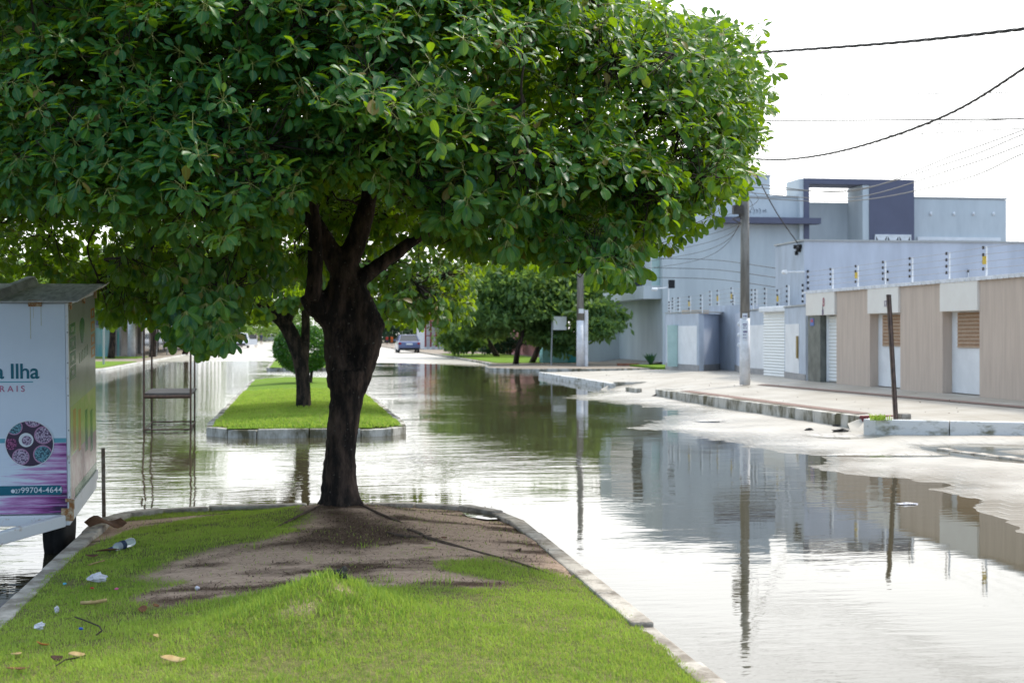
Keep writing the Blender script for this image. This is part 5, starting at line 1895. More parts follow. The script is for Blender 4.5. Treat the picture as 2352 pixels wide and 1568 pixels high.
def twigs(name, Pc, LPn, parent, rs, nh=170, r0=.012, pull=.30, m_=None, reach=1.2):
    """Branchlets: limb -> hub -> twig tip."""
    c_ = Pc.mean(0)
    hub = Pc[rs.choice(len(Pc), nh, replace=False)]
    hub = hub + (c_ - hub) * pull * rs.uniform(.3, 1.0, (nh, 1))
    order = np.argsort(np.linalg.norm(hub[:, None] - LPn[None], axis=2).min(1))
    hub = hub[order]
    nodes = [tuple(q) for q in LPn]
    mb = MB()
    for h_ in hub:
        A_ = np.array(nodes)
        d_ = np.linalg.norm(A_ - h_, axis=1)
        a_ = Vector(A_[d_.argmin()])
        b_ = Vector(h_)
        L_ = (b_ - a_).length
        m1_ = a_.lerp(b_, .5) + Vector(rs.normal(0, .12, 3)) * min(L_, 1) + Vector((0, 0, -.05))
        P_, r_ = smooth_path([a_, m1_, b_], [r0 * 1.25, r0 * 1.0, r0 * .75], 4)
        P_ = [P_[0]] + wobble(P_[1:-1], .07, 1.7) + [P_[-1]]
        mb.tube(P_, r_, 5, cap=False)
        nodes += [tuple(q) for q in P_[3:]]
    d2 = ((Pc[:, None, :] - hub[None]) ** 2).sum(2)
    near_ = d2.argmin(1)
    for i, p_ in enumerate(Pc):
        if d2[i, near_[i]] > reach:
            continue
        a_, b_ = Vector(hub[near_[i]]), Vector(p_)
        m1_ = a_.lerp(b_, .55) + Vector(rs.normal(0, .05, 3)) - Vector((0, 0, .03))
        mb.tube([a_, m1_, b_], [r0 * .55, r0 * .45, r0 * .28], 3, cap=False)
    return mb.build(name, m_ or M['bark_pale'], parent, smooth=True)


twigs("branches", Pc, LPn, tree, rs_, 950, .008, .10, reach=.13)

# ------------------------------------------------------------------ second median tree
Y2 = 27.2
t2 = thing("shade_tree", (.14, Y2, .2), "leaning dark-trunked tree on the second median before the round bush", "tree")
mb = MB()
for tp in ([(697, 945, 22), (697, 930, 18), (696, 880, 16), (690, 830, 17), (676, 785, 18), (655, 745, 17), (625, 722, 13), (590, 708, 10), (545, 700, 8), (515, 685, 6)],
           [(694, 850, 13), (700, 800, 11), (702, 750, 10), (704, 690, 9), (730, 620, 8)], [(625, 722, 9), (600, 690, 6), (575, 650, 5)], [(655, 745, 11), (690, 690, 9), (760, 640, 8), (860, 600, 6)]):
    P_, r_ = px_pts(tp, Y2)
    P_, r_ = smooth_path(P_, r_)
    mb.tube(P_, r_, 10)
tk2 = mb.build("trunk", M['bark'], t2, smooth=True)
rs_ = np.random.default_rng(22)
P2c, A2c, D2c = crown_points((.55, 27.2, 3.55), 2.9, 2.6, 1.4, 2.6, .85, 2100, rs_, nthr=-.35)
ex = np.array([D(rs_.normal(960, 45), rs_.normal(695, 24), 27.3 + rs_.normal(0, .6)) for _ in range(60)] + [D(rs_.normal(960, 70), rs_.normal(600, 50), 26.4 + rs_.normal(0, .5)) for _ in range(80)] + [D(rs_.normal(600, 50), rs_.normal(715, 18), 27 + rs_.normal(0, .5)) for _ in range(22)])
px_, py_ = topx(ex)
ex = ex[py_ < 748]
P2c = np.concatenate([P2c, ex])
A2c = np.concatenate([A2c, unit(rs_.normal(0, .4, (len(ex), 3)) + np.array([0, -.6, .1]))])
D2c = np.concatenate([D2c, np.full(len(ex), .8)])
px_, py_ = topx(P2c)
ok = (py_ < np.interp(px_, [400, 520, 620, 640, 740, 760, 900, 1060, 1200], [700, 720, 735, 700, 690, 740, 745, 748, 700]))
P2c, A2c, D2c = P2c[ok], A2c[ok], D2c[ok]
V, F, tn, rb, mi = leaves(P2c, A2c, D2c, .175, 6, 8, rs_, tintbias=np.full(len(P2c), .08))
np_mesh("crown", V, F, [M['leaf2'], M['petiole']], t2, tint=tn, rib=rb, mi=mi)
twigs("branches", P2c, np.array([AY(704, 690, Y2), AY(590, 708, Y2), AY(760, 640, Y2), AY(860, 600, Y2), AY(730, 620, Y2)]), t2, rs_, 60, .016)

# round clipped bush
yb2 = 40.9
bu = thing("round_bush", (.43, yb2, .2), "clipped round green bush on a short stem behind the leaning tree", "bush")
MB().tube([(.40, yb2, .15), (.44, yb2, .55), (.30, yb2, .9)], [.05, .045, .04], 8).build("stem", M['bark'], bu)
cb = Vector(AY(694, 800, yb2))
rs_ = np.random.default_rng(23)
k_ = 9000
u_ = unit(rs_.normal(0, 1, (k_, 3)))
bump_ = np.array([mnoise.noise(Vector(q) * 3.2) for q in u_])
rr_ = (.80 + .07 * bump_) * (1 - np.abs(rs_.normal(0, .10, k_)))
Pb = np.array(cb) + u_ * rr_[:, None] * np.array([1.0, 1.0, .86])
V, F, tn = scatter_leaf_mesh(Pb, .085, rs_, .6, .5, .1)
np_mesh("foliage", V, F, M['leaf_bush'], bu, tint=tn, rib=np.zeros(len(V)))


# ------------------------------------------------------------------ trees farther off
def far_tree(name, base, trunks, clumps, size, m_, label, seed, cat="tree", group=None, up=.5, droop=.3, asp=.4):
    o_ = thing(name, base, label, cat, group)
    mb = MB()
    for pts, r_ in trunks:
        P_, rr2 = smooth_path([Vector(p_) for p_ in pts], r_, 3)
        mb.tube(P_, rr2, 7)
    if trunks:
        mb.build("trunk", M['bark'], o_, smooth=True)
    rs = np.random.default_rng(seed)
    PP = []
    for (c, rad, n_) in clumps:
        k_ = max(10, n_ // 70)
        u_ = unit(rs.normal(0, 1, (k_, 3)))
        cc = np.array(c) + u_ * np.array(rad) * rs.uniform(.55, 1.0, (k_, 1))
        pick = rs.integers(0, k_, n_)
        PP.append(cc[pick] + rs.normal(0, 1, (n_, 3)) * np.array(rad) * np.array([.17, .17, .10]))
        m2_ = n_ // 4
        PP.append(np.array(c) + unit(rs.normal(0, 1, (m2_, 3))) * np.array(rad) * rs.uniform(.2, .85, (m2_, 1)))
    PP = np.concatenate(PP)
    PP = PP[PP[:, 2] > .35]
    V, F, tn = scatter_leaf_mesh(PP, size, rs, asp, up, droop)
    np_mesh("crown", V, F, m_, o_, tint=tn, rib=np.zeros(len(V)))
    return o_


GT = "feathery trees on the far right verge"
ta_ = (*G(1185, 835, .12), .12)
tb_ = (*G(1222, 832, .12), .12)
far_tree("feathery_tree", ta_, [([ta_, D(1190, 800, 69), D(1200, 760, 69), D(1180, 700, 69)], [.16, .13, .1, .05])],
         [(D(1160, 690, 69), (2.6, 2.2, 1.5), 4200), (D(1120, 740, 70), (1.7, 1.5, .8), 1800), (D(1180, 640, 69), (2.4, 2, 1.3), 3000)], .34, M['leaf_far'], "feathery tree with arching crown, left of the two pale stems", 31, group=GT, droop=.8)
far_tree("feathery_tree", tb_, [([tb_, D(1236, 800, 70.5), D(1250, 760, 70), D(1270, 700, 70)], [.17, .14, .11, .05]), ([D(1240, 790, 70.5), D(1300, 740, 70)], [.09, .04])],
         [(D(1290, 690, 70), (2.4, 2.0, 1.5), 4000), (D(1370, 730, 68), (1.3, 1.2, .9), 1500), (D(1250, 770, 70), (1.3, 1.2, .7), 1400), (D(1310, 780, 69), (1.1, 1, .7), 1000), (D(1270, 630, 71), (2.6, 2, 1.4), 3000), (D(1390, 760, 67), (.8, .8, .5), 500)], .34, M['leaf_far'], "feathery tree leaning over the turquoise planter and square sign", 32, group=GT, droop=.8)
tc_ = (13.0, 92, .12)
far_tree("feathery_tree", tc_, [([tc_, D(1110, 760, 92), D(1100, 700, 92)], [.2, .15, .07])],
         [(D(1090, 700, 92), (3.0, 2.6, 2.2), 4200), (D(1060, 770, 95), (1.8, 1.6, 1.0), 1700), (D(1040, 650, 95), (2.2, 2, 1.6), 1800)], .42, M['leaf_far'], "rounder feathery tree deeper on the grass verge near the yellow wall", 33, group=GT, droop=.6)
far_tree("evergreen_tree", (19, 95, .1), [([(19, 95, .1), (19, 95, 3)], [.3, .2])],
         [(D(1340, 640, 92), (3.0, 2.5, 3.0), 3800), (D(1400, 620, 84), (1.6, 1.6, 2.6), 2400), (D(1230, 650, 100), (4.5, 2.5, 3.0), 4200)], .4, M['leaf_dark'], "dark dense evergreen rising behind the feathery trees", 34)
far_tree("broad_bush", (11.8, 108, .1), [], [(D(1055, 790, 106), (1.2, 1.2, .8), 1300), (D(1028, 792, 108), (.8, .8, .5), 700)], .28, M['leaf_far'], "rounded shrub at the left end of the grass verge", 35, cat="bush")
far_tree("dark_hedge", (13, 112, .1), [], [(D(1062, 800, 110), (1.3, 1.2, 1.0), 1500), (D(1150, 790, 100), (1.6, 1.2, .8), 1400)], .3, M['leaf_dark'], "dark hedge against the yellow wall under the trees", 36, cat="hedge")
for i, (px_, py_, d_, rad, n_, lab, m_) in enumerate((
        (905, 735, 230, (6, 5, 4.2), 3000, "far dark tree behind the blue car", 'leaf_dark'), (945, 700, 260, (7, 5, 7), 3200, "tall far tree above the blue car", 'leaf_dark'),
        (560, 725, 290, (9, 6, 6.0), 4200, "big dull green tree at the street's far left end", 'leaf_far'), (610, 748, 310, (7, 5, 4.0), 2600, "low far tree just left of the leaning trunk", 'leaf_far'),
        (700, 735, 320, (8, 6, 6.5), 3000, "far tree behind the leaning trunk", 'leaf_far'), (500, 735, 240, (5, 5, 5.5), 2600, "far tree behind the left shop roofs", 'leaf_far'),
        (850, 740, 280, (8, 5, 5.5), 2600, "far tree right of the big trunk", 'leaf_dark'), (1000, 690, 200, (5, 5, 6.0), 2600, "tall tree behind the red porch", 'leaf_dark'), (640, 765, 330, (6, 4, 2.2), 1400, "scrub at the far end of the street", 'leaf_far'))):
    c = D(px_, py_, d_)
    far_tree("street_tree", (c[0], c[1], .05), [([(c[0], c[1], 0), (c[0] + .2, c[1], max(c[2], 1.5))], [.28, .16])], [(c, rad, n_)], .75 if d_ > 220 else .6, M[m_], lab, 50 + i, group="trees at the far end of the street")
for i, (px_, py_, d_, rad, n_, lab) in enumerate(((255, 655, 86, (2.4, 2.2, 2.2), 2800, "shade tree over the turquoise wall at far left"), (350, 600, 92, (3.2, 2.8, 3.2), 4200, "tall shade tree before the green awning"), (425, 610, 104, (2.8, 2.6, 3.6), 3600, "tall shade tree above the second white painted pole"))):
    c = D(px_, py_, d_)
    far_tree("street_tree", (c[0], c[1], .1), [([(c[0], c[1], .1), (c[0] + .1, c[1], 1.8), (c[0] - .1, c[1], c[2])], [.24, .18, .1])], [(c, rad, n_)], .42, M['leaf_far'], lab, 90 + i, group="trees at the far end of the street")
far_tree("street_tree", (-12.5, 84, .1), [([(-12.5, 84, .1), (-12.5, 84, 3.2)], [.2, .12])], [((-12.5, 84, 4.4), (2.2, 2, 1.6), 2600)], .35, M['leaf_far'], "tree just behind the trailer roof on the left verge", 71, group="trees at the far end of the street")
far_tree("street_tree", (-14, 62, .1), [([(-14, 62, .1), (-14, 62, 3)], [.22, .14])], [((-14, 62, 4.2), (3.2, 2.6, 1.8), 3600)], .34, M['leaf_far'], "leafy tree on the far left bank, mostly behind the shade tree", 72, group="trees at the far end of the street")

LTb = (-8.6, 24.5, -.13)
far_tree("bank_tree", LTb, [([LTb, (-8.5, 24.4, 1.5), (-8.2, 24.2, 3.0)], [.24, .2, .17]), ([(-8.2, 24.2, 2.8), (-6.6, 23.6, 3.8), (-5.2, 23.2, 4.3)], [.12, .08, .04]), ([(-8.2, 24.2, 2.8), (-9.5, 25, 4.5)], [.13, .06])],
         [((-7.6, 24.4, 5.2), (3.6, 3.2, 2.2), 8000), ((-5.6, 24.0, 4.3), (1.6, 1.6, 1.1), 2400)], .22, M['leaf2'], "second broad tree on the left, its crown showing behind the trailer roof", 77, asp=.5, up=.6)

# ------------------------------------------------------------------ kiosk trailer
tr = thing("kiosk_trailer", (-2.5, 10.6, .30), "small white printed kiosk trailer with rusty hinges parked in the water", "trailer")
X0, X1, Y0, Y1, Z0, Z1 = -3.45, -1.60, 10.56, 11.92, .316, 1.83
yf = Y0
def fx(px):
    return AY(px, 900, yf)[0]
def fz(py):
    return AY(80, py, yf)[2]


MB().box(X0, X1, Y0 + .006, Y1, Z0, Z1).build("body", M['white_paint'], tr, bevel=.012)
fm = MB()
fm.box(fx(157), X1 + .004, Y0 - .012, Y0 + .006, Z0 - .0, Z1).box(X0, fx(157) - .001, Y0 - .012, Y0 + .006, fz(692), Z1).box(X0 - .004, X0 + .05, Y0 - .012, Y0 + .006, Z0, fz(692) - .001)
fm.build("corner_frame", M['old_white'], tr, bevel=.006)
M['panel'] = mat("pale_blue_white_vinyl", (.70, .77, .86), (.66, .73, .82), 2, .35)
dr = MB().box(X0 + .055, fx(155.5), Y0 - .006, Y0 + .005, fz(1178), fz(695)).build("door_panel", M['panel'], tr)
# printed wood boards
pwm = bpy.data.materials.new("magenta_wood_print")
pwm.use_nodes = True
n, l = pwm.node_tree.nodes, pwm.node_tree.links
p = n["Principled BSDF"]
p.inputs['Roughness'].default_value = .4
tc = n.new("ShaderNodeTexCoord")
sx_ = n.new("ShaderNodeSeparateXYZ")
l.new(tc.outputs['Object'], sx_.inputs[0])
mpn = n.new("ShaderNodeMapping")
mpn.inputs['Scale'].default_value = (1.6, 1, 26)
l.new(tc.outputs['Object'], mpn.inputs[0])
t = n.new("ShaderNodeTexNoise")
t.inputs['Scale'].default_value = 1.6
t.inputs['Detail'].default_value = 7
t.inputs['Roughness'].default_value = .7
l.new(mpn.outputs[0], t.inputs['Vector'])
mr_ = n.new("ShaderNodeMapRange")
mr_.inputs[1].default_value = .15
mr_.inputs[2].default_value = .9
mr_.inputs[3].default_value = -.26
mr_.inputs[4].default_value = .22
l.new(sx_.outputs[0], mr_.inputs[0])
mrz = n.new("ShaderNodeMapRange")
mrz.inputs[1].default_value = .02
mrz.inputs[2].default_value = .30
mrz.inputs[3].default_value = .24
mrz.inputs[4].default_value = 0
l.new(sx_.outputs[2], mrz.inputs[0])
ad = n.new("ShaderNodeMath")
l.new(t.outputs[0], ad.inputs[0])
l.new(mr_.outputs[0], ad.inputs[1])
ad2 = n.new("ShaderNodeMath")
l.new(ad.outputs[0], ad2.inputs[0])
l.new(mrz.outputs[0], ad2.inputs[1])
r = n.new("ShaderNodeValToRGB")
r.color_ramp.elements[0].position = .52
r.color_ramp.elements[0].color = (.70, .77, .86, 1)
r.color_ramp.elements[1].position = .92
r.color_ramp.elements[1].color = (.03, .01, .05, 1)
e = r.color_ramp.elements.new(.66)
e.color = (.56, .30, .56, 1)
e = r.color_ramp.elements.new(.80)
e.color = (.28, .06, .25, 1)
l.new(ad2.outputs[0], r.inputs[0])
l.new(r.outputs[0], p.inputs['Base Color'])
mb = MB()
bz = [1178, 1158, 1137, 1110, 1084, 1068, 1050, 1034, 1014]
for a_, b_ in zip(bz[:-1], bz[1:]):
    mb.box(X0 + .06, fx(155), yf - .0085, yf - .006, fz(a_) + .002, fz(b_) - .001)
mb.build("wood_print", pwm, dr)
MB().box(X0 + .06, fx(155), yf - .0085, yf - .006, fz(1013), fz(1003)).build("stripe", M['teal_light'], dr)


def round_bar(x0, x1, z0, z1, y, m_, name, parent):
    r_ = (z1 - z0) / 2.6
    P_ = [(x0, z0), (x1 - r_, z0)] + [(x1 - r_ + r_ * math.sin(a), z0 + r_ - r_ * math.cos(a)) for a in np.linspace(.2, PI / 2, 5)] + [(x1 - r_ + r_ * math.cos(a), z1 - r_ + r_ * math.sin(a)) for a in np.linspace(0, PI / 2, 6)] + [(x0, z1)]
    mb_ = MB()
    mb_.add([(a, y, b) for a, b in P_], [tuple(range(len(P_)))])
    mb_.add([(a, y + .002, b) for a, b in P_], [tuple(range(len(P_)))[::-1]])
    return mb_.build(name, m_, parent)


round_bar(X0 + .06, fx(145), fz(1134), fz(1112), yf - .011, M['teal'], "phone_bar", dr)
Lr = root_loc(tr)
def tpos(px, py, off):
    return Vector((fx(px), yf - off, fz(py))) - Lr


text("27", .040, tpos(36, 1128.5, .013), (PI / 2, 0, 0), M['print_white'], dr, "phone_number", .0003)
text("99704-4644", .058, tpos(49.5, 1128.5, .013), (PI / 2, 0, 0), M['print_white'], dr, "phone_number", .0002, spacing=1.02)
mb = MB()
c = Vector((fx(31.5), yf - .0125, fz(1124)))
mb.lathe([(.011, 0), (.014, 0), (.014, .001), (.011, .001)], c, 14, mtx=Matrix.Rotation(PI / 2, 4, 'X'))
mb.tube([c + Vector((-.005, 0, .004)), c + Vector((-.002, 0, -.003)), c + Vector((.005, 0, -.005))], .002, 5)
mb.build("phone_icon", M['print_white'], dr)
text("a Ilha", .150, tpos(-6, 865, .008), (PI / 2, 0, 0), M['teal'], dr, "shop_lettering", .0022, spacing=.97)
MB().box(X0 + .5, fx(81), yf - .0085, yf - .006, fz(874.5), fz(872)).build("underline", M['teal_light'], dr)
text("RAIS", .062, tpos(4, 895.5, .008), (PI / 2, 0, 0), M['pink_print'], dr, "shop_lettering", .0002, spacing=1.55)
# round picture of grain bowls
def grain(name, c1, c2, c3, sc=95):
    m_ = bpy.data.materials.new(name)
    m_.use_nodes = True
    n, l = m_.node_tree.nodes, m_.node_tree.links
    v_ = n.new("ShaderNodeTexVoronoi")
    v_.inputs['Scale'].default_value = sc
    tc = n.new("ShaderNodeTexCoord")
    l.new(tc.outputs['Object'], v_.inputs['Vector'])
    r_ = n.new("ShaderNodeValToRGB")
    r_.color_ramp.elements[0].color = (*c1, 1)
    r_.color_ramp.elements[1].color = (*c3, 1)
    r_.color_ramp.elements[1].position = .75
    e_ = r_.color_ramp.elements.new(.4)
    e_.color = (*c2, 1)
    l.new(v_.outputs['Distance'], r_.inputs[0])
    l.new(r_.outputs[0], n["Principled BSDF"].inputs['Base Color'])
    n["Principled BSDF"].inputs['Roughness'].default_value = .45
    return m_


gm_ = [mat("print_black", (.055, .035, .065), None, rough=.4), grain("pale_grain", (.62, .55, .66), (.48, .38, .50), (.08, .04, .10)), grain("teal_grain", (.30, .50, .55), (.12, .30, .36), (.03, .06, .09)),
       grain("magenta_beans", (.50, .24, .38), (.30, .07, .18), (.05, .01, .05)), mat("pink_bowl_rim", (.46, .24, .38), None, rough=.4), M['print_white']]
cc, cr_ = Vector((fx(71), 0, fz(1015))), (fx(71 + 55) - fx(71))
s_ = cr_ / 300
mb = MB()
def disc(x, y, r_, mi, off, clip=True, k_=28):
    P_ = []
    for q in range(k_):
        a = 2 * PI * q / k_
        v = Vector(((x - 390) * s_ + r_ * s_ * math.cos(a), 0, -(y - 455) * s_ + r_ * s_ * math.sin(a)))
        lim = cr_ * .985
        if clip and v.length > lim:
            v *= lim / v.length
        P_.append((cc.x + v.x, yf - off, cc.z + v.z))
    mb.add(P_, [tuple(range(k_))], mi)


disc(390, 455, 306, 5, .0125, False, 40)
disc(390, 455, 294, 0, .013, True, 40)
for (x, y, r_, mi) in ((205, 235, 104, 2), (440, 130, 112, 1), (566, 345, 116, 1), (160, 455, 88, 3), (280, 625, 108, 1), (555, 595, 122, 2)):
    if mi != 3:
        disc(x, y, r_, 4, .0135)
    disc(x, y, r_ * .87, mi, .0142)
disc(350, 405, 92, 5, .0148)
disc(358, 412, 62, 1, .0154)
mb.build("grain_picture", gm_, dr)
M['streak'] = mat("rust_run", (.60, .62, .55), (.52, .50, .38), 14, .5)
for (a_, b_, c_) in ((76.5, 78.2, 775), (101, 102.3, 745), (84, 84.8, 728)):
    MB().box(fx(a_), fx(b_), yf - .0078, yf - .006, fz(c_), fz(699)).build("rust_streak", M['streak'], dr)
mb = MB()
for py_ in (760, 830, 905, 985, 1060, 1140):
    mb.lathe([(.006, 0), (.004, .004)], (fx(161), yf - .012, fz(py_)), 8, mtx=Matrix.Rotation(PI / 2, 4, 'X'))
mb.build("rivet", M['galv'], tr)
# side wall prints
def zs(fr_, py):
    Y_ = Y0 + fr_ * (Y1 - Y0)
    dcam = Y_ * math.cos(TH) + X1 * math.sin(TH)
    return EYE - (py - HORIZ) / FPX * dcam - fr_ * .13
def sbox(mb_, f0, f1, pa, pb, off, mi=0):
    ya, yb = Y0 + f0 * (Y1 - Y0), Y0 + f1 * (Y1 - Y0)
    za, zb = zs((f0 + f1) / 2, pa), zs((f0 + f1) / 2, pb)
    mb_.box(X1 + off - .0005, X1 + off, ya, yb, min(za, zb), max(za, zb), mi)


M['side_vinyl'] = mat("glossy_side_vinyl", (.40, .42, .38), (.34, .36, .31), 3, .14)  # base colour darkened and greened to stand in for reflections on this side
M['side_green'] = mat("dark_green_print", (.03, .14, .07), None, rough=.2)
M['side_orange'] = mat("faded_orange_print", (.46, .22, .09), None, rough=.2)
M['side_lime'] = mat("faded_lime_print", (.34, .42, .16), (.46, .45, .24), 5, .2)
M['side_rose'] = mat("faded_rose_print", (.42, .25, .27), (.5, .38, .38), 6, .2)
sp = MB().box(X1 - .002, X1 + .003, Y0 + .02, Y1 - .01, Z0 + .08, Z1 - .02).build("side_panel", M['side_vinyl'], tr)
mb = MB()
for (a_, b_) in ((739, 766), (771, 800), (804, 833), (837, 866)):
    m_ = (a_ + b_) / 2
    sbox(mb, .04, .24, a_, b_, .0036, 0)
    sbox(mb, .10, .18, m_ - 6, m_ + 6, .0042, 4)
for (a_, b_) in ((703, 725), (732, 755), (761, 786), (790, 814)):
    m_ = (a_ + b_) / 2
    sbox(mb, .82, .97, a_, b_, .0036, 1)
    sbox(mb, .87, .93, m_ - 6, m_ + 6, .0042, 4)
sbox(mb, .04, .98, 905, 1010, .0036, 2)
sbox(mb, .04, .98, 1012, 1120, .0036, 3)
sbox(mb, .15, .98, 1085, 1105, .0042, 0)
for f_ in (.12, .3, .55, .75):
    sbox(mb, f_, f_ + .09, 935, 1030, .0042, 1 if f_ < .5 else 0)
for q in range(6):
    sbox(mb, .36 + q * .06, .39 + q * .06, 806 - q * 4, 830 - q * 4, .0036, 0)
P_ = []
for a in np.linspace(0, 2 * PI, 18)[:-1]:
    P_.append((X1 + .0036, Y0 + (Y1 - Y0) * (.48 + .09 * math.cos(a) * (1 + .4 * math.sin(a))), zs(.48, 755) + .10 * math.sin(a)))
mb.add(P_, [tuple(range(len(P_)))], 0)
mb.build("side_print", [M['side_green'], M['side_orange'], M['side_lime'], M['side_rose'], M['side_vinyl']], sp)
MB().box(X1 - .01, X1 + .012, Y0 + .01, Y1, Z0 - .0, Z0 + .075).build("side_skirt", M['old_white'], tr)
# hinges
hg = MB()
zh = fz(690)
hg.box(fx(74), fx(104), yf - .022, yf - .012, zh - .035, zh + .012, 0)
hg.tube([(fx(74), yf - .026, zh - .012), (fx(104), yf - .026, zh - .012)], .012, 8)
hg.build("hinge", M['rust'], tr)
hg = MB()
hg.box(fx(152), fx(166), yf - .028, yf - .012, fz(1150), fz(1143)).box(fx(160), fx(172), yf - .02, yf - .010, fz(1168), fz(1146))
hg.box(X1 - .06, X1 + .02, yf - .022, yf + .03, fz(1195), fz(1166))
hg.build("latch", M['rust'], tr)
for (f_, py_) in ((.03, 700), (.5, 688), (.97, 672)):
    MB().box(X1 + .004, X1 + .022, Y0 + f_ * 1.36 - .015, Y0 + f_ * 1.36 + .02, Z1 - .05, Z1 + .02).build("roof_clip", M['rust'], tr)
# roof: trapezoid-ribbed sheet with a bent edge
mb = MB()
prof = []
xr0, xr1 = X0 - .08, X1 + .10
ribs = [X0 + .1, X0 + .72, X0 + 1.34]
x = xr0
prof.append((xr0, 0))
for rx_ in ribs:
    prof += [(rx_ - .05, 0), (rx_ - .022, .06), (rx_ + .03, .06), (rx_ + .058, 0)]
prof += [(xr1 - .02, .0), (xr1, .018)]
ysr = np.linspace(Y0 - .10, Y1 + .14, 7)
nr_ = len(prof)
V = []
for yy in ysr:
    for (a_, b_) in prof:
        f_ = (yy - Y0) / (Y1 - Y0)
        V.append((a_, yy, Z1 + .018 + f_ * .035 + b_ + .008 * mnoise.noise(Vector((a_ * 3, yy * 2, 0)))))
F_ = [(i * nr_ + j, i * nr_ + j + 1, (i + 1) * nr_ + j + 1, (i + 1) * nr_ + j) for i in range(len(ysr) - 1) for j in range(nr_ - 1)]
mb.add(V, F_)
ro = mb.build("roof", M['roof_sheet'], tr)
so = ro.modifiers.new("sheet", 'SOLIDIFY')
so.thickness = .006
# chassis, drawbar, wheels, jack
mb = MB()
mb.box(X0, X1, Y0 - .02, Y0 + .06, .235, .31).box(X0, X0 + .06, Y0 + .06, Y1, .235, .31).box(X1 - .06, X1, Y0 + .06, Y1, .235, .31)
ap = Vector((-2.53, 9.15, .27))
for xx in (X1 - .05, X0 + .05):
    a_ = Vector((xx, Y0 - .02, .272))
    d = (ap - a_)
    L_ = d.length
    ang = math.atan2(d.y, d.x)
    mt = Matrix.Translation(a_) @ Matrix.Rotation(ang, 4, 'Z')
    mb.box(0, L_, -.03, .03, -.042, .042, 0, mt)
mb.build("chassis", M['old_white'], tr, bevel=.008)
MB().box(-2.62, -2.44, 8.85, 9.2, .23, .31).build("coupling", M['steel_rust'], tr, bevel=.01)
MB().box(X0 + .1, X1 - .18, 11.14, 11.24, .2, .27).box(X1 - .42, X1 - .22, 10.8, 10.95, .15, .235).build("axle", M['steel_rust'], tr)
for xx in (-1.745, -3.30):
    wb_ = MB().lathe([(.16, -.08), (.28, -.078), (.308, -.055), (.312, -.02), (.304, -.012), (.312, -.004), (.312, .03), (.304, .038), (.308, .055), (.28, .078), (.16, .08)], (xx, 11.0, .155), 28, mtx=Matrix.Rotation(PI / 2, 4, 'Y')).build("wheel", M['rubber'], tr, smooth=True)
    MB().lathe([(.05, -.07), (.155, -.06), (.155, .06), (.05, .07)], (xx, 11.0, .155), 18, mtx=Matrix.Rotation(PI / 2, 4, 'Y')).build("rim", M['galv'], wb_, smooth=True)
MB().box(-1.53, -1.503, 11.685, 11.712, .0, .60).box(-1.56, -1.48, 11.66, 11.74, -.01, .006).build("jack_leg", M['rusty_grey'], tr)
MB().tube([Vector((fx(18), 10.2, .25)), Vector((fx(28), 10.2, .19)), Vector((fx(40), 10.2, .20)), Vector((fx(44), 10.2, .26))], .008, 6).build("brake_cable", M['black'], tr)
tr.rotation_euler = (math.radians(5.0), 0, 0)

# ------------------------------------------------------------------ rusty stall frame standing in the water
sf = thing("stall_frame", (-2.1, 25, 0), "rusty steel stall frame with a shelf standing in the flooded street", "stall frame")
fa, fb_ = [(-2.47, 24.0), (-1.72, 24.0)], [(-2.55, 26.1), (-1.80, 26.1)]
HF = 2.3
for q in fa + fb_:
    MB().box(q[0] - .015, q[0] + .015, q[1] - .015, q[1] + .015, -.12, HF).build("leg", M['steel_rust'], sf)
for z in (.03, HF - .03):
    mb = MB()
    for (a_, b_) in ((fa[0], fa[1]), (fb_[0], fb_[1]), (fa[0], fb_[0]), (fa[1], fb_[1])):
        mb.tube([(*a_, z), (*b_, z)], .013, 4)
    mb.build("rail", M['steel_rust'], sf)
mb = MB()
zsh = .60
mb.tube([(*fa[0], zsh - .03), (*fa[1], zsh - .03)], .030, 4)
mb.tube([(*fb_[0], zsh - .03), (*fb_[1], zsh - .03)], .022, 4)
mb.build("shelf_frame", M['steel_rust'], sf)
mb = MB()
for q in range(4):
    y_ = 24.02 + q * .53
    mb.add([(-2.48 - .02 * q, y_, zsh + .03), (-1.70 - .02 * q, y_, zsh + .03), (-1.70 - .02 * q, y_ + .48, zsh + .03), (-2.48 - .02 * q, y_ + .48, zsh + .03)], [(0, 1, 2, 3)])
    mb.box(-2.48 - .02 * q, -1.70 - .02 * q, y_, y_ + .48, zsh, zsh + .028)
mb.build("shelf", mat("worn_grey_boards", (.13, .115, .10), (.08, .065, .055), 5, .7), sf)

# ------------------------------------------------------------------ left-hand shops and far buildings
M['teal_wall'] = mat("stained_turquoise_render", (.10, .36, .36), (.34, .44, .42), .9, .85, stretch=(2.2, 2.2, .5))
M['awning'] = mat("green_awning_cloth", (.0, .11, .085), (.0, .15, .115), 1.2, .8)
M['grey_wall'] = mat("grey_shop_render", (.34, .32, .30), (.22, .20, .19), .8, .9)
M['yellow_wall'] = mat("ochre_yellow_render", (.55, .42, .14), (.45, .34, .12), .7, .9)
M['pink_wall'] = mat("salmon_pink_render", (.55, .24, .22), (.45, .20, .19), .8, .9)
M['red_paint'] = mat("dark_red_paint", (.24, .022, .025), None, rough=.5)
M['roof_tile'] = mat("clay_roof", (.28, .12, .07), (.18, .08, .05), 3, .85)
M['aqua'] = mat("turquoise_paint", (.06, .40, .42), (.045, .33, .35), 1.2, .7)
M['aqua_light'] = mat("pale_turquoise_paint", (.30, .60, .58), (.25, .53, .52), 1.2, .7)
tw = thing("turquoise_wall", (-14, 97, .12), "stained turquoise garden wall with a dark window above, far left", "wall")
MB().box(-20, -11.6, 97, 97.25, .1, 2.0).build("wall", M['teal_wall'], tw)
mb = MB()
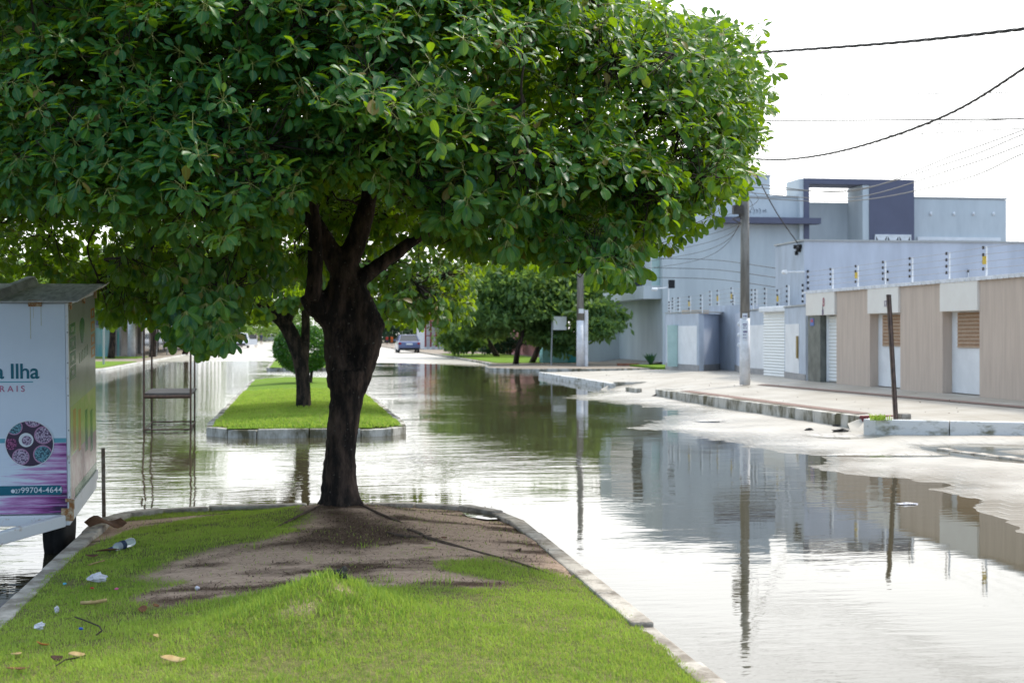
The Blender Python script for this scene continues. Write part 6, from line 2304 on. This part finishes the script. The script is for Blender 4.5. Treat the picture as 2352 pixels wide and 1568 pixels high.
for xx in (-15.2, -13.4, -12.0):
    mb.box(xx, xx + .28, 96.92, 97.0, .1, 2.05)
mb.build("pilaster", M['grey_wall'], tw)
lhs = thing("corner_house", (-15, 100, .12), "dim grey house behind the turquoise wall with a dark window", "house")
MB().box(-22, -11.8, 100, 110, .1, 4.6).build("wall", M['grey_wall'], lhs)
for xx in (-14.4, -12.9):
    w_ = MB().box(xx - .7, xx + .55, 99.93, 99.99, 2.1, 3.9).build("window", M['grey_wall'], lhs)
    MB().box(xx - .6, xx + .45, 99.90, 99.925, 2.2, 3.8).build("pane", M['glass_dark'], w_)
MB().box(-22.3, -11.5, 99.6, 110.3, 4.6, 4.75).build("roof", M['roof_tile'], lhs)
shp = thing("shop", (-12, 125, .12), "row shop with a long green awning along the left street", "shop")
MB().box(-24, -11.6, 110.6, 160, .1, 4.2).build("wall", M['grey_wall'], shp)
for q in range(8):
    y_ = 112 + q * 5.8
    MB().box(-11.58, -11.5, y_, y_ + 3.6, .14, 2.6).build("shutter_door", M['glass_dark'] if q % 3 != 1 else M['galv'], shp)
aw = MB()
for q in range(8):
    ya, yb = 88 + q * 8, 88 + q * 8 + 7.9
    aw.add([(-11.6, ya, 3.55), (-11.6, yb, 3.55), (-9.0, yb, 2.55), (-9.0, ya, 2.55), (-9.0, ya, 2.2), (-9.0, yb, 2.2)], [(0, 1, 2, 3), (3, 2, 5, 4)])
    aw.add([(-11.6, ya, 3.55), (-9.0, ya, 2.55), (-9.0, ya, 2.2), (-11.6, ya, 2.9)], [(0, 1, 2, 3)])
a_o = aw.build("awning", M['awning'], shp)
so = a_o.modifiers.new("cloth", 'SOLIDIFY')
so.thickness = .03
for q in range(9):
    MB().tube([(-9.1, 88 + q * 8, .12), (-9.1, 88 + q * 8, 2.4)], .05, 6).build("awning_post", M['galv'], shp)
sh2 = thing("low_white_house", (-13, 190, .1), "low pale house farther up the left street", "house")
MB().box(-26, -11, 165, 215, .1, 4.0).build("wall", M['whitewash'], sh2)
MB().box(-26.3, -10.6, 164.6, 215.4, 4.0, 4.3).build("roof", M['roof_tile'], sh2)
for q in range(5):
    MB().box(-10.98, -10.9, 170 + q * 9, 172 + q * 9, 1.0, 2.5).build("window", M['glass_dark'], sh2)

rp = thing("porch_house", (14, 137, .1), "white house with dark red porch posts on white feet", "house")
MB().box(12.6, 24, 139.5, 150, .1, 3.6).build("wall", M['whitewash'], rp)
for q in range(4):
    xx = 12.35 + q * .52
    MB().tube([(xx, 137.0, .35), (xx, 137.0, 2.9)], .085, 8).build("porch_post", M['red_paint'], rp)
    MB().box(xx - .13, xx + .13, 136.87, 137.13, .1, .36).build("post_foot", M['whitewash'], rp)
MB().tube([(12.3, 137.0, 1.45), (14.0, 137.0, 1.45)], .05, 6).build("rail", M['red_paint'], rp)
mb = MB()
mb.add([(12, 136.3, 2.95), (24.4, 136.3, 2.95), (24.4, 143, 4.9), (12, 143, 4.9), (12, 150.4, 3.2), (24.4, 150.4, 3.2)], [(0, 1, 2, 3), (3, 2, 5, 4)])
rf = mb.build("roof", M['roof_tile'], rp)
so = rf.modifiers.new("slab", 'SOLIDIFY')
so.thickness = .12
yw_ = thing("yellow_wall", (16, 120, .1), "ochre yellow street wall behind the grass verge", "wall")
mb = MB().box(16, 16.3, 107, 137, .1, 2.1, 0)
for q in range(5):
    mb.box(15.9, 16.0, 108 + q * 7, 108.5 + q * 7, .1, 2.2, 0)
mb.build("wall", M['yellow_wall'], yw_)
MB().box(15.85, 16.4, 106.9, 137.1, 2.2, 2.3).build("coping", M['whitewash'], yw_)
pk = thing("pink_wall", (16, 102, .1), "salmon pink wall with dark scrolls beside the yellow wall", "wall")
MB().box(16, 16.3, 90, 106.7, .1, 2.5).build("wall", M['pink_wall'], pk)
mb = MB()
for q in range(9):
    c = Vector((15.97, 92 + q * 1.6, 1.0 + .5 * math.sin(q * 2.1)))
    mb.tube([c + Vector((0, .5 * math.cos(t_) * (1 - t_ / 9), .5 * math.sin(t_) * (1 - t_ / 9))) for t_ in np.linspace(0, 6, 14)], .05, 4, flat=.3)
mb.build("painted_scroll", M['red_paint'], pk)
pt = thing("planter", (13.6, 71.8, .12), "turquoise painted concrete planter under the feathery tree", "planter")
a_, b_ = AY(1245, 815, 71.6), AY(1322, 800, 71.6)
MB().box(a_[0], a_[0] + 1.32, 71.5, 72.4, .1, .90).build("box", M['aqua_light'], pt, bevel=.03)
MB().box(a_[0] + 1.33, b_[0] + .12, 71.55, 72.4, .1, .86).build("side_box", M['aqua'], pt, bevel=.03)
mb = MB()
for (xx, w_, h_) in ((a_[0] + .2, .32, 1.55), (a_[0] + .56, .30, 1.60), (a_[0] + .9, .25, 1.5)):
    mb.add([(xx, 72.42, .12), (xx + w_, 72.42, .12), (xx + w_ - .08, 72.42, h_), (xx + .06, 72.42, h_), (xx, 72.6, .12), (xx + w_, 72.6, .12), (xx + w_ - .08, 72.6, h_), (xx + .06, 72.6, h_)],
           [(0, 1, 2, 3), (5, 4, 7, 6), (3, 2, 6, 7), (1, 5, 6, 2), (4, 0, 3, 7)])
mb.build("back_panel", M['aqua'], pt)
bk_ = MB().box(12.9 + 1.9, 12.9 + 2.9, 64.6, 64.9, .12, .24).build("brick_stack", M['roof_tile'], bevel=.02)
tag(bk_, "low course of red bricks lying near the white pole's foot", "bricks")


# ------------------------------------------------------------------ cars and people far up the street
def car(name, loc, yaw, paint, label, L=4.5, W_=1.76, H=1.46, suv=False, open_door=False):
    o_ = thing(name, loc, label, "car")
    h0 = .92 if not suv else 1.0
    hb = L / 2
    prof = [(-hb, .34), (-hb - .03, .62), (-hb + .05, h0), (-hb + .5, h0 + .06), (hb * .42, h0 + .02), (hb - .25, h0 - .16), (hb - .02, .62), (hb - .04, .32), (hb - .5, .22), (-hb + .4, .22)]
    def ext(P_, w0, w1=None):
        w1 = w1 or w0
        V = [(-w0, a, b) for a, b in P_] + [(w0, a, b) for a, b in P_]
        k_ = len(P_)
        F = [tuple(range(k_)), tuple(range(2 * k_ - 1, k_ - 1, -1))] + [(i, i + k_, (i + 1) % k_ + k_, (i + 1) % k_) for i in range(k_)]
        return V, F
    V, F = ext(prof, W_ / 2)
    body = MB().add(V, F).build("body", paint, o_, world=False, bevel=.07, smooth=True)
    rb, rt0, rt1, fb2 = (-hb + .35, -hb + 1.05, .35, hb * .42 + .0) if not suv else (-hb + .12, -hb + .45, .45, hb * .42)
    wb_, wt = W_ / 2 - .07, W_ / 2 - .24
    zb, zt = h0 + .02, H
    V = [(-wb_, rb, zb), (wb_, rb, zb), (wb_, fb2, zb), (-wb_, fb2, zb), (-wt, rt0, zt), (wt, rt0, zt), (wt, rt1, zt), (-wt, rt1, zt)]
    MB().add(V, [(0, 4, 5, 1), (1, 5, 6, 2), (2, 6, 7, 3), (3, 7, 4, 0)]).build("window_glass", M['car_glass'], o_, world=False)
    mb = MB()
    mb.add([(-wt - .02, rt0 - .04, zt), (wt + .02, rt0 - .04, zt), (wt + .02, rt1 + .04, zt), (-wt - .02, rt1 + .04, zt), (-wt + .1, rt0 + .1, zt + .05), (wt - .1, rt0 + .1, zt + .05), (wt - .1, rt1 - .1, zt + .05), (-wt + .1, rt1 - .1, zt + .05)],
           [(4, 5, 6, 7), (0, 1, 5, 4), (1, 2, 6, 5), (2, 3, 7, 6), (3, 0, 4, 7)])
    for i_, j_ in ((0, 4), (1, 5), (2, 6), (3, 7)):
        mb.tube([V[i_], V[j_]], .05, 5)
    mid = (rt0 + rt1) / 2
    for s in (-1, 1):
        mb.tube([(s * wb_, mid, zb), (s * wt, mid, zt)], .045, 5)
    mb.build("roof", paint, o_, world=False)
    for sx_ in (-1, 1):
        for yy in (-hb + .85, hb - .85):
            w_ = MB().lathe([(.12, -.10), (.30, -.09), (.325, -.05), (.325, .05), (.30, .09), (.12, .10)], (sx_ * (W_ / 2 - .10), yy, .325), 18, mtx=Matrix.Rotation(PI / 2, 4, 'Y')).build("wheel", M['rubber'], o_, world=False, smooth=True)
            MB().lathe([(.03, -.115), (.2, -.105), (.2, .105), (.03, .115)], (sx_ * (W_ / 2 - .10), yy, .325), 12, mtx=Matrix.Rotation(PI / 2, 4, 'Y')).build("rim", M['galv'], w_, world=False)
        MB().box(sx_ * W_ / 2 - .24 if sx_ > 0 else -W_ / 2 + .02, sx_ * W_ / 2 - .02 if sx_ > 0 else -W_ / 2 + .24, -hb - .04, -hb + .1, h0 - .22, h0 - .06).build("tail_light", M['tail'], o_, world=False)
        MB().box(sx_ * W_ / 2 - .36 if sx_ > 0 else -W_ / 2 + .04, sx_ * W_ / 2 - .04 if sx_ > 0 else -W_ / 2 + .36, hb - .2, hb - .0, .60, .74).build("headlight", M['lamp'], o_, world=False)
        MB().box(sx_ * (W_ / 2 + .1) - .09, sx_ * (W_ / 2 + .1) + .09, hb * .3, hb * .3 + .1, h0 + .05, h0 + .18).build("mirror", paint, o_, world=False, bevel=.02)
    MB().box(-.26, .26, -hb - .05, -hb, h0 - .25, h0 - .12).build("number_plate", M['print_white'], o_, world=False)
    MB().box(-W_ / 2 + .1, W_ / 2 - .1, -hb - .04, -hb + .1, .25, .40).build("bumper", M['black'], o_, world=False)
    MB().box(-.6, .6, hb - .1, hb + .0, .34, .52).build("grille", M['black'], o_, world=False)
    if open_door:
        mt = Matrix.Translation((W_ / 2, hb * .40, 0)) @ Matrix.Rotation(math.radians(55), 4, 'Z')
        dd = MB().box(.0, .06, -1.05, .0, .35, h0, 0, mt).build("open_door", paint, o_, world=False)
        MB().box(.01, .05, -1.0, -.15, h0 + .003, H - .08, 0, mt).build("door_glass", M['car_glass'], dd, world=False)
    o_.rotation_euler = (0, 0, yaw)
    return o_


M['car_glass'] = mat("car_glass", (.03, .035, .04), None, rough=.06, spec=.9)
M['tail'] = mat("tail_lamp_red", (.30, .01, .015), None, rough=.2)
M['lamp'] = mat("headlamp_glass", (.55, .56, .58), None, rough=.15)
def carpaint(name, c):
    m_ = mat(name, c, None, rough=.28, spec=.6)
    m_.node_tree.nodes["Principled BSDF"].inputs['Coat Weight'].default_value = .6
    return m_


car("parked_sedan", (9.35, 120.9, .035), 0, carpaint("blue_car_paint", (.075, .105, .23)), "dark blue sedan seen from behind, parked at the right kerb", 4.5, 1.84, 1.46)
car("parked_suv", (-6.2, 163.5, .035), PI, carpaint("white_car_paint", (.70, .71, .73)), "white car facing the camera with one door open", 4.3, 1.85, 1.62, True, False)
od = [o_ for o_ in bpy.data.objects if o_.name == "parked_suv"][0]
mt = Matrix.Translation((-.92, .9, 0)) @ Matrix.Rotation(math.radians(-60), 4, 'Z')
dd = MB().box(-.06, 0, -1.05, 0, .35, 1.0, 0, mt).build("open_door", bpy.data.materials["white_car_paint"], od, world=False)
MB().box(-.05, -.01, -1.0, -.1, 1.003, 1.52, 0, mt).build("door_glass", M['car_glass'], dd, world=False)
car("parked_van", (-7.4, 176, .035), PI, carpaint("pale_van_paint", (.62, .64, .67)), "pale van parked behind the white car", 4.9, 1.9, 2.2, True)
car("parked_hatchback", (-5.4, 300, .035), PI / 2, carpaint("silver_car_paint", (.50, .52, .55)), "small silver car standing across the far end of the street", 4.0, 1.7, 1.5)


def person(loc, h, shirt, shorts, label, yaw=0.0, step=.14):
    o_ = thing("person", loc, label, "person")
    s = h / 1.72
    def v(x, y, z):
        return Vector((x * s, y * s, z * s))
    mb = MB()
    for sx_, st in ((-1, step), (1, -step)):
        mb.tube([v(sx_ * .09, 0, .92), v(sx_ * .10, st * .5 + .02, .50), v(sx_ * .10, st, .08)], [.085 * s, .06 * s, .04 * s], 8)
        mb.tube([v(sx_ * .10, st - .06, .04), v(sx_ * .10, st + .16, .03)], [.045 * s, .035 * s], 8)
        mb.tube([v(sx_ * .19, 0, 1.42), v(sx_ * .24, -.03 - st * .3, 1.14), v(sx_ * .23, -st * .9 + .05, .88)], [.055 * s, .042 * s, .03 * s], 8)
        mb.tube([v(sx_ * .23, -st * .9 + .05, .88), v(sx_ * .23, -st * .9 + .08, .76)], [.036 * s, .02 * s], 6)
    mb.tube([v(0, 0, .88), v(0, .0, 1.1), v(0, .01, 1.35), v(0, 0, 1.46)], [.15 * s, .14 * s, .17 * s, .09 * s], 10)
    mb.tube([v(0, 0, 1.44), v(0, .01, 1.55)], [.055 * s, .055 * s], 8)
    mb.blob(v(0, .02, 1.62), (.085 * s, .10 * s, .12 * s), rough=.05)
    mb.blob(v(0, .12, 1.61), (.018 * s, .025 * s, .025 * s), rough=.0)
    b_ = mb.build("body", M['skin'], o_, world=False, smooth=True)
    rm_ = b_.modifiers.new("remesh", 'REMESH')
    rm_.mode = 'VOXEL'
    rm_.voxel_size = .022
    rm_.use_smooth_shade = True
    MB().blob(v(0, -.01, 1.66), (.095 * s, .105 * s, .10 * s), rough=.08).build("hair", M['hair'], o_, world=False, smooth=True)
    mb = MB().tube([v(0, 0, .92), v(0, 0, 1.1), v(0, .01, 1.36), v(0, 0, 1.47)], [.175 * s, .16 * s, .19 * s, .10 * s], 12)
    for sx_, st in ((-1, step), (1, -step)):
        mb.tube([v(sx_ * .16, 0, 1.43), v(sx_ * .24, -.03 - st * .3, 1.16)], [.075 * s, .06 * s], 8)
    mb.build("shirt", shirt, o_, world=False, smooth=True)
    mb = MB().tube([v(0, 0, .80), v(0, 0, .95)], [.17 * s, .17 * s], 12)
    for sx_, st in ((-1, step), (1, -step)):
        mb.tube([v(sx_ * .09, 0, .90), v(sx_ * .10, st * .45 + .02, .55)], [.105 * s, .085 * s], 8)
    mb.build("shorts", shorts, o_, world=False, smooth=True)
    o_.rotation_euler = (0, 0, yaw)
    return o_


def cloth(n_, c):
    return mat(n_, c, None, rough=.9)


gy_ = cloth("navy_cloth", (.05, .06, .10))
person((*G(588, 797, .04), .04), 1.65, cloth("pale_cloth", (.45, .40, .36)), gy_, "person in dark shorts walking up the far street, nearer of two", PI, .2)
person((*G(600, 791, .04), .04), 1.65, gy_, cloth("grey_cloth", (.12, .12, .13)), "person in dark clothes walking farther ahead up the street", PI, .16)
rc, oc, bc = cloth("red_cloth", (.42, .05, .03)), cloth("orange_cloth", (.60, .12, .02)), cloth("blue_cloth", (.04, .16, .42))
person((*G(872, 794, .04), .04), 1.35, bc, oc, "person in a blue shirt and orange shorts beside the big trunk", .2, .05)
person((*G(889, 793, .04), .04), 1.35, rc, gy_, "person in a red shirt in the far group", -.3, .05)
person((*G(900, 793, .04), .04), 1.35, oc, oc, "person in orange clothes, closest to the blue car", .5, .05)

# ------------------------------------------------------------------ litter and leaves on the median
def gz_(x, y):
    return float(med_h(np.array([x]), np.array([y]))[0])


def on_lawn(px, py):
    x, y = G(px, py, .2)
    for _ in range(3):
        x, y = G(px, py, gz_(x, y))
    return Vector((x, y, gz_(x, y)))


M['bottle'] = bpy.data.materials.new("clear_plastic")
M['bottle'].use_nodes = True
p = M['bottle'].node_tree.nodes["Principled BSDF"]
p.inputs['Base Color'].default_value = (.80, .86, .90, 1)
p.inputs['Roughness'].default_value = .12
p.inputs['Transmission Weight'].default_value = .65
p.inputs['IOR'].default_value = 1.2
c = on_lawn(281, 1262)
bo = thing("plastic_bottle", c - Vector((0, 0, .006)), "clear plastic bottle with a dark label lying in the grass", "bottle")
mt = Matrix.Translation((0, 0, .045)) @ Matrix.Rotation(math.radians(48), 4, 'Z') @ Matrix.Rotation(math.radians(82), 4, 'Y')
prof = [(.012, -.125), (.014, -.10), (.030, -.075), (.036, -.05), (.034, -.02), (.036, 0), (.033, .03), (.036, .06), (.036, .10), (.030, .118), (.01, .12)]
V_ = MB().lathe(prof, (0, 0, 0), 14, mtx=mt)
V_.build("bottle_wall", M['bottle'], bo, world=False, smooth=True)
MB().lathe([(.0368, -.02), (.0368, .02)], (0, 0, 0), 14, mtx=mt).build("label", cloth("bottle_label", (.03, .05, .09)), bo, world=False)
MB().lathe([(.0155, -.14), (.0155, -.108)], (0, 0, 0), 12, mtx=mt).build("cap", cloth("blue_cap", (.02, .04, .14)), bo, world=False)
bo.scale = (.82, .82, .82)


def flake(name, pxy, L_, w_, yaw, m_, label, cat, curl=.5, group=None, tilt=0.0, lift=.025):
    """A curled dead leaf or scrap lying on the lawn."""
    c = on_lawn(*pxy)
    c.z += lift * .7
    L_, w_ = L_ * .8, w_ * .75
    curl *= .7
    mb = MB()
    k_ = 7
    V, F = [], []
    for i in range(k_):
        t_ = i / (k_ - 1)
        ww = w_ * (math.sin(PI * min(max(t_, .03), .97)) ** .7)
        for j, s in enumerate((-1, 0, 1)):
            V.append(((t_ - .5) * L_, s * ww * .5 + .12 * L_ * math.sin(t_ * 4 + yaw * 7), curl * L_ * (t_ - .5) ** 2 + abs(s) * ww * .18 * (1 if curl > 0 else -1)))
    F = [(i * 3 + j, (i + 1) * 3 + j, (i + 1) * 3 + j + 1, i * 3 + j + 1) for i in range(k_ - 1) for j in range(2)]
    mt = Matrix.Translation(c) @ Matrix.Rotation(yaw, 4, 'Z') @ Matrix.Rotation(tilt, 4, 'X')
    mb.add([tuple(mt @ Vector(q)) for q in V], F)
    o_ = mb.build(name, m_, smooth=True)
    so = o_.modifiers.new("thickness", 'SOLIDIFY')
    so.thickness = .003
    return tag(o_, label, cat, group)


GL = "dead leaves on the lawn"
flake("dead_leaf", (397, 1525), .125, .05, .1, M['dead_leaf'], "long tan dead leaf near the bottom edge of the lawn", "leaf", .9, GL, .5)
flake("dead_leaf", (176, 1512), .085, .05, .2, M['dead_leaf'], "pale round dead leaf in the lower left grass", "leaf", .5, GL, .3)
flake("dead_leaf", (327, 1405), .06, .05, .5, M['dead_leaf_brown'], "rounded rust brown leaf standing in the grass below the bare patch", "leaf", .6, GL, .9)
flake("dead_leaf", (358, 1398), .045, .03, 1.0, M['dead_leaf_brown'], "small brown leaf right of the rounded rust one", "leaf", .6, GL, .7)
flake("dead_leaf", (97, 1488), .08, .03, 2.4, mat("orange_leaf", (.50, .17, .04), None), "bright orange leaf on the lower left lawn", "leaf", .8, GL, .5)
flake("dead_leaf", (130, 1520), .06, .045, .3, mat("dark_leaf", (.05, .022, .012), None), "crumpled dark brown leaf in the lower left grass", "leaf", 1.2, GL, .6)
flake("dead_leaf", (40, 1545), .11, .035, .15, M['dead_leaf_brown'], "long brown leaf at the bottom left corner", "leaf", .5, GL)
flake("dead_leaf", (38, 1510), .06, .04, .4, M['dead_leaf'], "faded tan leaf close to the left kerb end", "leaf", .5, GL)
flake("dead_leaf", (357, 1468), .045, .03, 1.2, M['dead_leaf'], "small tan curled leaf left of the grassy mound", "leaf", .9, GL, .6)
flake("dead_leaf", (985, 1261), .10, .03, 0.0, mat("yellowing_leaf", (.50, .48, .16), None), "yellow green leaf on the bare earth right of the trunk", "leaf", .4, GL, .2, .012)
flake("dead_leaf", (1020, 1236), .05, .03, .3, M['dead_leaf_brown'], "reddish leaf fallen beside the long root", "leaf", .4, GL, .3, .01)
flake("dead_leaf", (1190, 1266), .07, .035, .5, mat("dark_leaf_two", (.07, .035, .02), None), "dark curled leaf near the right kerb", "leaf", .9, GL, .4, .012)
flake("dead_leaf", (206, 1388), .05, .02, 1.3, M['dead_leaf'], "narrow upright tan leaf in the left lawn", "leaf", .4, GL, 1.0)
flake("cardboard_scrap", (247, 1272), .20, .07, .45, M['brown_card'], "flat brown cardboard scrap against the bottle", "cardboard", .25, None, -.3, .03)
flake("cardboard_scrap", (211, 1283), .10, .06, .3, M['brown_card'], "smaller torn brown scrap left of the cardboard", "cardboard", .7, None, .2)
sc_o = MB()
x_, y_ = G(243, 1208, .15)
mt = Matrix.Translation((x_, y_, .185)) @ Matrix.Rotation(.85, 4, 'Z') @ Matrix.Rotation(.45, 4, 'X')
V = []
for i in range(9):
    t_ = i / 8
    for s in (-1, 1):
        V.append(tuple(mt @ Vector(((t_ - .5) * .36, s * (.035 + .025 * math.sin(t_ * 3)), .035 * math.sin(t_ * 6)))))
sc_o.add(V, [(2 * i, 2 * i + 2, 2 * i + 3, 2 * i + 1) for i in range(8)])
so_ = sc_o.build("palm_sheath", M['brown_card'], smooth=True)
so_.modifiers.new("thickness", 'SOLIDIFY').thickness = .006
tag(so_, "long curled brown frond sheath lying across the left kerb", "frond")
c = on_lawn(223, 1338)
tag(MB().blob(c + Vector((0, 0, .03)), (.048, .034, .026), 3, 14, 10, .9).build("crumpled_paper", M['paper']), "crumpled white paper in the grass below the bottle", "paper")
c = on_lawn(91, 1448)
tag(MB().blob(c + Vector((0, 0, .025)), (.022, .016, .016), 5, 12, 8, .9).build("crumpled_paper", M['paper']), "small white crumpled scrap on the lower left lawn", "paper")
c = on_lawn(130, 1408)
tag(MB().blob(c + Vector((0, 0, .02)), (.012, .012, .016), 6, 10, 7, .8).build("crumpled_paper", M['paper']), "tiny white scrap nearest the left kerb", "paper")
c = on_lawn(453, 1355)
tag(MB().blob(c + Vector((0, 0, .012)), (.014, .012, .012), 8).build("pebble", M['paper']), "white pebble on the edge of the bare earth", "pebble")
c = on_lawn(785, 1368)
tag(MB().blob(c + Vector((0, 0, .03)), (.028, .02, .026), 9, 12, 8, .9).build("stone", M['dark_stone']), "dark jagged stone stuck in the grassy mound", "stone")
c = on_lawn(763, 1340)
tag(MB().blob(c + Vector((0, 0, .02)), (.03, .025, .025), 10, 12, 8, .7).build("stone", M['stone']), "small grey stone on top of the grassy mound", "stone")
for pts, r_, lab, m_ in (([(172, 1430), (190, 1436), (210, 1444), (228, 1452), (234, 1462), (222, 1472)], .004, "bent thin twig on the left lawn", 'bark_pale'),
                         ([(128, 1545), (150, 1530), (180, 1525)], .003, "short dark twig in the lower left grass", 'bark'), ([(204, 1308), (220, 1302), (240, 1297)], .005, "short pale stick below the cardboard", 'dead_leaf'),
                         ([(185, 1397), (215, 1396), (245, 1390)], .010, "flat pale strip of bark on the left lawn", 'dead_leaf')):
    P_ = [on_lawn(*q) + Vector((0, 0, .03)) for q in pts]
    tag(MB().tube(P_, r_, 5).build("twig", M[m_], smooth=True), lab, "twig")
for (px_, py_, cl, lab) in ((227, 1298, (.02, .30, .08), "green bottle cap on the left lawn"), (148, 1350, (.10, .40, .55), "light blue plastic chip near the left kerb"), (212, 1360, (.50, .05, .03), "red plastic chip beside the crumpled paper"), (268, 1362, (.6, .12, .25), "pink plastic chip below the crumpled paper"), (186, 1455, (.03, .10, .45), "dark blue plastic chip under the bent twig")):
    c = on_lawn(px_, py_)
    tag(MB().blob(c + Vector((0, 0, .025)), (.011, .008, .006), px_, 8, 5, .5).build("plastic_chip", mat("chip_%d" % px_, cl, None, rough=.4)), lab, "plastic chip", "plastic chips in the grass")
rs_ = np.random.default_rng(91)
k_ = 60000
lx, ly = rs_.uniform(-1.3, 1.7, k_), rs_.uniform(7.4, 12.3, k_)
keep = (rs_.random(k_) < dirt_mask(lx, ly) * (.10 + .9 * litter_mask(lx, ly))) & (np.hypot(lx - TREE[0], ly - TREE[1]) > .15)
lx, ly = lx[keep], ly[keep]
Pl = np.stack([lx, ly, med_h(lx, ly) + .004], 1)
Dv = unit(np.stack([rs_.normal(0, 1, len(lx)), rs_.normal(0, 1, len(lx)), rs_.normal(.1, .25, len(lx))], 1))
Sv = np.cross(Dv, np.array([0, 0, 1.])) * (rs_.uniform(.001, .004, len(lx)))[:, None]
Lv = Dv * rs_.uniform(.006, .030, len(lx))[:, None]
V = np.stack([Pl - Sv, Pl + Sv, Pl + Lv + Sv * .5, Pl + Lv - Sv * .5], 1).reshape(-1, 3)
M['litter'] = leaf_mat("leaf_litter", (.040, .028, .020), (.17, .105, .065), (.1, .06, .03), .9, .05, .1)
_r = [q for q in M['litter'].node_tree.nodes if q.type == 'VALTORGB'][0].color_ramp
_r.elements[2].color = (.36, .28, .18, 1)
tn = np.clip(rs_.normal(.3, .3, len(lx)), 0, .93)
tn[rs_.random(len(lx)) < .05] = 1
tag(np_mesh("leaf_litter", V, np.arange(len(V)).reshape(-1, 4), M['litter'], tint=tn, rib=np.zeros(len(V)), smooth=False), "dark leaf litter and twig bits strewn over the bare earth", "leaf litter", kind='stuff')
for (px_, py_, r_, lab) in ((1859, 984, .05, "small dark mud clump on the dry road, left of two others"), (1931, 988, .085, "flat dark mud clump on the road before the ramp"), (1921, 977, .045, "dark clump nearest the mossy kerb end")):
    x_, y_ = G(px_, py_, .07)
    z_ = float(road_h(np.array([x_]), np.array([y_]))[0])
    tag(MB().blob((x_, y_, z_ + .01), (r_ * 1.4, r_, r_ * .45), px_, 12, 8, .9).build("mud_clump", M['dark_stone']), lab, "mud clump", "mud clumps on the dry road")
x_, y_ = G(2082, 1158, .0)
tag(MB().blob((x_, y_, .006), (.10, .035, .012), 44, 14, 6, .7).build("floating_scrap", M['paper']), "white scrap floating on the water below the beige wall's reflection", "scrap")
rs_ = np.random.default_rng(77)
k_ = 110
lx, ly = rs_.uniform(9.3, 12.6, k_), 21.5 + 28 * rs_.uniform(0, 1, k_) ** 1.2
Pl = np.stack([lx, ly, pave_z(lx, ly) + .012], 1)
V, F, tn = scatter_leaf_mesh(Pl, .042, rs_, .5, 1.5, -.05)
tag(np_mesh("fallen_leaves", V, F, M['litter'], tint=tn, rib=np.zeros(len(V))), "small dry leaves scattered over the pale pavement", "leaves", kind='stuff')
# puddle on the bare earth by the kerb
pdl = gl([(1060, 1164), (1100, 1160), (1150, 1168), (1165, 1178), (1120, 1180), (1075, 1174)], .16)
zp_ = max(gz_(*q) for q in pdl) + .004
pw_ = MB().add([(a, b, zp_) for a, b in pdl], [tuple(range(len(pdl)))]).build("puddle", wm)
struct(pw_, "small bright puddle on the bare earth by the median kerb", "puddle")
